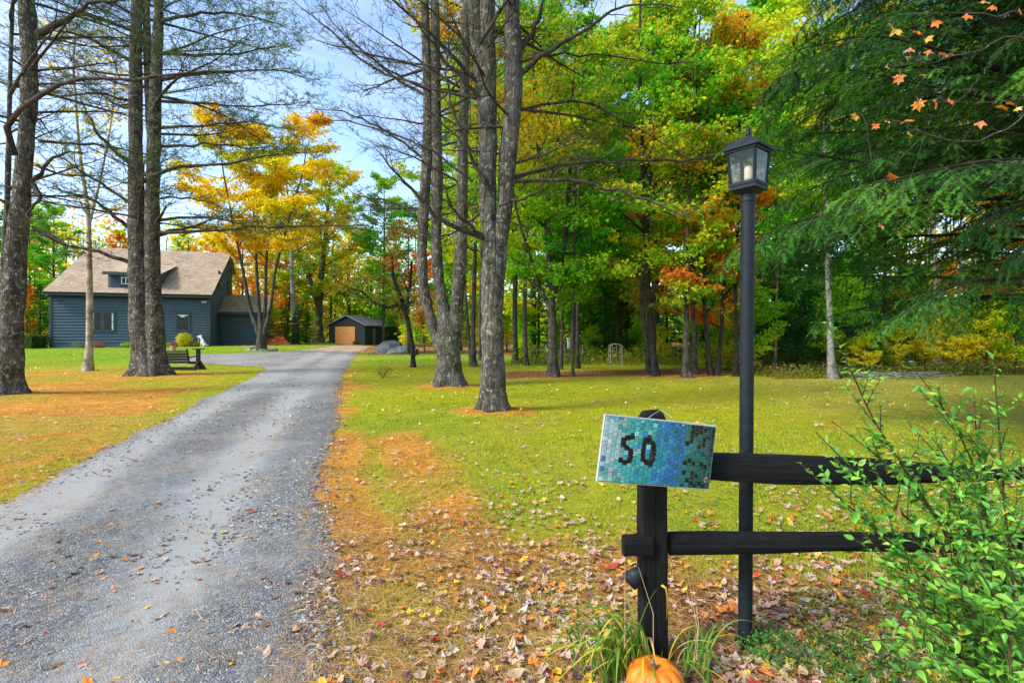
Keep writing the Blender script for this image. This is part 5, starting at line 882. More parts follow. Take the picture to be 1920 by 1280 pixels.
# white spotted dog ornament, sitting
q = hp(9.25, -.95); M_orn = simple('white_ornament', (.72, .72, .68), .6, .3, .3, 9)
dog = thing('dog_ornament', 'small white sitting dog ornament at the right corner of the house front', 'ornament', q)
def blob(G, c, r, ax=(1, 1, 1), S=12, R_=8):
    th = np.linspace(0, 2 * pi, S, endpoint=False); ph = np.linspace(-pi / 2, pi / 2, R_); TH, PH = np.meshgrid(th, ph); V = np.stack([np.cos(PH) * np.cos(TH), np.cos(PH) * np.sin(TH), np.sin(PH)], -1).reshape(-1, 3) * np.array(ax) * r + np.array(c)
    i = np.arange(S); j = np.arange(R_ - 1)[:, None] * S; G.add(V, np.stack([j + i, j + (i + 1) % S, j + S + (i + 1) % S, j + S + i], -1).reshape(-1, 4))
bm_v = [(0, 0, .20), (-.06, 0, .36), (-.15, 0, .52), (-.19, 0, .66), (-.30, 0, .64), (-.14, .07, .16), (-.17, .08, .01), (-.14, -.07, .16), (-.17, -.08, .01), (.10, .09, .12), (-.04, .12, .02), (.10, -.09, .12), (-.04, -.12, .02), (.16, 0, .08), (.30, 0, .12), (-.15, .06, .74), (-.15, -.06, .74)]
bm_e = [(0, 1), (1, 2), (2, 3), (3, 4), (1, 5), (5, 6), (1, 7), (7, 8), (0, 9), (9, 10), (0, 11), (11, 12), (0, 13), (13, 14), (3, 15), (3, 16)]
me = bpy.data.meshes.new('body'); me.from_pydata([tuple(np.array(v_) * 1.15) for v_ in bm_v], bm_e, []); ob = link('body', me, dog); sk = ob.modifiers.new('skin', 'SKIN'); rad_ = [.13, .11, .075, .085, .04, .045, .035, .045, .035, .075, .04, .075, .04, .05, .015, .02, .02]
for i_, r_ in enumerate(rad_): me.skin_vertices[0].data[i_].radius = (r_, r_)
me.skin_vertices[0].data[0].use_root = True; ob.modifiers.new('sub', 'SUBSURF').levels = 1; ob.modifiers['sub'].render_levels = 2; me.materials.append(M_orn)
g = MB()
for (a_, b2, c_) in ((-.12, -.10, .46), (.06, -.15, .30), (-.02, -.14, .18), (.12, -.12, .22), (-.2, -.08, .76)): blob(g, q + np.array([a_, b2, c_]) * [1.1, .9, 1.1], .03, (1, .6, 1.2), 8, 6)
g.build('spots', simple('grey_spots', (.12, .12, .12), .6), dog)
# clipped hedge far left
hx = PX(50, 648, 33); rg = RNG(44); hz = float(gz(hx[0], 33)); hd = thing('clipped_hedge', 'clipped box shaped green hedge at the far left beside the house', 'hedge', (hx[0], 33, hz))
n = 5200; c0 = rg.uniform(-1, 1, (n, 3)); k = rg.integers(0, 3, n); c0[np.arange(n), k] = np.sign(c0[np.arange(n), k]) * rg.uniform(.9, 1.03, n); nr = np.zeros((n, 3)); nr[np.arange(n), k] = np.sign(c0[np.arange(n), k]); c0 = c0 * [.85, .6, .42] + [hx[0], 33, hz + .42]; V, Fa = leafquads(c0, nr + rg.normal(0, .5, (n, 3)), rg.normal(0, 1, (n, 3)), np.full(n, .09), np.full(n, .06)); g = MB(); g.add(V, Fa, rep(pal(c0, [(.06, .13, .03), (.12, .2, .05)], rg, 1, .3), 4)); g.build('foliage', M_leaf, hd, stuff=True)
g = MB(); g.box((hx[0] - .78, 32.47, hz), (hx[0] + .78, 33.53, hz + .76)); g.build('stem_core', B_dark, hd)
# ================================================================== shed
S0 = PX(617.5, 649, 58.0)[:2]; S1 = PX(684, 649, 56.6)[:2]; SU = norm(S1 - S0); SV = np.array([-SU[1], SU[0]]); LS = float(np.linalg.norm(S1 - S0)); zs = float(gz(S0[0], S0[1])) - .13
fs = frame((S0[0], S0[1], 0), SU, SV); DS = 6.3; ze, zr = 2.35 + .0, 3.4
M_black = simple('near_black_boards', (.018, .027, .03), .7, .25, .2, 6); M_blackroof = shingle('grey_shingle', (.05, .055, .058), (.10, .11, .115), (.2, .21, .215)); M_garage = simple('orange_cedar', (.58, .25, .085), .6, .3, .16, 4)
shed = thing('shed', 'small near black shed with orange wooden garage door at the end of the driveway', 'shed', (S0[0], S0[1], zs))
def vboards(G, fr, x0, x1, zt_fn, z0, w_=.2):
    x = x0
    while x < x1 - .03:
        xe = min(x + w_ - .018, x1); G.add(fr(np.array([[a, v_, z] for v_ in (-.022, -.001) for (a, z) in ((x, z0), (xe, z0), (xe, zt_fn(xe)), (x, zt_fn(x)))])), [[0, 1, 2, 3], [0, 3, 7, 4], [1, 5, 6, 2], [3, 2, 6, 7]]); x += w_
zt = lambda x: np.interp(x, [0, LS / 2, LS], [ze + .0, zr - .06, ze + .0])
g = MB(); V = np.array([[a, v_, z] for v_ in (0, .1) for (a, z) in ((0, zs), (LS, zs), (LS, ze), (LS / 2, zr - .05), (0, ze))]); g.add(fs(V), [[0, 1, 6, 5], [1, 2, 7, 6], [0, 5, 9, 4]]); g.add(fs(V), [[0, 1, 2], [0, 2, 4], [2, 3, 4], [5, 7, 6], [5, 9, 7], [7, 9, 8]]); g.build('front_wall', M_black, shed)
g = MB(); dA, dB = .80, 3.42
vboards(g, fs, 0.0, dA - .08, zt, zs); vboards(g, fs, dB + .08, LS, zt, zs); 
x = dA - .08
while x < dB + .05: xe = min(x + .182, dB + .08); g.add(fs(np.array([[a, v_, z] for v_ in (-.022, -.001) for (a, z) in ((x, 2.12), (xe, 2.12), (xe, zt(xe)), (x, zt(x)))])), [[0, 1, 2, 3], [0, 3, 7, 4], [1, 5, 6, 2], [3, 2, 6, 7]]); x += .2
g.build('boards', M_black, shed, stuff=True)
fr_ = frame(fs(np.array([[LS, 0, 0]]))[0], SV, -SU)
g = MB(); g.box((.1, 0, zs), (DS, .1, ze), fr_); g.build('side_wall', M_black, shed); g = MB(); vboards(g, fr_, .0, 1.35, lambda x: ze - .1, zs); vboards(g, fr_, 2.2, DS, lambda x: ze - .1, zs); g.build('boards', M_black, shed, stuff=True)
g = MB(); g.box((0, .1, zs), (.1, DS, ze), fs); g.build('side_wall', M_black, shed); g = MB(); g.box((.1, DS - .1, zs), (LS - .1, DS, ze), fs); g.build('back_wall', M_black, shed)
gd = MB(); gd.box((dA - .06, -.04, zs), (dA, .02, 2.1), fs); gd.box((dB, -.04, zs), (dB + .06, .02, 2.1), fs); gd.box((dA - .06, -.04, 2.1), (dB + .06, .02, 2.17), fs); door = gd.build('garage_door', M_black, shed)
for i in range(9): zz0 = zs + .03 + i * (2.08 - zs) / 9; g = MB(); g.box((dA + .01, -.03 - .002 * (i % 2), zz0), (dB - .01, -.002, zz0 + (2.08 - zs) / 9 - .018), fs); g.build('plank', M_garage, door)
g = MB(); g.box((1.4, -.05, zs), (2.15, -.001, 2.0), fr_); sdoor = g.build('side_door', simple('door_green_black', (.04, .06, .06), .6), shed)
for i in range(7): g = MB(); g.box((1.5, -.062, zs + .12 + i * .28), (2.05, -.052, zs + .34 + i * .28), fr_); g.build('door_panel', simple('door_grey', (.10, .13, .13), .5) if i == 0 else bpy.data.materials['door_grey'], sdoor)
win(shed, fr_, 3.1, 3.45, 1.45, 2.05, .05, False, deep=.05); g = MB(); g.box((3.2, -.035, 1.47), (3.36, -.03, 2.03), fr_); g.build('curtain', M_curtain, shed)
for sgn, (ua, ub) in ((0, (-.35, LS / 2)), (1, (LS + .35, LS / 2))):
    eh = ze - .10
    fo = frame(fs(np.array([[0, 0, 0]]))[0], SV, SU)   # x runs back, y runs along the front
    rr_ = roofslab(-.25, DS + .2, ua, eh, ub, zr, fo, .08).build('roof', simple('roof_edge', (.25, .27, .3), .5) if sgn == 0 else bpy.data.materials['roof_edge'], shed)
    g = MB(); courses(g, fo, lambda a: -.24, lambda a: DS + .19, ua, eh + .002, ub, zr + .004, 14, .02); g.build('shingles', M_blackroof, rr_, stuff=True)
g = MB(); g.box((DS + .02, .1, zs), (DS + 1.9, 2.4, 2.05), fr_); g.build('lean_to', M_black, shed); g = MB(); g.box((DS + .02, .04, 2.07), (DS + 2.1, 2.5, 2.16), fr_); g.build('lean_to_roof', simple('rusty_edge', (.3, .12, .06), .7), shed)
g = MB(); q = fs(np.array([[-.16, -.08, 0]]))[0]; g.tube([q + [0, 0, zs], q + [0, 0, zs + 1.02]], .055, 10); tag(g.build('white_pipe', M_white, None, True), 'short white upright pipe at the left corner of the shed', 'pipe')
for u_, lb in ((.4, 'left'), (3.72, 'right')):
    q = fs(np.array([[u_, -.45, 0]]))[0]; q[2] = zs + .0; leafball('potted_bush', f'small round green bush in a pale pot on the {lb} side of the shed door', 'potted plant', q, .27, .42, [(.03, .1, .02), (.08, .2, .03)], 700, .07, 20 + int(u_), .24, 'pair of potted bushes by the shed door', (.6, .4, .3), potr=.17)
# boulders
def rock(name, label, c, ax, seed, group, rot=0.):
    th = np.linspace(0, 2 * pi, 40, endpoint=False); ph = np.linspace(-pi / 2, pi / 2, 22); TH, PH = np.meshgrid(th, ph); D = np.stack([np.cos(PH) * np.cos(TH), np.cos(PH) * np.sin(TH), np.sin(PH)], -1).reshape(-1, 3); rg = RNG(seed)
    r = np.ones(len(D))
    for k in range(9): nn = norm(rg.normal(0, 1, 3)); r = np.minimum(r, rg.uniform(.74, .98) / np.maximum(D @ nn, .05))
    r = r * (1 + .03 * wn(D, 1.5, seed)); V = D * r[:, None] * np.array(ax); V = np.stack([V[:, 0] * cos(rot) - V[:, 2] * sin(rot), V[:, 1], V[:, 0] * sin(rot) + V[:, 2] * cos(rot)], -1) + np.array(c)
    i = np.arange(40); j = np.arange(21)[:, None] * 40; g = MB(); g.add(V, np.stack([j + i, j + (i + 1) % 40, j + 40 + (i + 1) % 40, j + 40 + i], -1).reshape(-1, 4)); return tag(g.build(name, M_rock, None, True), label, 'rock', group)
m, t, b = newmat('granite', .9, .2); vv = coords(t); n1 = noise(t, vv, 2.2, 8, .7); n2 = noise(t, vv, 18, 6, .7); c = ramp(t, n1, [(.3, (.10, .11, .115)), (.55, (.22, .235, .24)), (.75, (.36, .38, .38))]); L(t, c, b.inputs['Base Color']); bump(t, b, math_(t, 'ADD', n1, math_(t, 'MULTIPLY', n2, .4)), .8, .12); M_rock = m
q = PX(731, 655, 35.5); rock('boulder', 'taller grey boulder on the left of the pair in front of the shed', (q[0], 35.5, .22), (1.0, .8, .72), 3, 'boulders by the shed', .25); q = PX(752, 658, 34.8); rock('boulder', 'lower flat grey rock on the right of the pair in front of the shed', (q[0], 34.8, .12), (1.05, .6, .42), 8, 'boulders by the shed', .2)
q = PX(778, 656, 33.5); rock('small_rock', 'small brownish rock touching the leaning tree by the boulders', (q[0], 33.5, .1), (.3, .3, .28), 12, 'boulders by the shed'); 
# trestle (wooden sawhorse) behind the small leaning tree
q = PX(783, 650, 36); M_wood = simple('weathered_wood', (.34, .22, .12), .8, .2, .25, 10); tr = thing('wooden_trestle', 'weathered wooden trestle on the grass right of the boulders', 'trestle', (q[0], 36, 0)); g = MB(); g.tube([[q[0] - .7, 36, .55], [q[0] + .6, 36, .60]], .09, 10); g.build('beam', M_wood, tr, True)
for sx in (-.45, .45):
    for sy in (-.25, .25): g = MB(); g.tube([[q[0] + sx, 36 + sy * .2, .52], [q[0] + sx * 1.15, 36 + sy, -.02]], .035, 8); g.build('leg', M_wood, tr, True)
# stone ring round the yellow maple
mx_, my_ = (490 - CX) / F * 32.5, 32.5; M_kerb = simple('kerb_stone', (.27, .26, .25), .9, .2, .3, 10, .4, 20); sr = thing('stone_ring', 'low ring of grey stones round the foot of the golden maple', 'kerb', (mx_, my_, float(gz(mx_, my_)))); rg = RNG(50)
for k in range(16):
    a = k / 16 * 2 * pi; c = np.array([mx_ + .85 * cos(a), my_ + .85 * sin(a), 0]); c[2] = float(gz(c[0], c[1])); tdir = np.array([-sin(a), cos(a), 0]); ndir = np.array([cos(a), sin(a), 0]); h_ = rg.uniform(.13, .19); w_ = rg.uniform(.13, .155); g = MB()
    V = np.array([c + tdir * sx * w_ * (1 - .08 * kz) + ndir * sy * .11 * (1 - .15 * kz) + np.array([0, 0, kz * h_ - .03]) for kz in (0, 1) for sy in (-1, 1) for sx in (-1, 1)]) + rg.normal(0, .008, (8, 3)); g.add(V, [[0, 2, 3, 1], [4, 5, 7, 6], [0, 1, 5, 4], [2, 6, 7, 3], [0, 4, 6, 2], [1, 3, 7, 5]]); g.build('stone', M_kerb, sr)
# ================================================================== swing seat (glider)
bx, by = (338 - CX) / F * 20.2, 20.2; bz = float(gz(bx, by)); M_bench = simple('dark_stained_wood', (.022, .017, .014), .6, .3, .4, 20, .3, 80)
fb = frame((bx, by, bz), norm(np.array([1., .10])), norm(np.array([-.10, 1.]))); sw = thing('swing_seat', 'dark wooden glider bench with slatted back, right of the twin pine', 'bench', (bx, by, bz))
for i in range(5): g = MB(); g.beam(*fb(np.array([[-.95, -.02 - .035 * i, .32 + .105 * i], [.36 + .0 * i, -.02 - .035 * i, .32 + .105 * i]])), .022, .09, (0, .3, 1)); g.build('back_slat', M_bench, sw)
for i in range(4): g = MB(); g.box((-.95, .08 + i * .11, .30), (.38, .17 + i * .11, .325), fb); g.build('seat_slat', M_bench, sw)
for u_ in (-.9, .34): g = MB(); g.beam(*fb(np.array([[u_, .0, .26], [u_, -.18, .84]])), .05, .05, (0, 1, 0)); g.beam(*fb(np.array([[u_, .03, .275], [u_, .52, .275]])), .045, .06); g.build('back_frame', M_bench, sw)
g = MB(); g.beam(*fb(np.array([[.34, -.05, .50], [.62, .0, .56]])), .06, .05); g.beam(*fb(np.array([[.34, .1, .28], [.64, .1, .26]])), .07, .07); g.build('arm', M_bench, sw)
for u_ in (-1.15, .66):
    g = MB(); g.box((u_ - .06, -.02, .05), (u_ + .06, .10, .82), fb); g.build('post', M_bench, sw); g = MB(); g.box((u_ - .16, -.10, .822), (u_ + .17, .20, .86), fb); g.build('post_cap', M_bench, sw)
    g = MB(); g.beam(*fb(np.array([[u_ + .06, .04, .36], [u_ + .28, .04, .0]])), .07, .06, (0, 1, 0)); g.beam(*fb(np.array([[u_, -.02, .3], [u_, -.40, .0]])), .06, .06, (1, 0, 0)); g.beam(*fb(np.array([[u_, .10, .3], [u_, .46, .0]])), .06, .06, (1, 0, 0)); g.build('brace', M_bench, sw)
g = MB(); g.beam(*fb(np.array([[-1.15, -.34, .06], [.75, -.34, .06]])), .08, .08); g.beam(*fb(np.array([[-1.15, .40, .06], [.75, .40, .06]])), .08, .08); g.build('base_rail', M_bench, sw)
# ================================================================== garden arbor, wire fence, birdhouse beyond the lawn
q = PX(1154, 686, 23.0); M_arb = simple('pale_weathered_wood', (.42, .36, .27), .8, .2, .2, 10); ar = thing('garden_arbor', 'small weathered wooden garden arbor standing in the sunlit clearing beyond the lawn', 'arbor', (q[0], 23, 0)); xa = q[0]
for sx in (-.26, .26):
    for sy in (-.2, .2): g = MB(); g.tube([[xa + sx, 23 + sy, 0], [xa + sx, 23 + sy, .85]], .016, 6); g.build('post', M_arb, ar)
for sy in (-.2, .2): g = MB(); a = np.linspace(0, pi, 9); g.tube(np.stack([xa + .26 * np.cos(a), 23 + sy + 0 * a, .85 + .10 * np.sin(a)], -1), .014, 6); g.build('arch', M_arb, ar)
for zz_ in (.12, .42, .7): g = MB(); g.beam([xa - .26, 22.8, zz_], [xa - .26, 23.2, zz_], .016, .02); g.beam([xa + .26, 22.8, zz_], [xa + .26, 23.2, zz_], .016, .02); g.build('crossbar', M_arb, ar)
for sx in (-.1, .08): g = MB(); g.tube([[xa + sx, 23.2, 0], [xa + sx, 23.2, .93]], .009, 5); g.build('slat', M_arb, ar)
fy = 26.5; M_wire = simple('galvanised_wire', (.35, .36, .34), .5, .5, .1, 5, metal=.6); x0_ = (990 - CX) / F * fy; wfn = thing('wire_fence', 'low wire mesh garden fence seen between the trunks beyond the lawn', 'fence', (x0_, fy, 0))
for i in range(4): g = MB(); g.tube([[x0_ + i * .95, fy, 0], [x0_ + i * .95, fy, .85]], .025, 6); g.build('post', M_wire, wfn)
g = MB()
for i in range(29): g.tube([[x0_ + i * .1, fy, .02], [x0_ + i * .1, fy, .82]], .0035, 3)
for i in range(9): g.tube([[x0_, fy, .05 + i * .095], [x0_ + 2.85, fy, .05 + i * .095]], .0035, 3)
g.build('mesh', M_wire, wfn, stuff=True)
q = PX(1070, 645, 27.5); bh = thing('birdhouse', 'pale green garden birdhouse on a post behind the slender trees', 'birdhouse', (q[0], 27.5, 0)); g = MB(); g.tube([[q[0], 27.5, 0], [q[0], 27.5, .62]], .04, 8); g.build('post', M_wood, bh)
g = MB(); g.box((q[0] - .17, 27.3, .62), (q[0] + .17, 27.65, 1.12)); g.build('box', simple('pale_mint', (.5, .6, .55), .7), bh); g = MB(); g.box((q[0] - .22, 27.25, 1.122), (q[0] + .22, 27.7, 1.18)); g.build('roof', M_white, bh); g = MB(); g.tube([[q[0], 27.299, .9], [q[0], 27.285, .9]], .05, 12); blob(g, (q[0], 27.29, .9), .045, (1, .2, 1)); g.build('entrance', M_soffit, bh)
# small leafy weed clump with brown mulch on the lawn left of the three-stemmed pine
q = PX(718, 706, 16.9); leafball('garden_plant', 'small wispy green plant in brown leaves on the grass left of the three-stemmed pine', 'plant', (q[0], 16.9, float(gz(q[0], 16.9))), .34, .38, [(.15, .26, .03), (.28, .34, .05), (.36, .16, .07)], 420, .06, 31, wd=.3)
# fallen sticks heap at the wood's edge right
rg = RNG(61); g = MB()
for k in range(46): x = rg.uniform(10.5, 13.5); y = 16.3 + rg.normal(0, .25); a = rg.normal(0, .5); l = rg.uniform(.3, 1.1); g.tube([[x, y, .05 + rg.random() * .22 + float(gz(x, y))], [x + l * cos(a), y + l * sin(a), .04 + rg.random() * .2 + float(gz(x, y))]], [.018, .008], 5)
o = g.build('brush_pile', B_grey, stuff=True); o['label'] = 'heap of dead sticks at the edge of the wood on the right'; o['category'] = 'brush'
# ================================================================== lamp post
m, t, b = newmat('black_metal', .5, .22); vv = coords(t); n1 = noise(t, vv, 30, 5, .6); L(t, ramp(t, n1, [(.3, (.006, .010, .013)), (.7, (.013, .020, .025))]), b.inputs['Base Color']); L(t, ramp(t, noise(t, vv, 60, 4), [(.3, .45), (.7, .68)]), b.inputs['Roughness']); bump(t, b, noise(t, vv, 180, 4, .6), .25, .002); M_metal = m
m = bpy.data.materials.new('lantern_glass'); m.use_nodes = True; t = m.node_tree; t.nodes.clear(); out = N(t, 'ShaderNodeOutputMaterial'); tp = N(t, 'ShaderNodeBsdfTransparent'); gl_ = N(t, 'ShaderNodeBsdfGlossy'); gl_.inputs['Roughness'].default_value = .06; tp.inputs['Color'].default_value = (.86, .88, .86, 1)
df_ = N(t, 'ShaderNodeBsdfDiffuse'); df_.inputs['Color'].default_value = (.5, .5, .45, 1); ms = N(t, 'ShaderNodeMixShader'); ms2 = N(t, 'ShaderNodeMixShader'); fz = N(t, 'ShaderNodeFresnel'); L(t, math_(t, 'MINIMUM', fz.outputs[0], .16), ms.inputs[0]); L(t, tp.outputs[0], ms.inputs[1]); L(t, gl_.outputs[0], ms.inputs[2])
c_ = coords(t); dirtm = ramp(t, noise(t, c_, 25, 6, .7), [(.5, .01), (.8, .12)]); L(t, dirtm, ms2.inputs[0]); L(t, ms.outputs[0], ms2.inputs[1]); L(t, df_.outputs[0], ms2.inputs[2]); L(t, ms2.outputs[0], out.inputs['Surface']); M_lglass = m
LY = 2.42; lb_ = PX(1397, 1215, LY); lx = (1403 - CX) / F * LY; lz0 = float(gz(lb_[0], LY))
lamp = thing('lamp_post', 'tall black lamp post with a square glass lantern standing behind the fence', 'lamp post', (lb_[0], LY, lz0))
g = MB(); z = np.linspace(lz0 - .05, CH + (HY - 378) / F * LY, 30); xx = np.interp(z, [0, 2.12], [lb_[0], lx - .002]); P_ = np.stack([xx, np.full(30, LY), z], -1); rr = np.full(30, .0315) * (1 + .004 * np.sin(z * 9)); V, Fa = tubes(P_[None], rr[None], 28); g.add(V, Fa); g.build('post', M_metal, lamp, True)
zc = CH + (HY - 378) / F * LY; prof = [(.0, zc - .002), (.035, zc - .002), (.035, zc + .006), (.0335, zc + .012), (.0335, zc + .055), (.032, zc + .066), (.030, zc + .072), (.030, zc + .082), (.0, zc + .082)]
def lathe(G, c, prof, S=28): 
    th = np.linspace(0, 2 * pi, S, endpoint=False); V = np.array([[c[0] + q[0] * cos(a), c[1] + q[0] * sin(a), q[1]] for q in prof for a in th]); i = np.arange(S); G.add(V, np.concatenate([np.stack([k * S + i, k * S + (i + 1) % S, (k + 1) * S + (i + 1) % S, (k + 1) * S + i], -1) for k in range(len(prof) - 1)]))
g = MB(); lathe(g, (lx, LY), prof); g.build('collar', M_metal, lamp, False)
rot = radians(-6.2); 
def lf_(V): V = np.asarray(V, float); return np.stack([lx + V[:, 0] * cos(rot) - V[:, 1] * sin(rot) * 1, LY + V[:, 0] * sin(rot) + V[:, 1] * cos(rot), V[:, 2]], -1)
# square corners lie on the axes: near corner, left, right, far
def sq(r, z, a0=0): return [(r * cos(a0 + k * pi / 2), r * sin(a0 + k * pi / 2), z) for k in range(4)]
zb, zt_ = 2.190, 2.366; rb_, rt = .086, .102; ze_ = 2.372; cor = lambda f, z_: lf_(np.array(sq(rb_ + (rt - rb_) * f, z_)))
lant = MB(); a_ = cor(0, zb - .014); b_ = cor(0, zb); V = np.concatenate([lf_(np.array(sq(rb_ + .003, zb - .016))), lf_(np.array(sq(rb_ + .003, zb)))]); lant.add(V, [[3, 2, 1, 0], [4, 5, 6, 7]] + [[k, (k + 1) % 4, 4 + (k + 1) % 4, 4 + k] for k in range(4)])
V = np.concatenate([lf_(np.array(sq(.052, zb - .034))), lf_(np.array(sq(rb_ - .01, zb - .0165)))]); lant.add(V, [[3, 2, 1, 0]] + [[k, (k + 1) % 4, 4 + (k + 1) % 4, 4 + k] for k in range(4)]); lan = lant.build('lantern', M_metal, lamp)
for k in range(4): g = MB(); p0 = cor(.0, zb + .001)[k]; p1 = cor(1, zt_)[k]; cen = np.array([lx, LY, 0]); inw = norm((cen - p0) * [1, 1, 0]); g.beam(p0 + inw * .008, p1 + inw * .008, .0125, .0125, inw); g.build('corner_bar', M_metal, lan)
for k in range(4):
    g = MB(); q0, q1 = cor(0, zb)[k], cor(0, zb)[(k + 1) % 4]; r0_, r1_ = cor(1, zt_)[k], cor(1, zt_)[(k + 1) % 4]; g.beam(q0 + [0, 0, .009], q1 + [0, 0, .009], .010, .014); g.build('frame_rail', M_metal, lan); g = MB(); g.beam(r0_ - [0, 0, .007], r1_ - [0, 0, .007], .010, .016); g.build('frame_rail', M_metal, lan)
    g = MB(); mid = (q0 + q1 + r0_ + r1_) / 4; s_ = lambda p: mid + (p - mid) * .93; cen = np.array([lx, LY, 0]); off = norm((cen - mid) * [1, 1, 0]) * .003; qa, qb, ra_, rb2 = [s_(p) for p in (q0, q1, r0_, r1_)]; g.quad(qa + off, qb + off, rb2 + off, ra_ + off); g.build('pane', M_lglass, lan)
R0 = .1215; V = np.concatenate([lf_(np.array(sq(R0, ze_ - .010))), lf_(np.array(sq(R0, ze_))), lf_(np.array(sq(.106, ze_ + .012))), lf_(np.array(sq(.030, ze_ + .056))), lf_(np.array(sq(.012, ze_ + .062)))]); g = MB(); g.add(V, [[3, 2, 1, 0]] + [[4 * r + k, 4 * r + (k + 1) % 4, 4 * r + 4 + (k + 1) % 4, 4 * r + 4 + k] for r in range(4) for k in range(4)] + [[16, 17, 18, 19]]); g.build('lantern_roof', M_metal, lan)
g = MB(); lathe(g, (lx, LY), [(.0, ze_ + .060), (.013, ze_ + .061), (.012, ze_ + .070), (.009, ze_ + .078), (.011, ze_ + .088), (.008, ze_ + .102), (.003, ze_ + .110), (0, ze_ + .111)], 14); g.build('finial', M_metal, lan, True)
g = MB(); lathe(g, (lx, LY), [(0, zb + .001), (.02, zb + .001), (.02, zb + .028), (0, zb + .028)], 16); g.build('lamp_holder', M_metal, lan, True); g = MB(); lathe(g, (lx, LY), [(0, zb + .0285), (.017, zb + .029), (.0185, zb + .04), (.0185, zb + .085), (.014, zb + .098), (0, zb + .102)], 18); g.build('bulb', simple('frosted_beige', (.62, .52, .38), .4), lan, True)
# ================================================================== split rail fence
m, t, b = newmat('black_stained_wood', .62, .25); vv = coords(t, 'Object', (1, 1, 1)); at_ = N(t, 'ShaderNodeTexCoord'); M_bw = m
def woodmat(name, scale, c0, c1, c2):
    m, t, b = newmat(name, .7, .18); vv = coords(t, 'Object', scale); n1 = noise(t, vv, 6, 8, .72, .4); n2 = noise(t, coords(t), 12, 4); c = ramp(t, n1, [(.32, c0), (.55, c1), (.74, c2)]); c = mix(t, .35, c, ramp(t, n2, [(.4, c0), (.7, c1)])); L(t, c, b.inputs['Base Color'])
    L(t, ramp(t, n1, [(.3, .6), (.7, .9)]), b.inputs['Roughness']); bump(t, b, n1, 1.0, .02); return m
M_postw = woodmat('black_post_wood', (7, 7, .8), (.004, .0045, .0045), (.010, .010, .0095), (.03, .028, .024)); M_railw = woodmat('black_rail_wood', (.8, 7, 9), (.004, .0045, .005), (.009, .0095, .010), (.032, .032, .031))
def rough_post(G, x, y, z0, z1, w_, seed, chop=.05, rot=.0):
    n = 40; z = np.linspace(z0, z1 - chop, n); cr = [(-1, -.86), (-.86, -1), (-.05, -1.0), (.1, -.93), (.86, -1), (1, -.86), (1, .86), (.86, 1), (-.86, 1), (-1, .86)]; S = len(cr)
    cr = np.array(cr); V = np.array([[x + c[0] * w_ / 2, y + c[1] * w_ / 2, zz] for zz in z for c in cr]); nzz = np.stack([V[:, 0] * 6, V[:, 1] * 6, V[:, 2] * 1.6], -1); dr = norm((V - [x, y, 0]) * [1, 1, 0]); V = V + dr * (.0035 * wn(nzz, 1, seed) + .002 * wn(nzz, 3, seed + 1))[:, None] + np.stack([.006 * np.sin(V[:, 2] * 2 + seed), V[:, 2] * 0, V[:, 2] * 0], -1)
    i = np.arange(S); Fa = [np.stack([k * S + i, k * S + (i + 1) % S, (k + 1) * S + (i + 1) % S, (k + 1) * S + i], -1) for k in range(n - 1)]
    T1 = V[-S:].copy(); T1[:, :2] = [x, y] + (T1[:, :2] - [x, y]) * .72; T1[:, 2] += chop * .8 + .006 * np.cos(i); top = [[x, y, z1 + .002]]; base = len(V); V = np.concatenate([V, T1, top]); Fa.append(np.stack([base - S + i, base - S + (i + 1) % S, base + (i + 1) % S, base + i], -1)); G.add(V, np.concatenate(Fa)); G.Ft.append(np.stack([base + i, base + (i + 1) % S, np.full(S, base + S)], -1) + G.n - len(V))
def split_rail(G, pts, prof, seed, n=70, tap=(0, 0)):
    """pts: (x, y, z_top, z_bottom) along the rail"""
    pts = np.array(pts, float); s = np.linspace(0, 1, n); k = np.linspace(0, 1, len(pts)); X, Y, T_, Bm = [np.interp(s, k, pts[:, i]) for i in range(4)]; pr = np.array(prof); S = len(pr); V = []
    for q in range(n):
        zc_, hh = (T_[q] + Bm[q]) / 2, (T_[q] - Bm[q]) / 2; e = 1.0
        V.append(np.stack([np.full(S, X[q]), Y[q] + pr[:, 0], zc_ + pr[:, 1] * hh], -1))
    V = np.array(V); nz_ = np.stack([V[..., 0] * 1.1, V[..., 1] * 9, V[..., 2] * 9], -1); V[..., 1] += .006 * wn(nz_, 1, seed) + .0025 * wn(nz_, 3.1, seed + 1); V[..., 2] += .006 * wn(nz_, .8, seed + 2) + .002 * wn(nz_, 3, seed + 4)
    V = V.reshape(-1, 3); i = np.arange(S); Fa = np.concatenate([np.stack([q * S + i, q * S + (i + 1) % S, (q + 1) * S + (i + 1) % S, (q + 1) * S + i], -1) for q in range(n - 1)]); c0, c1 = V[:S].mean(0), V[-S:].mean(0); L_ = len(V); V = np.r_[V, [c0, c1]]; G.add(V, Fa); G.Ft.append(np.r_[np.stack([(i + 1) % S, i, np.full(S, L_)], -1), np.stack([L_ - S + i, L_ - S + (i + 1) % S, np.full(S, L_ + 1)], -1)] + G.n - len(V))
FY = 2.315; px1 = (1224 - CX) / F * FY; fence = thing('split_rail_fence', 'black stained split rail fence with two rails running right from the number sign', 'fence', (px1, FY, 0))
g = MB(); rough_post(g, px1, FY, -.06, CH - (768 - HY) / F * FY, .112, 3); g.build('post', M_postw, fence, fixn=True)
FX2 = (1972 - CX) / F * 2.26; g = MB(); rough_post(g, FX2, 2.26, -.06, 1.035, .11, 9); g.build('post', M_postw, fence, fixn=True)
def zr_(y_, Y): return CH - (y_ - HY) / F * Y
prA = [(-.026, -.55), (-.030, -.25), (-.024, .35), (-.010, .85), (.006, 1), (.026, .7), (.030, .1), (.026, -.6), (.004, -1), (-.016, -.9)]
yb = 2.30; X = lambda px_, Y_: (px_ - CX) / F * Y_
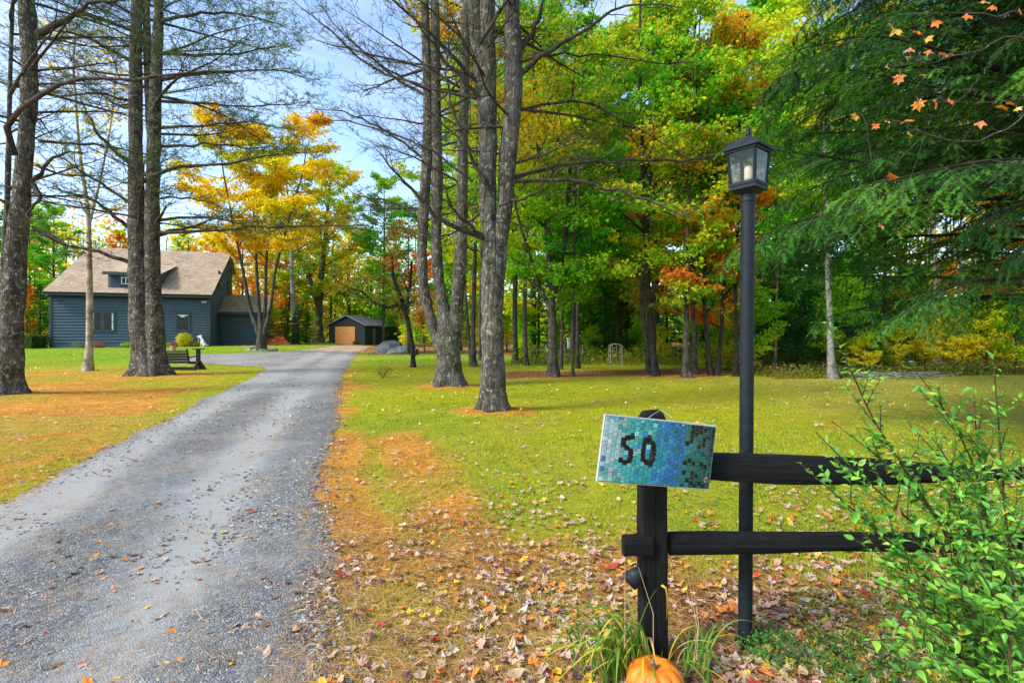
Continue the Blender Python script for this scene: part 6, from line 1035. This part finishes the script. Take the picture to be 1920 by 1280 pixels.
g = MB(); split_rail(g, [(X(1236, yb), yb, zr_(846, yb), zr_(902, yb)), (X(1335, yb), yb, zr_(849, yb), zr_(898, yb)), (X(1480, yb), yb - .01, zr_(852, yb), zr_(906, yb)), (X(1640, yb), yb - .02, zr_(857, yb), zr_(905, yb)), (X(1780, yb), yb - .03, zr_(868, yb), zr_(899, yb)), (X(1900, 2.27), 2.27, zr_(874, 2.27), zr_(898, 2.27)), (X(1985, 2.26), 2.26, zr_(876, 2.26), zr_(899, 2.26))], prA, 5); g.build('rail', M_railw, fence, fixn=True)
g = MB(); split_rail(g, [(X(1254, yb), yb, zr_(1001, yb), zr_(1040, yb)), (X(1320, yb), yb, zr_(999, yb), zr_(1040, yb)), (X(1430, yb), yb - .01, zr_(996, yb), zr_(1037, yb)), (X(1560, yb), yb - .02, zr_(994, yb), zr_(1031, yb)), (X(1760, yb), yb - .03, zr_(994, yb), zr_(1030, yb)), (X(1985, 2.26), 2.26, zr_(998, 2.26), zr_(1030, 2.26))], prA, 8); g.build('rail', M_railw, fence, fixn=True)
prB = [(-.030, -.8), (-.034, -.2), (-.034, .5), (-.028, .9), (.026, 1), (.03, .2), (.03, -.8), (0, -1)]
g = MB(); split_rail(g, [(X(1169, 2.25), 2.262, zr_(1007, 2.25), zr_(1041, 2.25)), (X(1200, 2.25), 2.268, zr_(1005, 2.25), zr_(1042, 2.25)), (X(1223, 2.26), 2.272, zr_(1004, 2.25), zr_(1043, 2.25))], prB, 12, 14); g.build('rail_end', M_railw, fence, fixn=True)
# small black spotlight fixed to the post
q = PX(1196, 1070, 2.25); sp = thing('spotlight', 'small black cone shaped spotlight fixed to the left side of the fence post', 'spotlight', tuple(q)); a = norm(np.array([-.80, -.30, -.45])); c0 = q + np.array([.028, .03, -.012]); g = MB(); P_ = np.array([c0, c0 + a * .012, c0 + a * .075, c0 + a * .078, c0 + a * .074, c0 + a * .05]); V, Fa = tubes(P_[None], np.array([[.022, .030, .042, .041, .037, .030]]), 24); g.add(V, Fa); cc = len(V); g.add(np.r_[V[:24], [P_[0]], V[-24:], [P_[-1]]], [[i, (i + 1) % 24, 24] for i in range(24)] + [[25 + i, 25 + (i + 1) % 24, 49] for i in range(24)]); g.build('housing', M_metal, sp, True)
g = MB(); g.tube([c0 - a * .01, q + np.array([.055, .05, .01]), q + np.array([.075, .06, .03])], .008, 8); g.tube([q + np.array([.0, -.012, .028]), q + np.array([.03, .0, .038]), q + np.array([.062, .04, .03])], .0022, 6); g.build('bracket', M_metal, sp, True)
# ================================================================== mosaic house number sign
UL, LLc, UR, LR = PX(1131, 777, 2.125), PX(1126, 902, 2.125), PX(1336, 800, 2.235), PX(1333, 915, 2.235)
ex = norm((UR - UL) + (LR - LLc)); ey = (UL - LLc) + (UR - LR); ey = norm(ey - ex * (ey @ ex)); en = np.cross(ex, ey); SW = (np.linalg.norm(UR - UL) + np.linalg.norm(LR - LLc)) / 2; SHh = (np.linalg.norm(UL - LLc) + np.linalg.norm(UR - LR)) / 2
cen = (UL + LLc + UR + LR) / 4; so = cen - ex * SW / 2 - ey * SHh / 2
def sf_(V): V = np.asarray(V, float); return so + V[:, 0:1] * ex + V[:, 1:2] * ey + V[:, 2:3] * en
sign = thing('number_sign', 'tilted blue green mosaic tile sign reading 50 hung on the fence post', 'house sign', tuple(so), None)
g = MB(); g.box((-.004, -.004, -.014), (SW + .004, SHh + .004, 0), sf_); g.build('board', simple('grey_board_edge', (.42, .43, .42), .8, .2, .15, 30, .3, 60), sign)
g = MB(); g.box((0, 0, .0005), (SW, SHh, .0022), sf_)
m, t, b = newmat('grout', .95, .1); vv = coords(t, 'Object', (1, 1, 1)); gx = N(t, 'ShaderNodeTexCoord'); dp = N(t, 'ShaderNodeVectorMath', operation='DOT_PRODUCT'); L(t, gx.outputs['Object'], dp.inputs[0]); dp.inputs[1].default_value = tuple(ex); dd_ = math_(t, 'DIVIDE', dp.outputs['Value'], SW)
c = ramp(t, dd_, [(.0, (.05, .09, .085)), (.55, (.02, .06, .08)), (.68, (.02, .06, .06)), (.76, (.30, .36, .33)), (1.0, (.34, .38, .34))]); L(t, c, b.inputs['Base Color']); bump(t, b, noise(t, vv, 400, 3), .4, .001); g.build('grout', m, sign)
rg = RNG(70); TC = [(.38, .47, .43), (.20, .40, .38), (.055, .33, .32), (.03, .27, .25), (.02, .23, .30), (.025, .16, .36), (.02, .12, .30), (.02, .16, .15), (.015, .115, .10), (.008, .045, .045)]; TX = [0, .10, .22, .38, .50, .58, .68, .73, .82, 1.0]
def tilecol(u, v):
    jit = rg.normal(0, .045); u2 = u + jit + .02 * math.sin(v * 9)
    c = np.array([np.interp(u2, TX, [q[i] for q in TC]) for i in range(3)])
    if u < .2 and rg.random() < .3: c = np.array((.40, .42, .38)) * .9 if u > .07 else c
    if u > .74 and rg.random() < .33: c = np.array((.004, .012, .014))
    if u < .55 and rg.random() < .04: c = np.array((.03, .2, .42)) * 1.0
    if .25 < u < .6 and rg.random() < .07: c = np.array((.2, .45, .42))
    return np.clip(c * rg.uniform(.8, 1.2), .002, .8)
m, t, b = newmat('glazed_tile', .16, .6); oi = N(t, 'ShaderNodeObjectInfo'); vv = coords(t); n1 = noise(t, vv, 300, 3); L(t, mix(t, 1, oi.outputs['Color'], ramp(t, n1, [(.3, (.85, .85, .85)), (.7, (1.1, 1.1, 1.1))]), 'MULTIPLY'), b.inputs['Base Color']); b.inputs['Coat Weight'].default_value = .4; M_tile = m
NC = 26; cw = SW / NC; NR = 13; rh = SHh / NR
# strokes of the numerals: centre line points in sign units (u, v)
def imgp(x, y):       # pixel of the photo -> sign plane coordinates
    d = PX(x, y, 1.0) - np.array([0, 0, CH]); o_ = np.array([0, 0, CH]); tt_ = ((so - o_) @ en) / (d @ en); p = o_ + d * tt_ - so; return np.array([p @ ex, p @ ey])
def zp(x, y): return imgp(1110 + x / 7.1125, 750 + y / 7.1125)
five = [zp(*p) for p in ((566, 497), (490, 495), (430, 492), (426, 545), (424, 600), (470, 632), (515, 675), (525, 730), (500, 790), (450, 822), (400, 815), (350, 780))]
zero = [zp(*p) for p in ((748, 515), (700, 545), (672, 610), (664, 690), (672, 765), (705, 825), (752, 848), (800, 820), (822, 760), (828, 690), (822, 600), (795, 540))]
sw_ = .0125
def seg_tiles(P_, closed):
    P_ = np.array(P_); out = []; n_ = len(P_); rngk = range(n_ if closed else n_ - 1)
    for i in rngk:
        a, b_ = P_[i], P_[(i + 1) % n_]; d = norm(b_ - a); nn = np.array([-d[1], d[0]]); l = np.linalg.norm(b_ - a); m_ = max(1, int(round(l / .0165)))
        for k in range(m_): out.append((a + d * l * (k / m_), a + d * l * ((k + 1) / m_), nn))
    return out
segs = seg_tiles(five, False) + seg_tiles(zero, True); tiles = []
allseg = np.array([(s[0] + s[1]) / 2 for s in segs]); 
def near_num(p): return np.min(np.linalg.norm(allseg - p, axis=1)) < .0125
cen_zero = np.mean(zero, 0)
for c_ in range(NC):
    off = (.5 if c_ % 2 else 0) * rh; k = 0; y = -off
    while y < SHh - .003:
        y0, y1 = max(y, .0015), min(y + rh, SHh - .0015); y += rh
        if y1 - y0 < .004: continue
        x0, x1 = c_ * cw + .0008, (c_ + 1) * cw - .0008; xm, ym = (x0 + x1) / 2, (y0 + y1) / 2
        if near_num(np.array([xm, ym])): continue
        tiles.append((x0, x1, y0 + .0007, y1 - .0007, tilecol(xm / SW, ym / SHh)))
order = sorted(range(len(tiles)), key=lambda i: -(tiles[i][1] - tiles[i][0]) * (tiles[i][3] - tiles[i][2])); ncap = 298 - len(segs); restg = MB()
def tile_geo(G, x0, x1, y0, y1, C=None):
    w2, h2 = (x1 - x0) / 2, (y1 - y0) / 2; cx_, cy_ = (x0 + x1) / 2, (y0 + y1) / 2; tz = rg.normal(0, .00025, 2); sk = rg.normal(0, .0004, (4, 2)); V = []
    for lv, (ins, z_) in enumerate(((0, .0018), (0, .0042), (.0009, .0052))):
        for k_, (sx, sy) in enumerate(((-1, -1), (1, -1), (1, 1), (-1, 1))): V.append([cx_ + sx * (w2 - ins) + sk[k_, 0], cy_ + sy * (h2 - ins) + sk[k_, 1], z_ + (sx * tz[0] + sy * tz[1]) * (lv > 0)])
    G.add(sf_(np.array(V)), [[4 * r + k_, 4 * r + (k_ + 1) % 4, 4 * r + 4 + (k_ + 1) % 4, 4 * r + 4 + k_] for r in range(2) for k_ in range(4)] + [[8, 9, 10, 11]], C)
for q, i in enumerate(order):
    x0, x1, y0, y1, c = tiles[i]
    if q < ncap: g = MB(); tile_geo(g, x0, x1, y0, y1); o = g.build('tile', M_tile, sign); o.color = (*c, 1)
    else: tile_geo(restg, x0, x1, y0, y1, c)
m2, t, b = newmat('glazed_tile_edge', .16, .6); L(t, attr(t), b.inputs['Base Color'])
if restg.n: restg.build('edge_tiles', m2, sign, stuff=True)
for a, b_, nn in segs:
    g = MB(); d = (b_ - a) * .04; V = []
    for ins, z_ in ((0, .0018), (0, .0046), (.0009, .0056)):
        for p, s1 in ((a + d, -1), (b_ - d, -1), (b_ - d, 1), (a + d, 1)): q2 = p + nn * s1 * (sw_ - ins) * .68; V.append([q2[0], q2[1], z_])
    g.add(sf_(np.array(V)), [[4 * r + k_, 4 * r + (k_ + 1) % 4, 4 * r + 4 + (k_ + 1) % 4, 4 * r + 4 + k_] for r in range(2) for k_ in range(4)] + [[8, 9, 10, 11]]); o = g.build('numeral_tile', M_tile, sign); o.color = (.004, .003, .004, 1)
# ladybird shaped red and dark piece in the lower right corner
pb = zp(1505, 1055); g = MB(); V = [sf_(np.array([[pb[0], pb[1], .0085]]))[0]]; an = np.linspace(0, 2 * pi, 10, endpoint=False)
for k in range(10): V.append(sf_(np.array([[pb[0] + .0075 * cos(an[k]), pb[1] + .006 * sin(an[k]), .0052]]))[0])
g.add(V, [[0, 1 + k, 1 + (k + 1) % 10] for k in range(10)]); g.build('bug_body', simple('dark_red_glass', (.16, .01, .02), .2, .6), sign)
for k in range(8): a = k * pi / 4 + .3; g = MB(); c1 = pb + np.array([cos(a), sin(a)]) * .006; c2 = pb + np.array([cos(a), sin(a)]) * .0115; g.tube(sf_(np.array([[c1[0], c1[1], .0062], [c2[0], c2[1], .0060]])), .0012, 5); g.build('bug_leg', simple('pale_red_glass', (.45, .3, .3), .2, .6) if k == 0 else bpy.data.materials['pale_red_glass'], sign)
# hanging wire over the post top
w0 = sf_(np.array([[*zp(682, 285), .004]]))[0]; w1 = sf_(np.array([[*zp(1075, 240), -.004]]))[0]; top = np.array([px1 + .02, FY - .055, CH - (770 - HY) / F * FY + .012]); g = MB(); g.tube([w0, w0 * .5 + top * .5 + [0, 0, .004], top, top + [.01, .06, .002]], .0018, 6); g.tube([top, top * .55 + w1 * .45 + [0, 0, .004], w1], .0013, 6); g.build('hanging_wire', simple('steel_wire', (.5, .52, .52), .35, .6, .05, metal=.7), sign, True)
for p_ in ((1210, 330), (680, 290)): g = MB(); q2 = zp(*p_); blob(g, sf_(np.array([[*q2, .006]]))[0], .0045, (1, .6, 1), 10, 6); g.build('screw', M_wire, sign, True)
# ================================================================== near pumpkin
pumpkin('pumpkin', 'orange pumpkin at the foot of the fence post, cut by the bottom of the picture', ((1227 - CX) / F * 2.07, 2.07, .0), .110, res=(90, 44), seed=1.2, squash=.74, stemk=.9)
# ================================================================== strap leaved clump
def strap(base, az, ln, h, w_, rg, lean=.5, fold=.18):
    n_ = 12; s = np.linspace(0, 1, n_); d = np.array([cos(az), sin(az), 0]); out = lean * ln; P_ = base + d * (out * s ** 1.6)[:, None] + np.array([0, 0, 1]) * (h * (1.9 * s - 1.25 * s ** 2.4))[:, None] + np.cross(d, [0, 0, 1]) * (rg.normal(0, .06) * ln * s ** 2)[:, None]
    wv = w_ * np.interp(s, [0, .3, .8, 1], [.75, 1, .6, .03]); sd_ = np.cross(d, [0, 0, 1]); t_ = norm(np.gradient(P_, axis=0)); nr = np.cross(sd_, t_); V = np.stack([P_ - sd_ * wv[:, None] / 2 - nr * wv[:, None] * fold * -1, P_, P_ + sd_ * wv[:, None] / 2 + nr * wv[:, None] * fold], 1); i = np.arange(n_ - 1)[:, None] * 3
    return V.reshape(-1, 3), np.concatenate([i + np.array([[0, 1, 4, 3]]), i + np.array([[1, 2, 5, 4]])]).reshape(-1, 4)
rg = RNG(81)
def clump(label, x, Y_, n_, H_, seed, spread=(0, 6.28), wd=.009, R_=.10):
    bx_ = (x - CX) / F * Y_; t = thing('strap_leaf_plant', label, 'plant', (bx_, Y_, 0), 'strap leaved plants by the post')
    for k in range(n_):
        a = rg.uniform(*spread); ln = H_ * rg.uniform(.7, 1.5); b0 = np.array([bx_ + rg.normal(0, R_ * .5), Y_ + rg.normal(0, .03), -.005]); V, Fa = strap(b0, a, ln, H_ * rg.uniform(.55, 1.15), wd * rg.uniform(.6, 1.3), rg, rg.uniform(.25, 1.05)); g = MB(); g.add(V, Fa)
        u_ = rg.random(); c = np.array((.10, .26, .03)) if u_ < .55 else np.array((.22, .40, .05)) if u_ < .8 else np.array((.62, .52, .04)) if u_ < .92 else np.array((.45, .3, .14)); C = np.tile(c * rg.uniform(.8, 1.2), (len(V), 1)); tipm = np.repeat(np.linspace(0, 1, 12), 3) > rg.uniform(.7, 1.2); C[tipm] = (.62, .5, .08); g.C = [C]; g.build('leaf', M_grass, t, True)
clump('arching green strap leaved clump left of the foot of the fence post', 1160, 2.20, 70, .33, 1, (1.7, 4.7), .012, R_=.17); clump('arching green strap leaved clump behind and right of the pumpkin', 1290, 2.2, 34, .24, 2, (-1.4, 1.4), .009, .12)
clump('few tall upright strap leaves in front of the fence post', 1205, 2.16, 16, .40, 3, (2.2, 3.9), .012, .08)
# one broad folded leaf crossing the post
g = MB(); P_ = [PX(1170, 1250, 2.12), PX(1195, 1180, 2.13), PX(1215, 1130, 2.14), PX(1235, 1100, 2.15), PX(1247, 1098, 2.15), PX(1251, 1125, 2.15), PX(1250, 1160, 2.14)]; P_, _r = resample(P_, [1] * 7, 18); w_ = .010 * np.interp(np.linspace(0, 1, 18), [0, .3, .75, 1], [.6, 1, .9, .1]); V = np.stack([P_ - np.array([.75, .2, .55]) * w_[:, None] * .6, P_ + np.array([.75, .2, .55]) * w_[:, None] * .6], 1).reshape(-1, 3); C = np.tile((.2, .38, .04), (36, 1)).astype(float); C[24:] = (.66, .5, .08); g.add(V, np.arange(17)[:, None] * 2 + np.array([[0, 1, 3, 2]]), C); o = g.build('leaf', M_grass, [x for x in COL.objects if x.name == 'strap_leaf_plant.002'][0], True)
# dry stalks
g = MB()
for (a, b_, c) in (((1225, 1240), (1225, 1150), (1197, 1062)), ((1300, 1250), (1308, 1180), (1287, 1062)), ((1172, 1215), (1172, 1140), (1172, 1045)), ((1306, 1235), (1310, 1170), (1300, 1100))): g.tube([PX(*a, 2.13), PX(*b_, 2.14), PX(*c, 2.15)], [.0022, .0018, .001], 5)
tag(g.build('dry_stalks', simple('dry_stalk', (.42, .28, .16), .8), None, True), 'thin dry brown stalks standing around the fence post', 'stalks')

# ================================================================== leafy shrub at the right, before the fence
def pointed_leaf(droop=.25, fold=.22):
    n_ = 7; s = np.linspace(0, 1, n_); w_ = np.array([.0, .62, .95, 1.0, .78, .40, .0]) * .25; V = []
    for a, ww in zip(s, w_): zc_ = -droop * a ** 2; V += [[a, -ww, zc_ + ww * fold * 1.6], [a, 0, zc_], [a, ww, zc_ + ww * fold * 1.6]]
    i = np.arange(n_ - 1)[:, None] * 3; return np.array(V), np.concatenate([i + np.array([[0, 3, 4, 1]]), i + np.array([[1, 4, 5, 2]])]).reshape(-1, 4)
LFm = []
for dr_, fo_ in ((.15, .25), (.35, .15), (.5, .35), (.05, .1)): V, Fa = pointed_leaf(dr_, fo_); g = MB(); C = np.ones((len(V), 3)) * .98; C[1::3] = (.8, .95, .75); g.add(V, Fa, C); LFm.append((V, Fa, C, g.mesh('leaf', M_shrub, True)))
rg = RNG(88); sbx, sby = (1862 - CX) / F * 1.95, 1.95; shrub = thing('leafy_shrub', 'leafy green shrub with long arching stems in front of the fence at the right', 'shrub', (sbx, sby, 0)); leaves = []
stems = [[(1850, 1210, 1.95), (1800, 1060, 1.93), (1730, 930, 1.9), (1640, 790, 1.86), (1590, 680, 1.82), (1548, 602, 1.8)], [(1880, 1230, 1.95), (1860, 1050, 1.95), (1835, 900, 1.93), (1790, 800, 1.9), (1740, 725, 1.88), (1690, 665, 1.86)], [(1885, 1230, 1.9), (1885, 1000, 1.9), (1876, 850, 1.88), (1868, 740, 1.86), (1862, 672, 1.85)],
  [(1850, 1230, 2.0), (1845, 1020, 1.98), (1838, 880, 1.96), (1828, 780, 1.95), (1826, 725, 1.95)], [(1860, 1200, 1.9), (1780, 1060, 1.85), (1690, 960, 1.8), (1600, 880, 1.76), (1530, 810, 1.72)], [(1850, 1200, 2.0), (1790, 1020, 1.98), (1720, 930, 1.95), (1650, 860, 1.92), (1560, 790, 1.9)],
  [(1850, 1220, 1.85), (1750, 1100, 1.8), (1650, 1000, 1.76), (1570, 930, 1.72), (1500, 868, 1.7)], [(1860, 1230, 1.85), (1760, 1130, 1.78), (1680, 1060, 1.74), (1600, 1010, 1.72)], [(1870, 1230, 1.8), (1790, 1180, 1.76), (1720, 1130, 1.72), (1640, 1090, 1.7)], [(1880, 1260, 1.8), (1800, 1230, 1.72), (1710, 1200, 1.66), (1630, 1200, 1.62)],
  [(1890, 1230, 1.85), (1920, 1050, 1.8), (1935, 900, 1.78), (1940, 800, 1.76)], [(1880, 1240, 1.75), (1850, 1100, 1.7), (1840, 980, 1.66), (1820, 890, 1.64)], [(1900, 1240, 1.75), (1900, 1120, 1.7), (1890, 1000, 1.65), (1880, 930, 1.62)], [(1900, 1250, 1.7), (1840, 1180, 1.62), (1790, 1110, 1.58), (1740, 1050, 1.55)],
  [(1880, 1260, 1.75), (1830, 1250, 1.66), (1760, 1250, 1.6), (1690, 1260, 1.56)], [(1860, 1200, 2.05), (1800, 960, 2.05), (1760, 860, 2.02), (1700, 790, 2.0)], [(1870, 1230, 1.9), (1830, 1060, 1.88), (1800, 940, 1.86), (1775, 860, 1.84), (1730, 800, 1.84)], [(1910, 1250, 1.9), (1960, 1100, 1.9), (1990, 950, 1.9)], [(1900, 1250, 1.6), (1890, 1180, 1.55), (1860, 1110, 1.5), (1830, 1060, 1.48)], [(1910, 1260, 1.65), (1930, 1150, 1.6), (1930, 1050, 1.56)]]
M_twig = simple('shrub_stem', (.08, .05, .028), .7, .2, .3, 30)
def leafy_path(P_, s0, n_, size, dens=1):
    idx = np.linspace(s0, .995, n_) * (len(P_) - 1)
    for k, x_ in enumerate(idx):
        i = int(x_); f_ = x_ - i; i = min(i, len(P_) - 2); p = P_[i] * (1 - f_) + P_[i + 1] * f_; t_ = norm(P_[i + 1] - P_[i]); sd_ = norm(np.cross(t_, [0, 0, 1.]) + rg.normal(0, .25, 3)) * (1 if k % 2 else -1)
        d = norm(t_ * .55 + sd_ * .9 + np.array([0, 0, rg.normal(.05, .2)])); leaves.append((p, d, size * rg.uniform(.45, 1.3) * (1 - .3 * (x_ / len(P_)) ** 3), rg.normal(0, .35, 3)))
for si, sp_ in enumerate(stems):
    P_ = [PX(*a) for a in sp_]; P_[0][2] = min(P_[0][2], .12); P_ = [np.array([sbx + rg.normal(0, .05), sby + rg.normal(0, .05), -.02])] + P_; P_, R_ = resample(P_, np.linspace(.0065, .0014, len(P_)), 26); g = MB(); g.tube(P_, R_, 7)
    leafy_path(P_, .34, 32, .046); subs = spawn(P_[None], R_[None], 24, .10, .84, .7, rg, planar=False, aj=.25, lift=.25); L2 = grow(subs[0], subs[1], rg.uniform(.10, .30, 24) * (1.15 - .6 * subs[2]), 8, rg, .10, .04)
    for q in L2: g.tube(q, np.linspace(.0022, .0009, 8), 5); leafy_path(q, .10, 14, .035)
    g.build('stem', M_twig, shrub, True)
SC_P = [(.08, .30, .05), (.14, .42, .05), (.22, .52, .06), (.34, .60, .07)]
leaves.sort(key=lambda a: np.hypot(*a[0][:2])); rest = MB()
def leaf_mat(p, d, s, j):
    nr = norm(np.array([0, 0, 1.]) + j); yv = norm(np.cross(nr, d)); zv = np.cross(d, yv); return np.stack([d, yv, zv], 1) * s
inview = lambda p: abs((p[0]) / p[1]) < 1.02 and p[2] > CH - 660 / F * p[1]
lead = [l for l in leaves if inview(l[0])]; other = [l for l in leaves if not inview(l[0])]
for q, (p, d, s, j) in enumerate(lead + other):
    Rm = leaf_mat(p, d, s, j); k = int(rg.integers(0, 4)); c = np.array(SC_P[int(rg.integers(0, 4))]) * rg.uniform(.8, 1.2)
    u9 = rg.random(); c = np.array((.55, .45, .06)) if u9 < .03 else np.array((.34, .5, .08)) if u9 < .10 else np.array((.35, .22, .10)) if u9 < .115 else c
    if q < 300: o = link('leaf', LFm[k][3], shrub); M4 = np.eye(4); M4[:3, :3] = Rm; M4[:3, 3] = p - np.array([sbx, sby, 0]); o.matrix_local = Matrix(M4.tolist()); o.color = (*c, 1)
    else: V, Fa, C, _m = LFm[k]; rest.add(V @ Rm.T + p, Fa, C * c)
rest.build('leaves', leafmat('shrub_leaf_mass', .4, .38, .5), shrub, True, stuff=True)
# ================================================================== red maple bough at the top right
rg = RNG(99); mb_x, mb_y = 5.0, 3.7; mt = thing('red_maple', 'bare grey maple bough with large orange leaves hanging in at the top right', 'tree', (mb_x, mb_y, 0))
P_, R_ = resample([np.array([5.0, 3.7, -.1]), np.array([4.95, 3.7, 2.0]), np.array([4.85, 3.68, 4.0]), np.array([4.8, 3.7, 6.5])], [.09, .07, .055, .02], 24); g = MB(); trunk_mesh(g, P_, R_, 14, .3, .3, .05, 3); g.build('trunk', B_grey, mt, True)
tw = [[(2200, 60, 3.65), (2050, 90, 3.4), (1900, 70, 3.2), (1840, 95, 3.1), (1790, 105, 3.05), (1745, 118, 3.0), (1690, 118, 2.98)], [(2200, 200, 3.65), (2060, 180, 3.4), (1960, 185, 3.3), (1890, 240, 3.2), (1830, 262, 3.1), (1770, 262, 3.05), (1680, 228, 3.0), (1625, 235, 2.98)], [(2200, 10, 3.65), (2000, 30, 3.4), (1880, 28, 3.2), (1790, 25, 3.1), (1700, 28, 3.05), (1660, 40, 3.0)],
      [(2200, 300, 3.65), (2000, 280, 3.4), (1930, 300, 3.3), (1870, 330, 3.25), (1850, 345, 3.2)], [(1960, 185, 3.3), (1860, 190, 3.2), (1790, 192, 3.1), (1700, 190, 3.05)], [(1900, 70, 3.2), (1850, 130, 3.15), (1800, 185, 3.1), (1770, 215, 3.1)]]
for q in tw: P_, R_ = resample([PX(*a) for a in q], np.linspace(.008 if q[0][0] > 2000 else .004, .0013, len(q)), 22); P_[1:-1] += rg.normal(0, .006, (20, 3)); g = MB(); g.tube(P_, R_, 6); g.build('branch', B_maple, mt, True)
spots = [(1660, 45), (1678, 54), (1715, 96), (1700, 116), (1662, 132), (1690, 135), (1715, 66), (1730, 76), (1740, 98), (1752, 105), (1780, 108), (1612, 218), (1640, 232), (1668, 236), (1685, 237), (1720, 185), (1750, 186), (1768, 190), (1860, 210), (1880, 205), (1896, 212), (1915, 245), (1850, 10), (1870, 14), (1910, 22), (1918, 30), (1820, 30), (1750, 40), (1560, 14), (1835, 230), (1720, 148), (1658, 340), (1677, 440), (1650, 425), (1700, 250)]
bpts = np.concatenate([np.array([v.co[:] for v in o_.data.vertices]) + [mb_x, mb_y, 0] for o_ in mt.children if o_.name.startswith('branch')]); gt = MB()
lm_ = []
for k in range(5): V, Fa, C = leaf_mesh_arrays(RNG(300 + k), 0 if k % 2 else 1); V[:, 1] += 1.0; g = MB(); g.add(V, Fa, C); lm_.append(g.mesh('leaf', M_shrub))
for (x, y) in spots:
    o = link('leaf', lm_[int(rg.integers(0, 5))], mt); p = PX(x, y - 8, rg.uniform(2.9, 3.15)); s = rg.uniform(.026, .055); dd9 = np.linalg.norm(bpts - p, axis=1); qn = bpts[dd9.argmin()]; gt.tube([qn, qn * .5 + p * .5 + [0, 0, .012], p], [.0014, .0011, .0008], 4); o.location = p - np.array([mb_x, mb_y, 0]); o.scale = (s,) * 3; o.rotation_euler = (radians(rg.uniform(95, 175) * -1), rg.normal(0, .5), rg.uniform(-.9, .9)); u_ = rg.random()
    c = (.80, .20, .02) if u_ < .5 else (.80, .32, .03) if u_ < .72 else (.70, .42, .05) if u_ < .82 else (.72, .26, .08); o.color = (*c, 1)
gt.build('leaf_stalks', B_maple, mt, True, stuff=True)
# ferns/seedlings round the lamp post foot
leafball('fern_plant', 'low feathery green weeds at the foot of the lamp post', 'plant', (1.22, 2.36, 0), .17, .09, [(.05, .2, .04), (.1, .3, .05)], 900, .022, 91, wd=.35)
leafball('fern_plant', 'low green weeds on the leaf covered ground between lamp post and shrub', 'plant', (1.55, 2.2, 0), .26, .10, [(.05, .18, .04), (.12, .3, .05)], 1100, .024, 92, wd=.4)
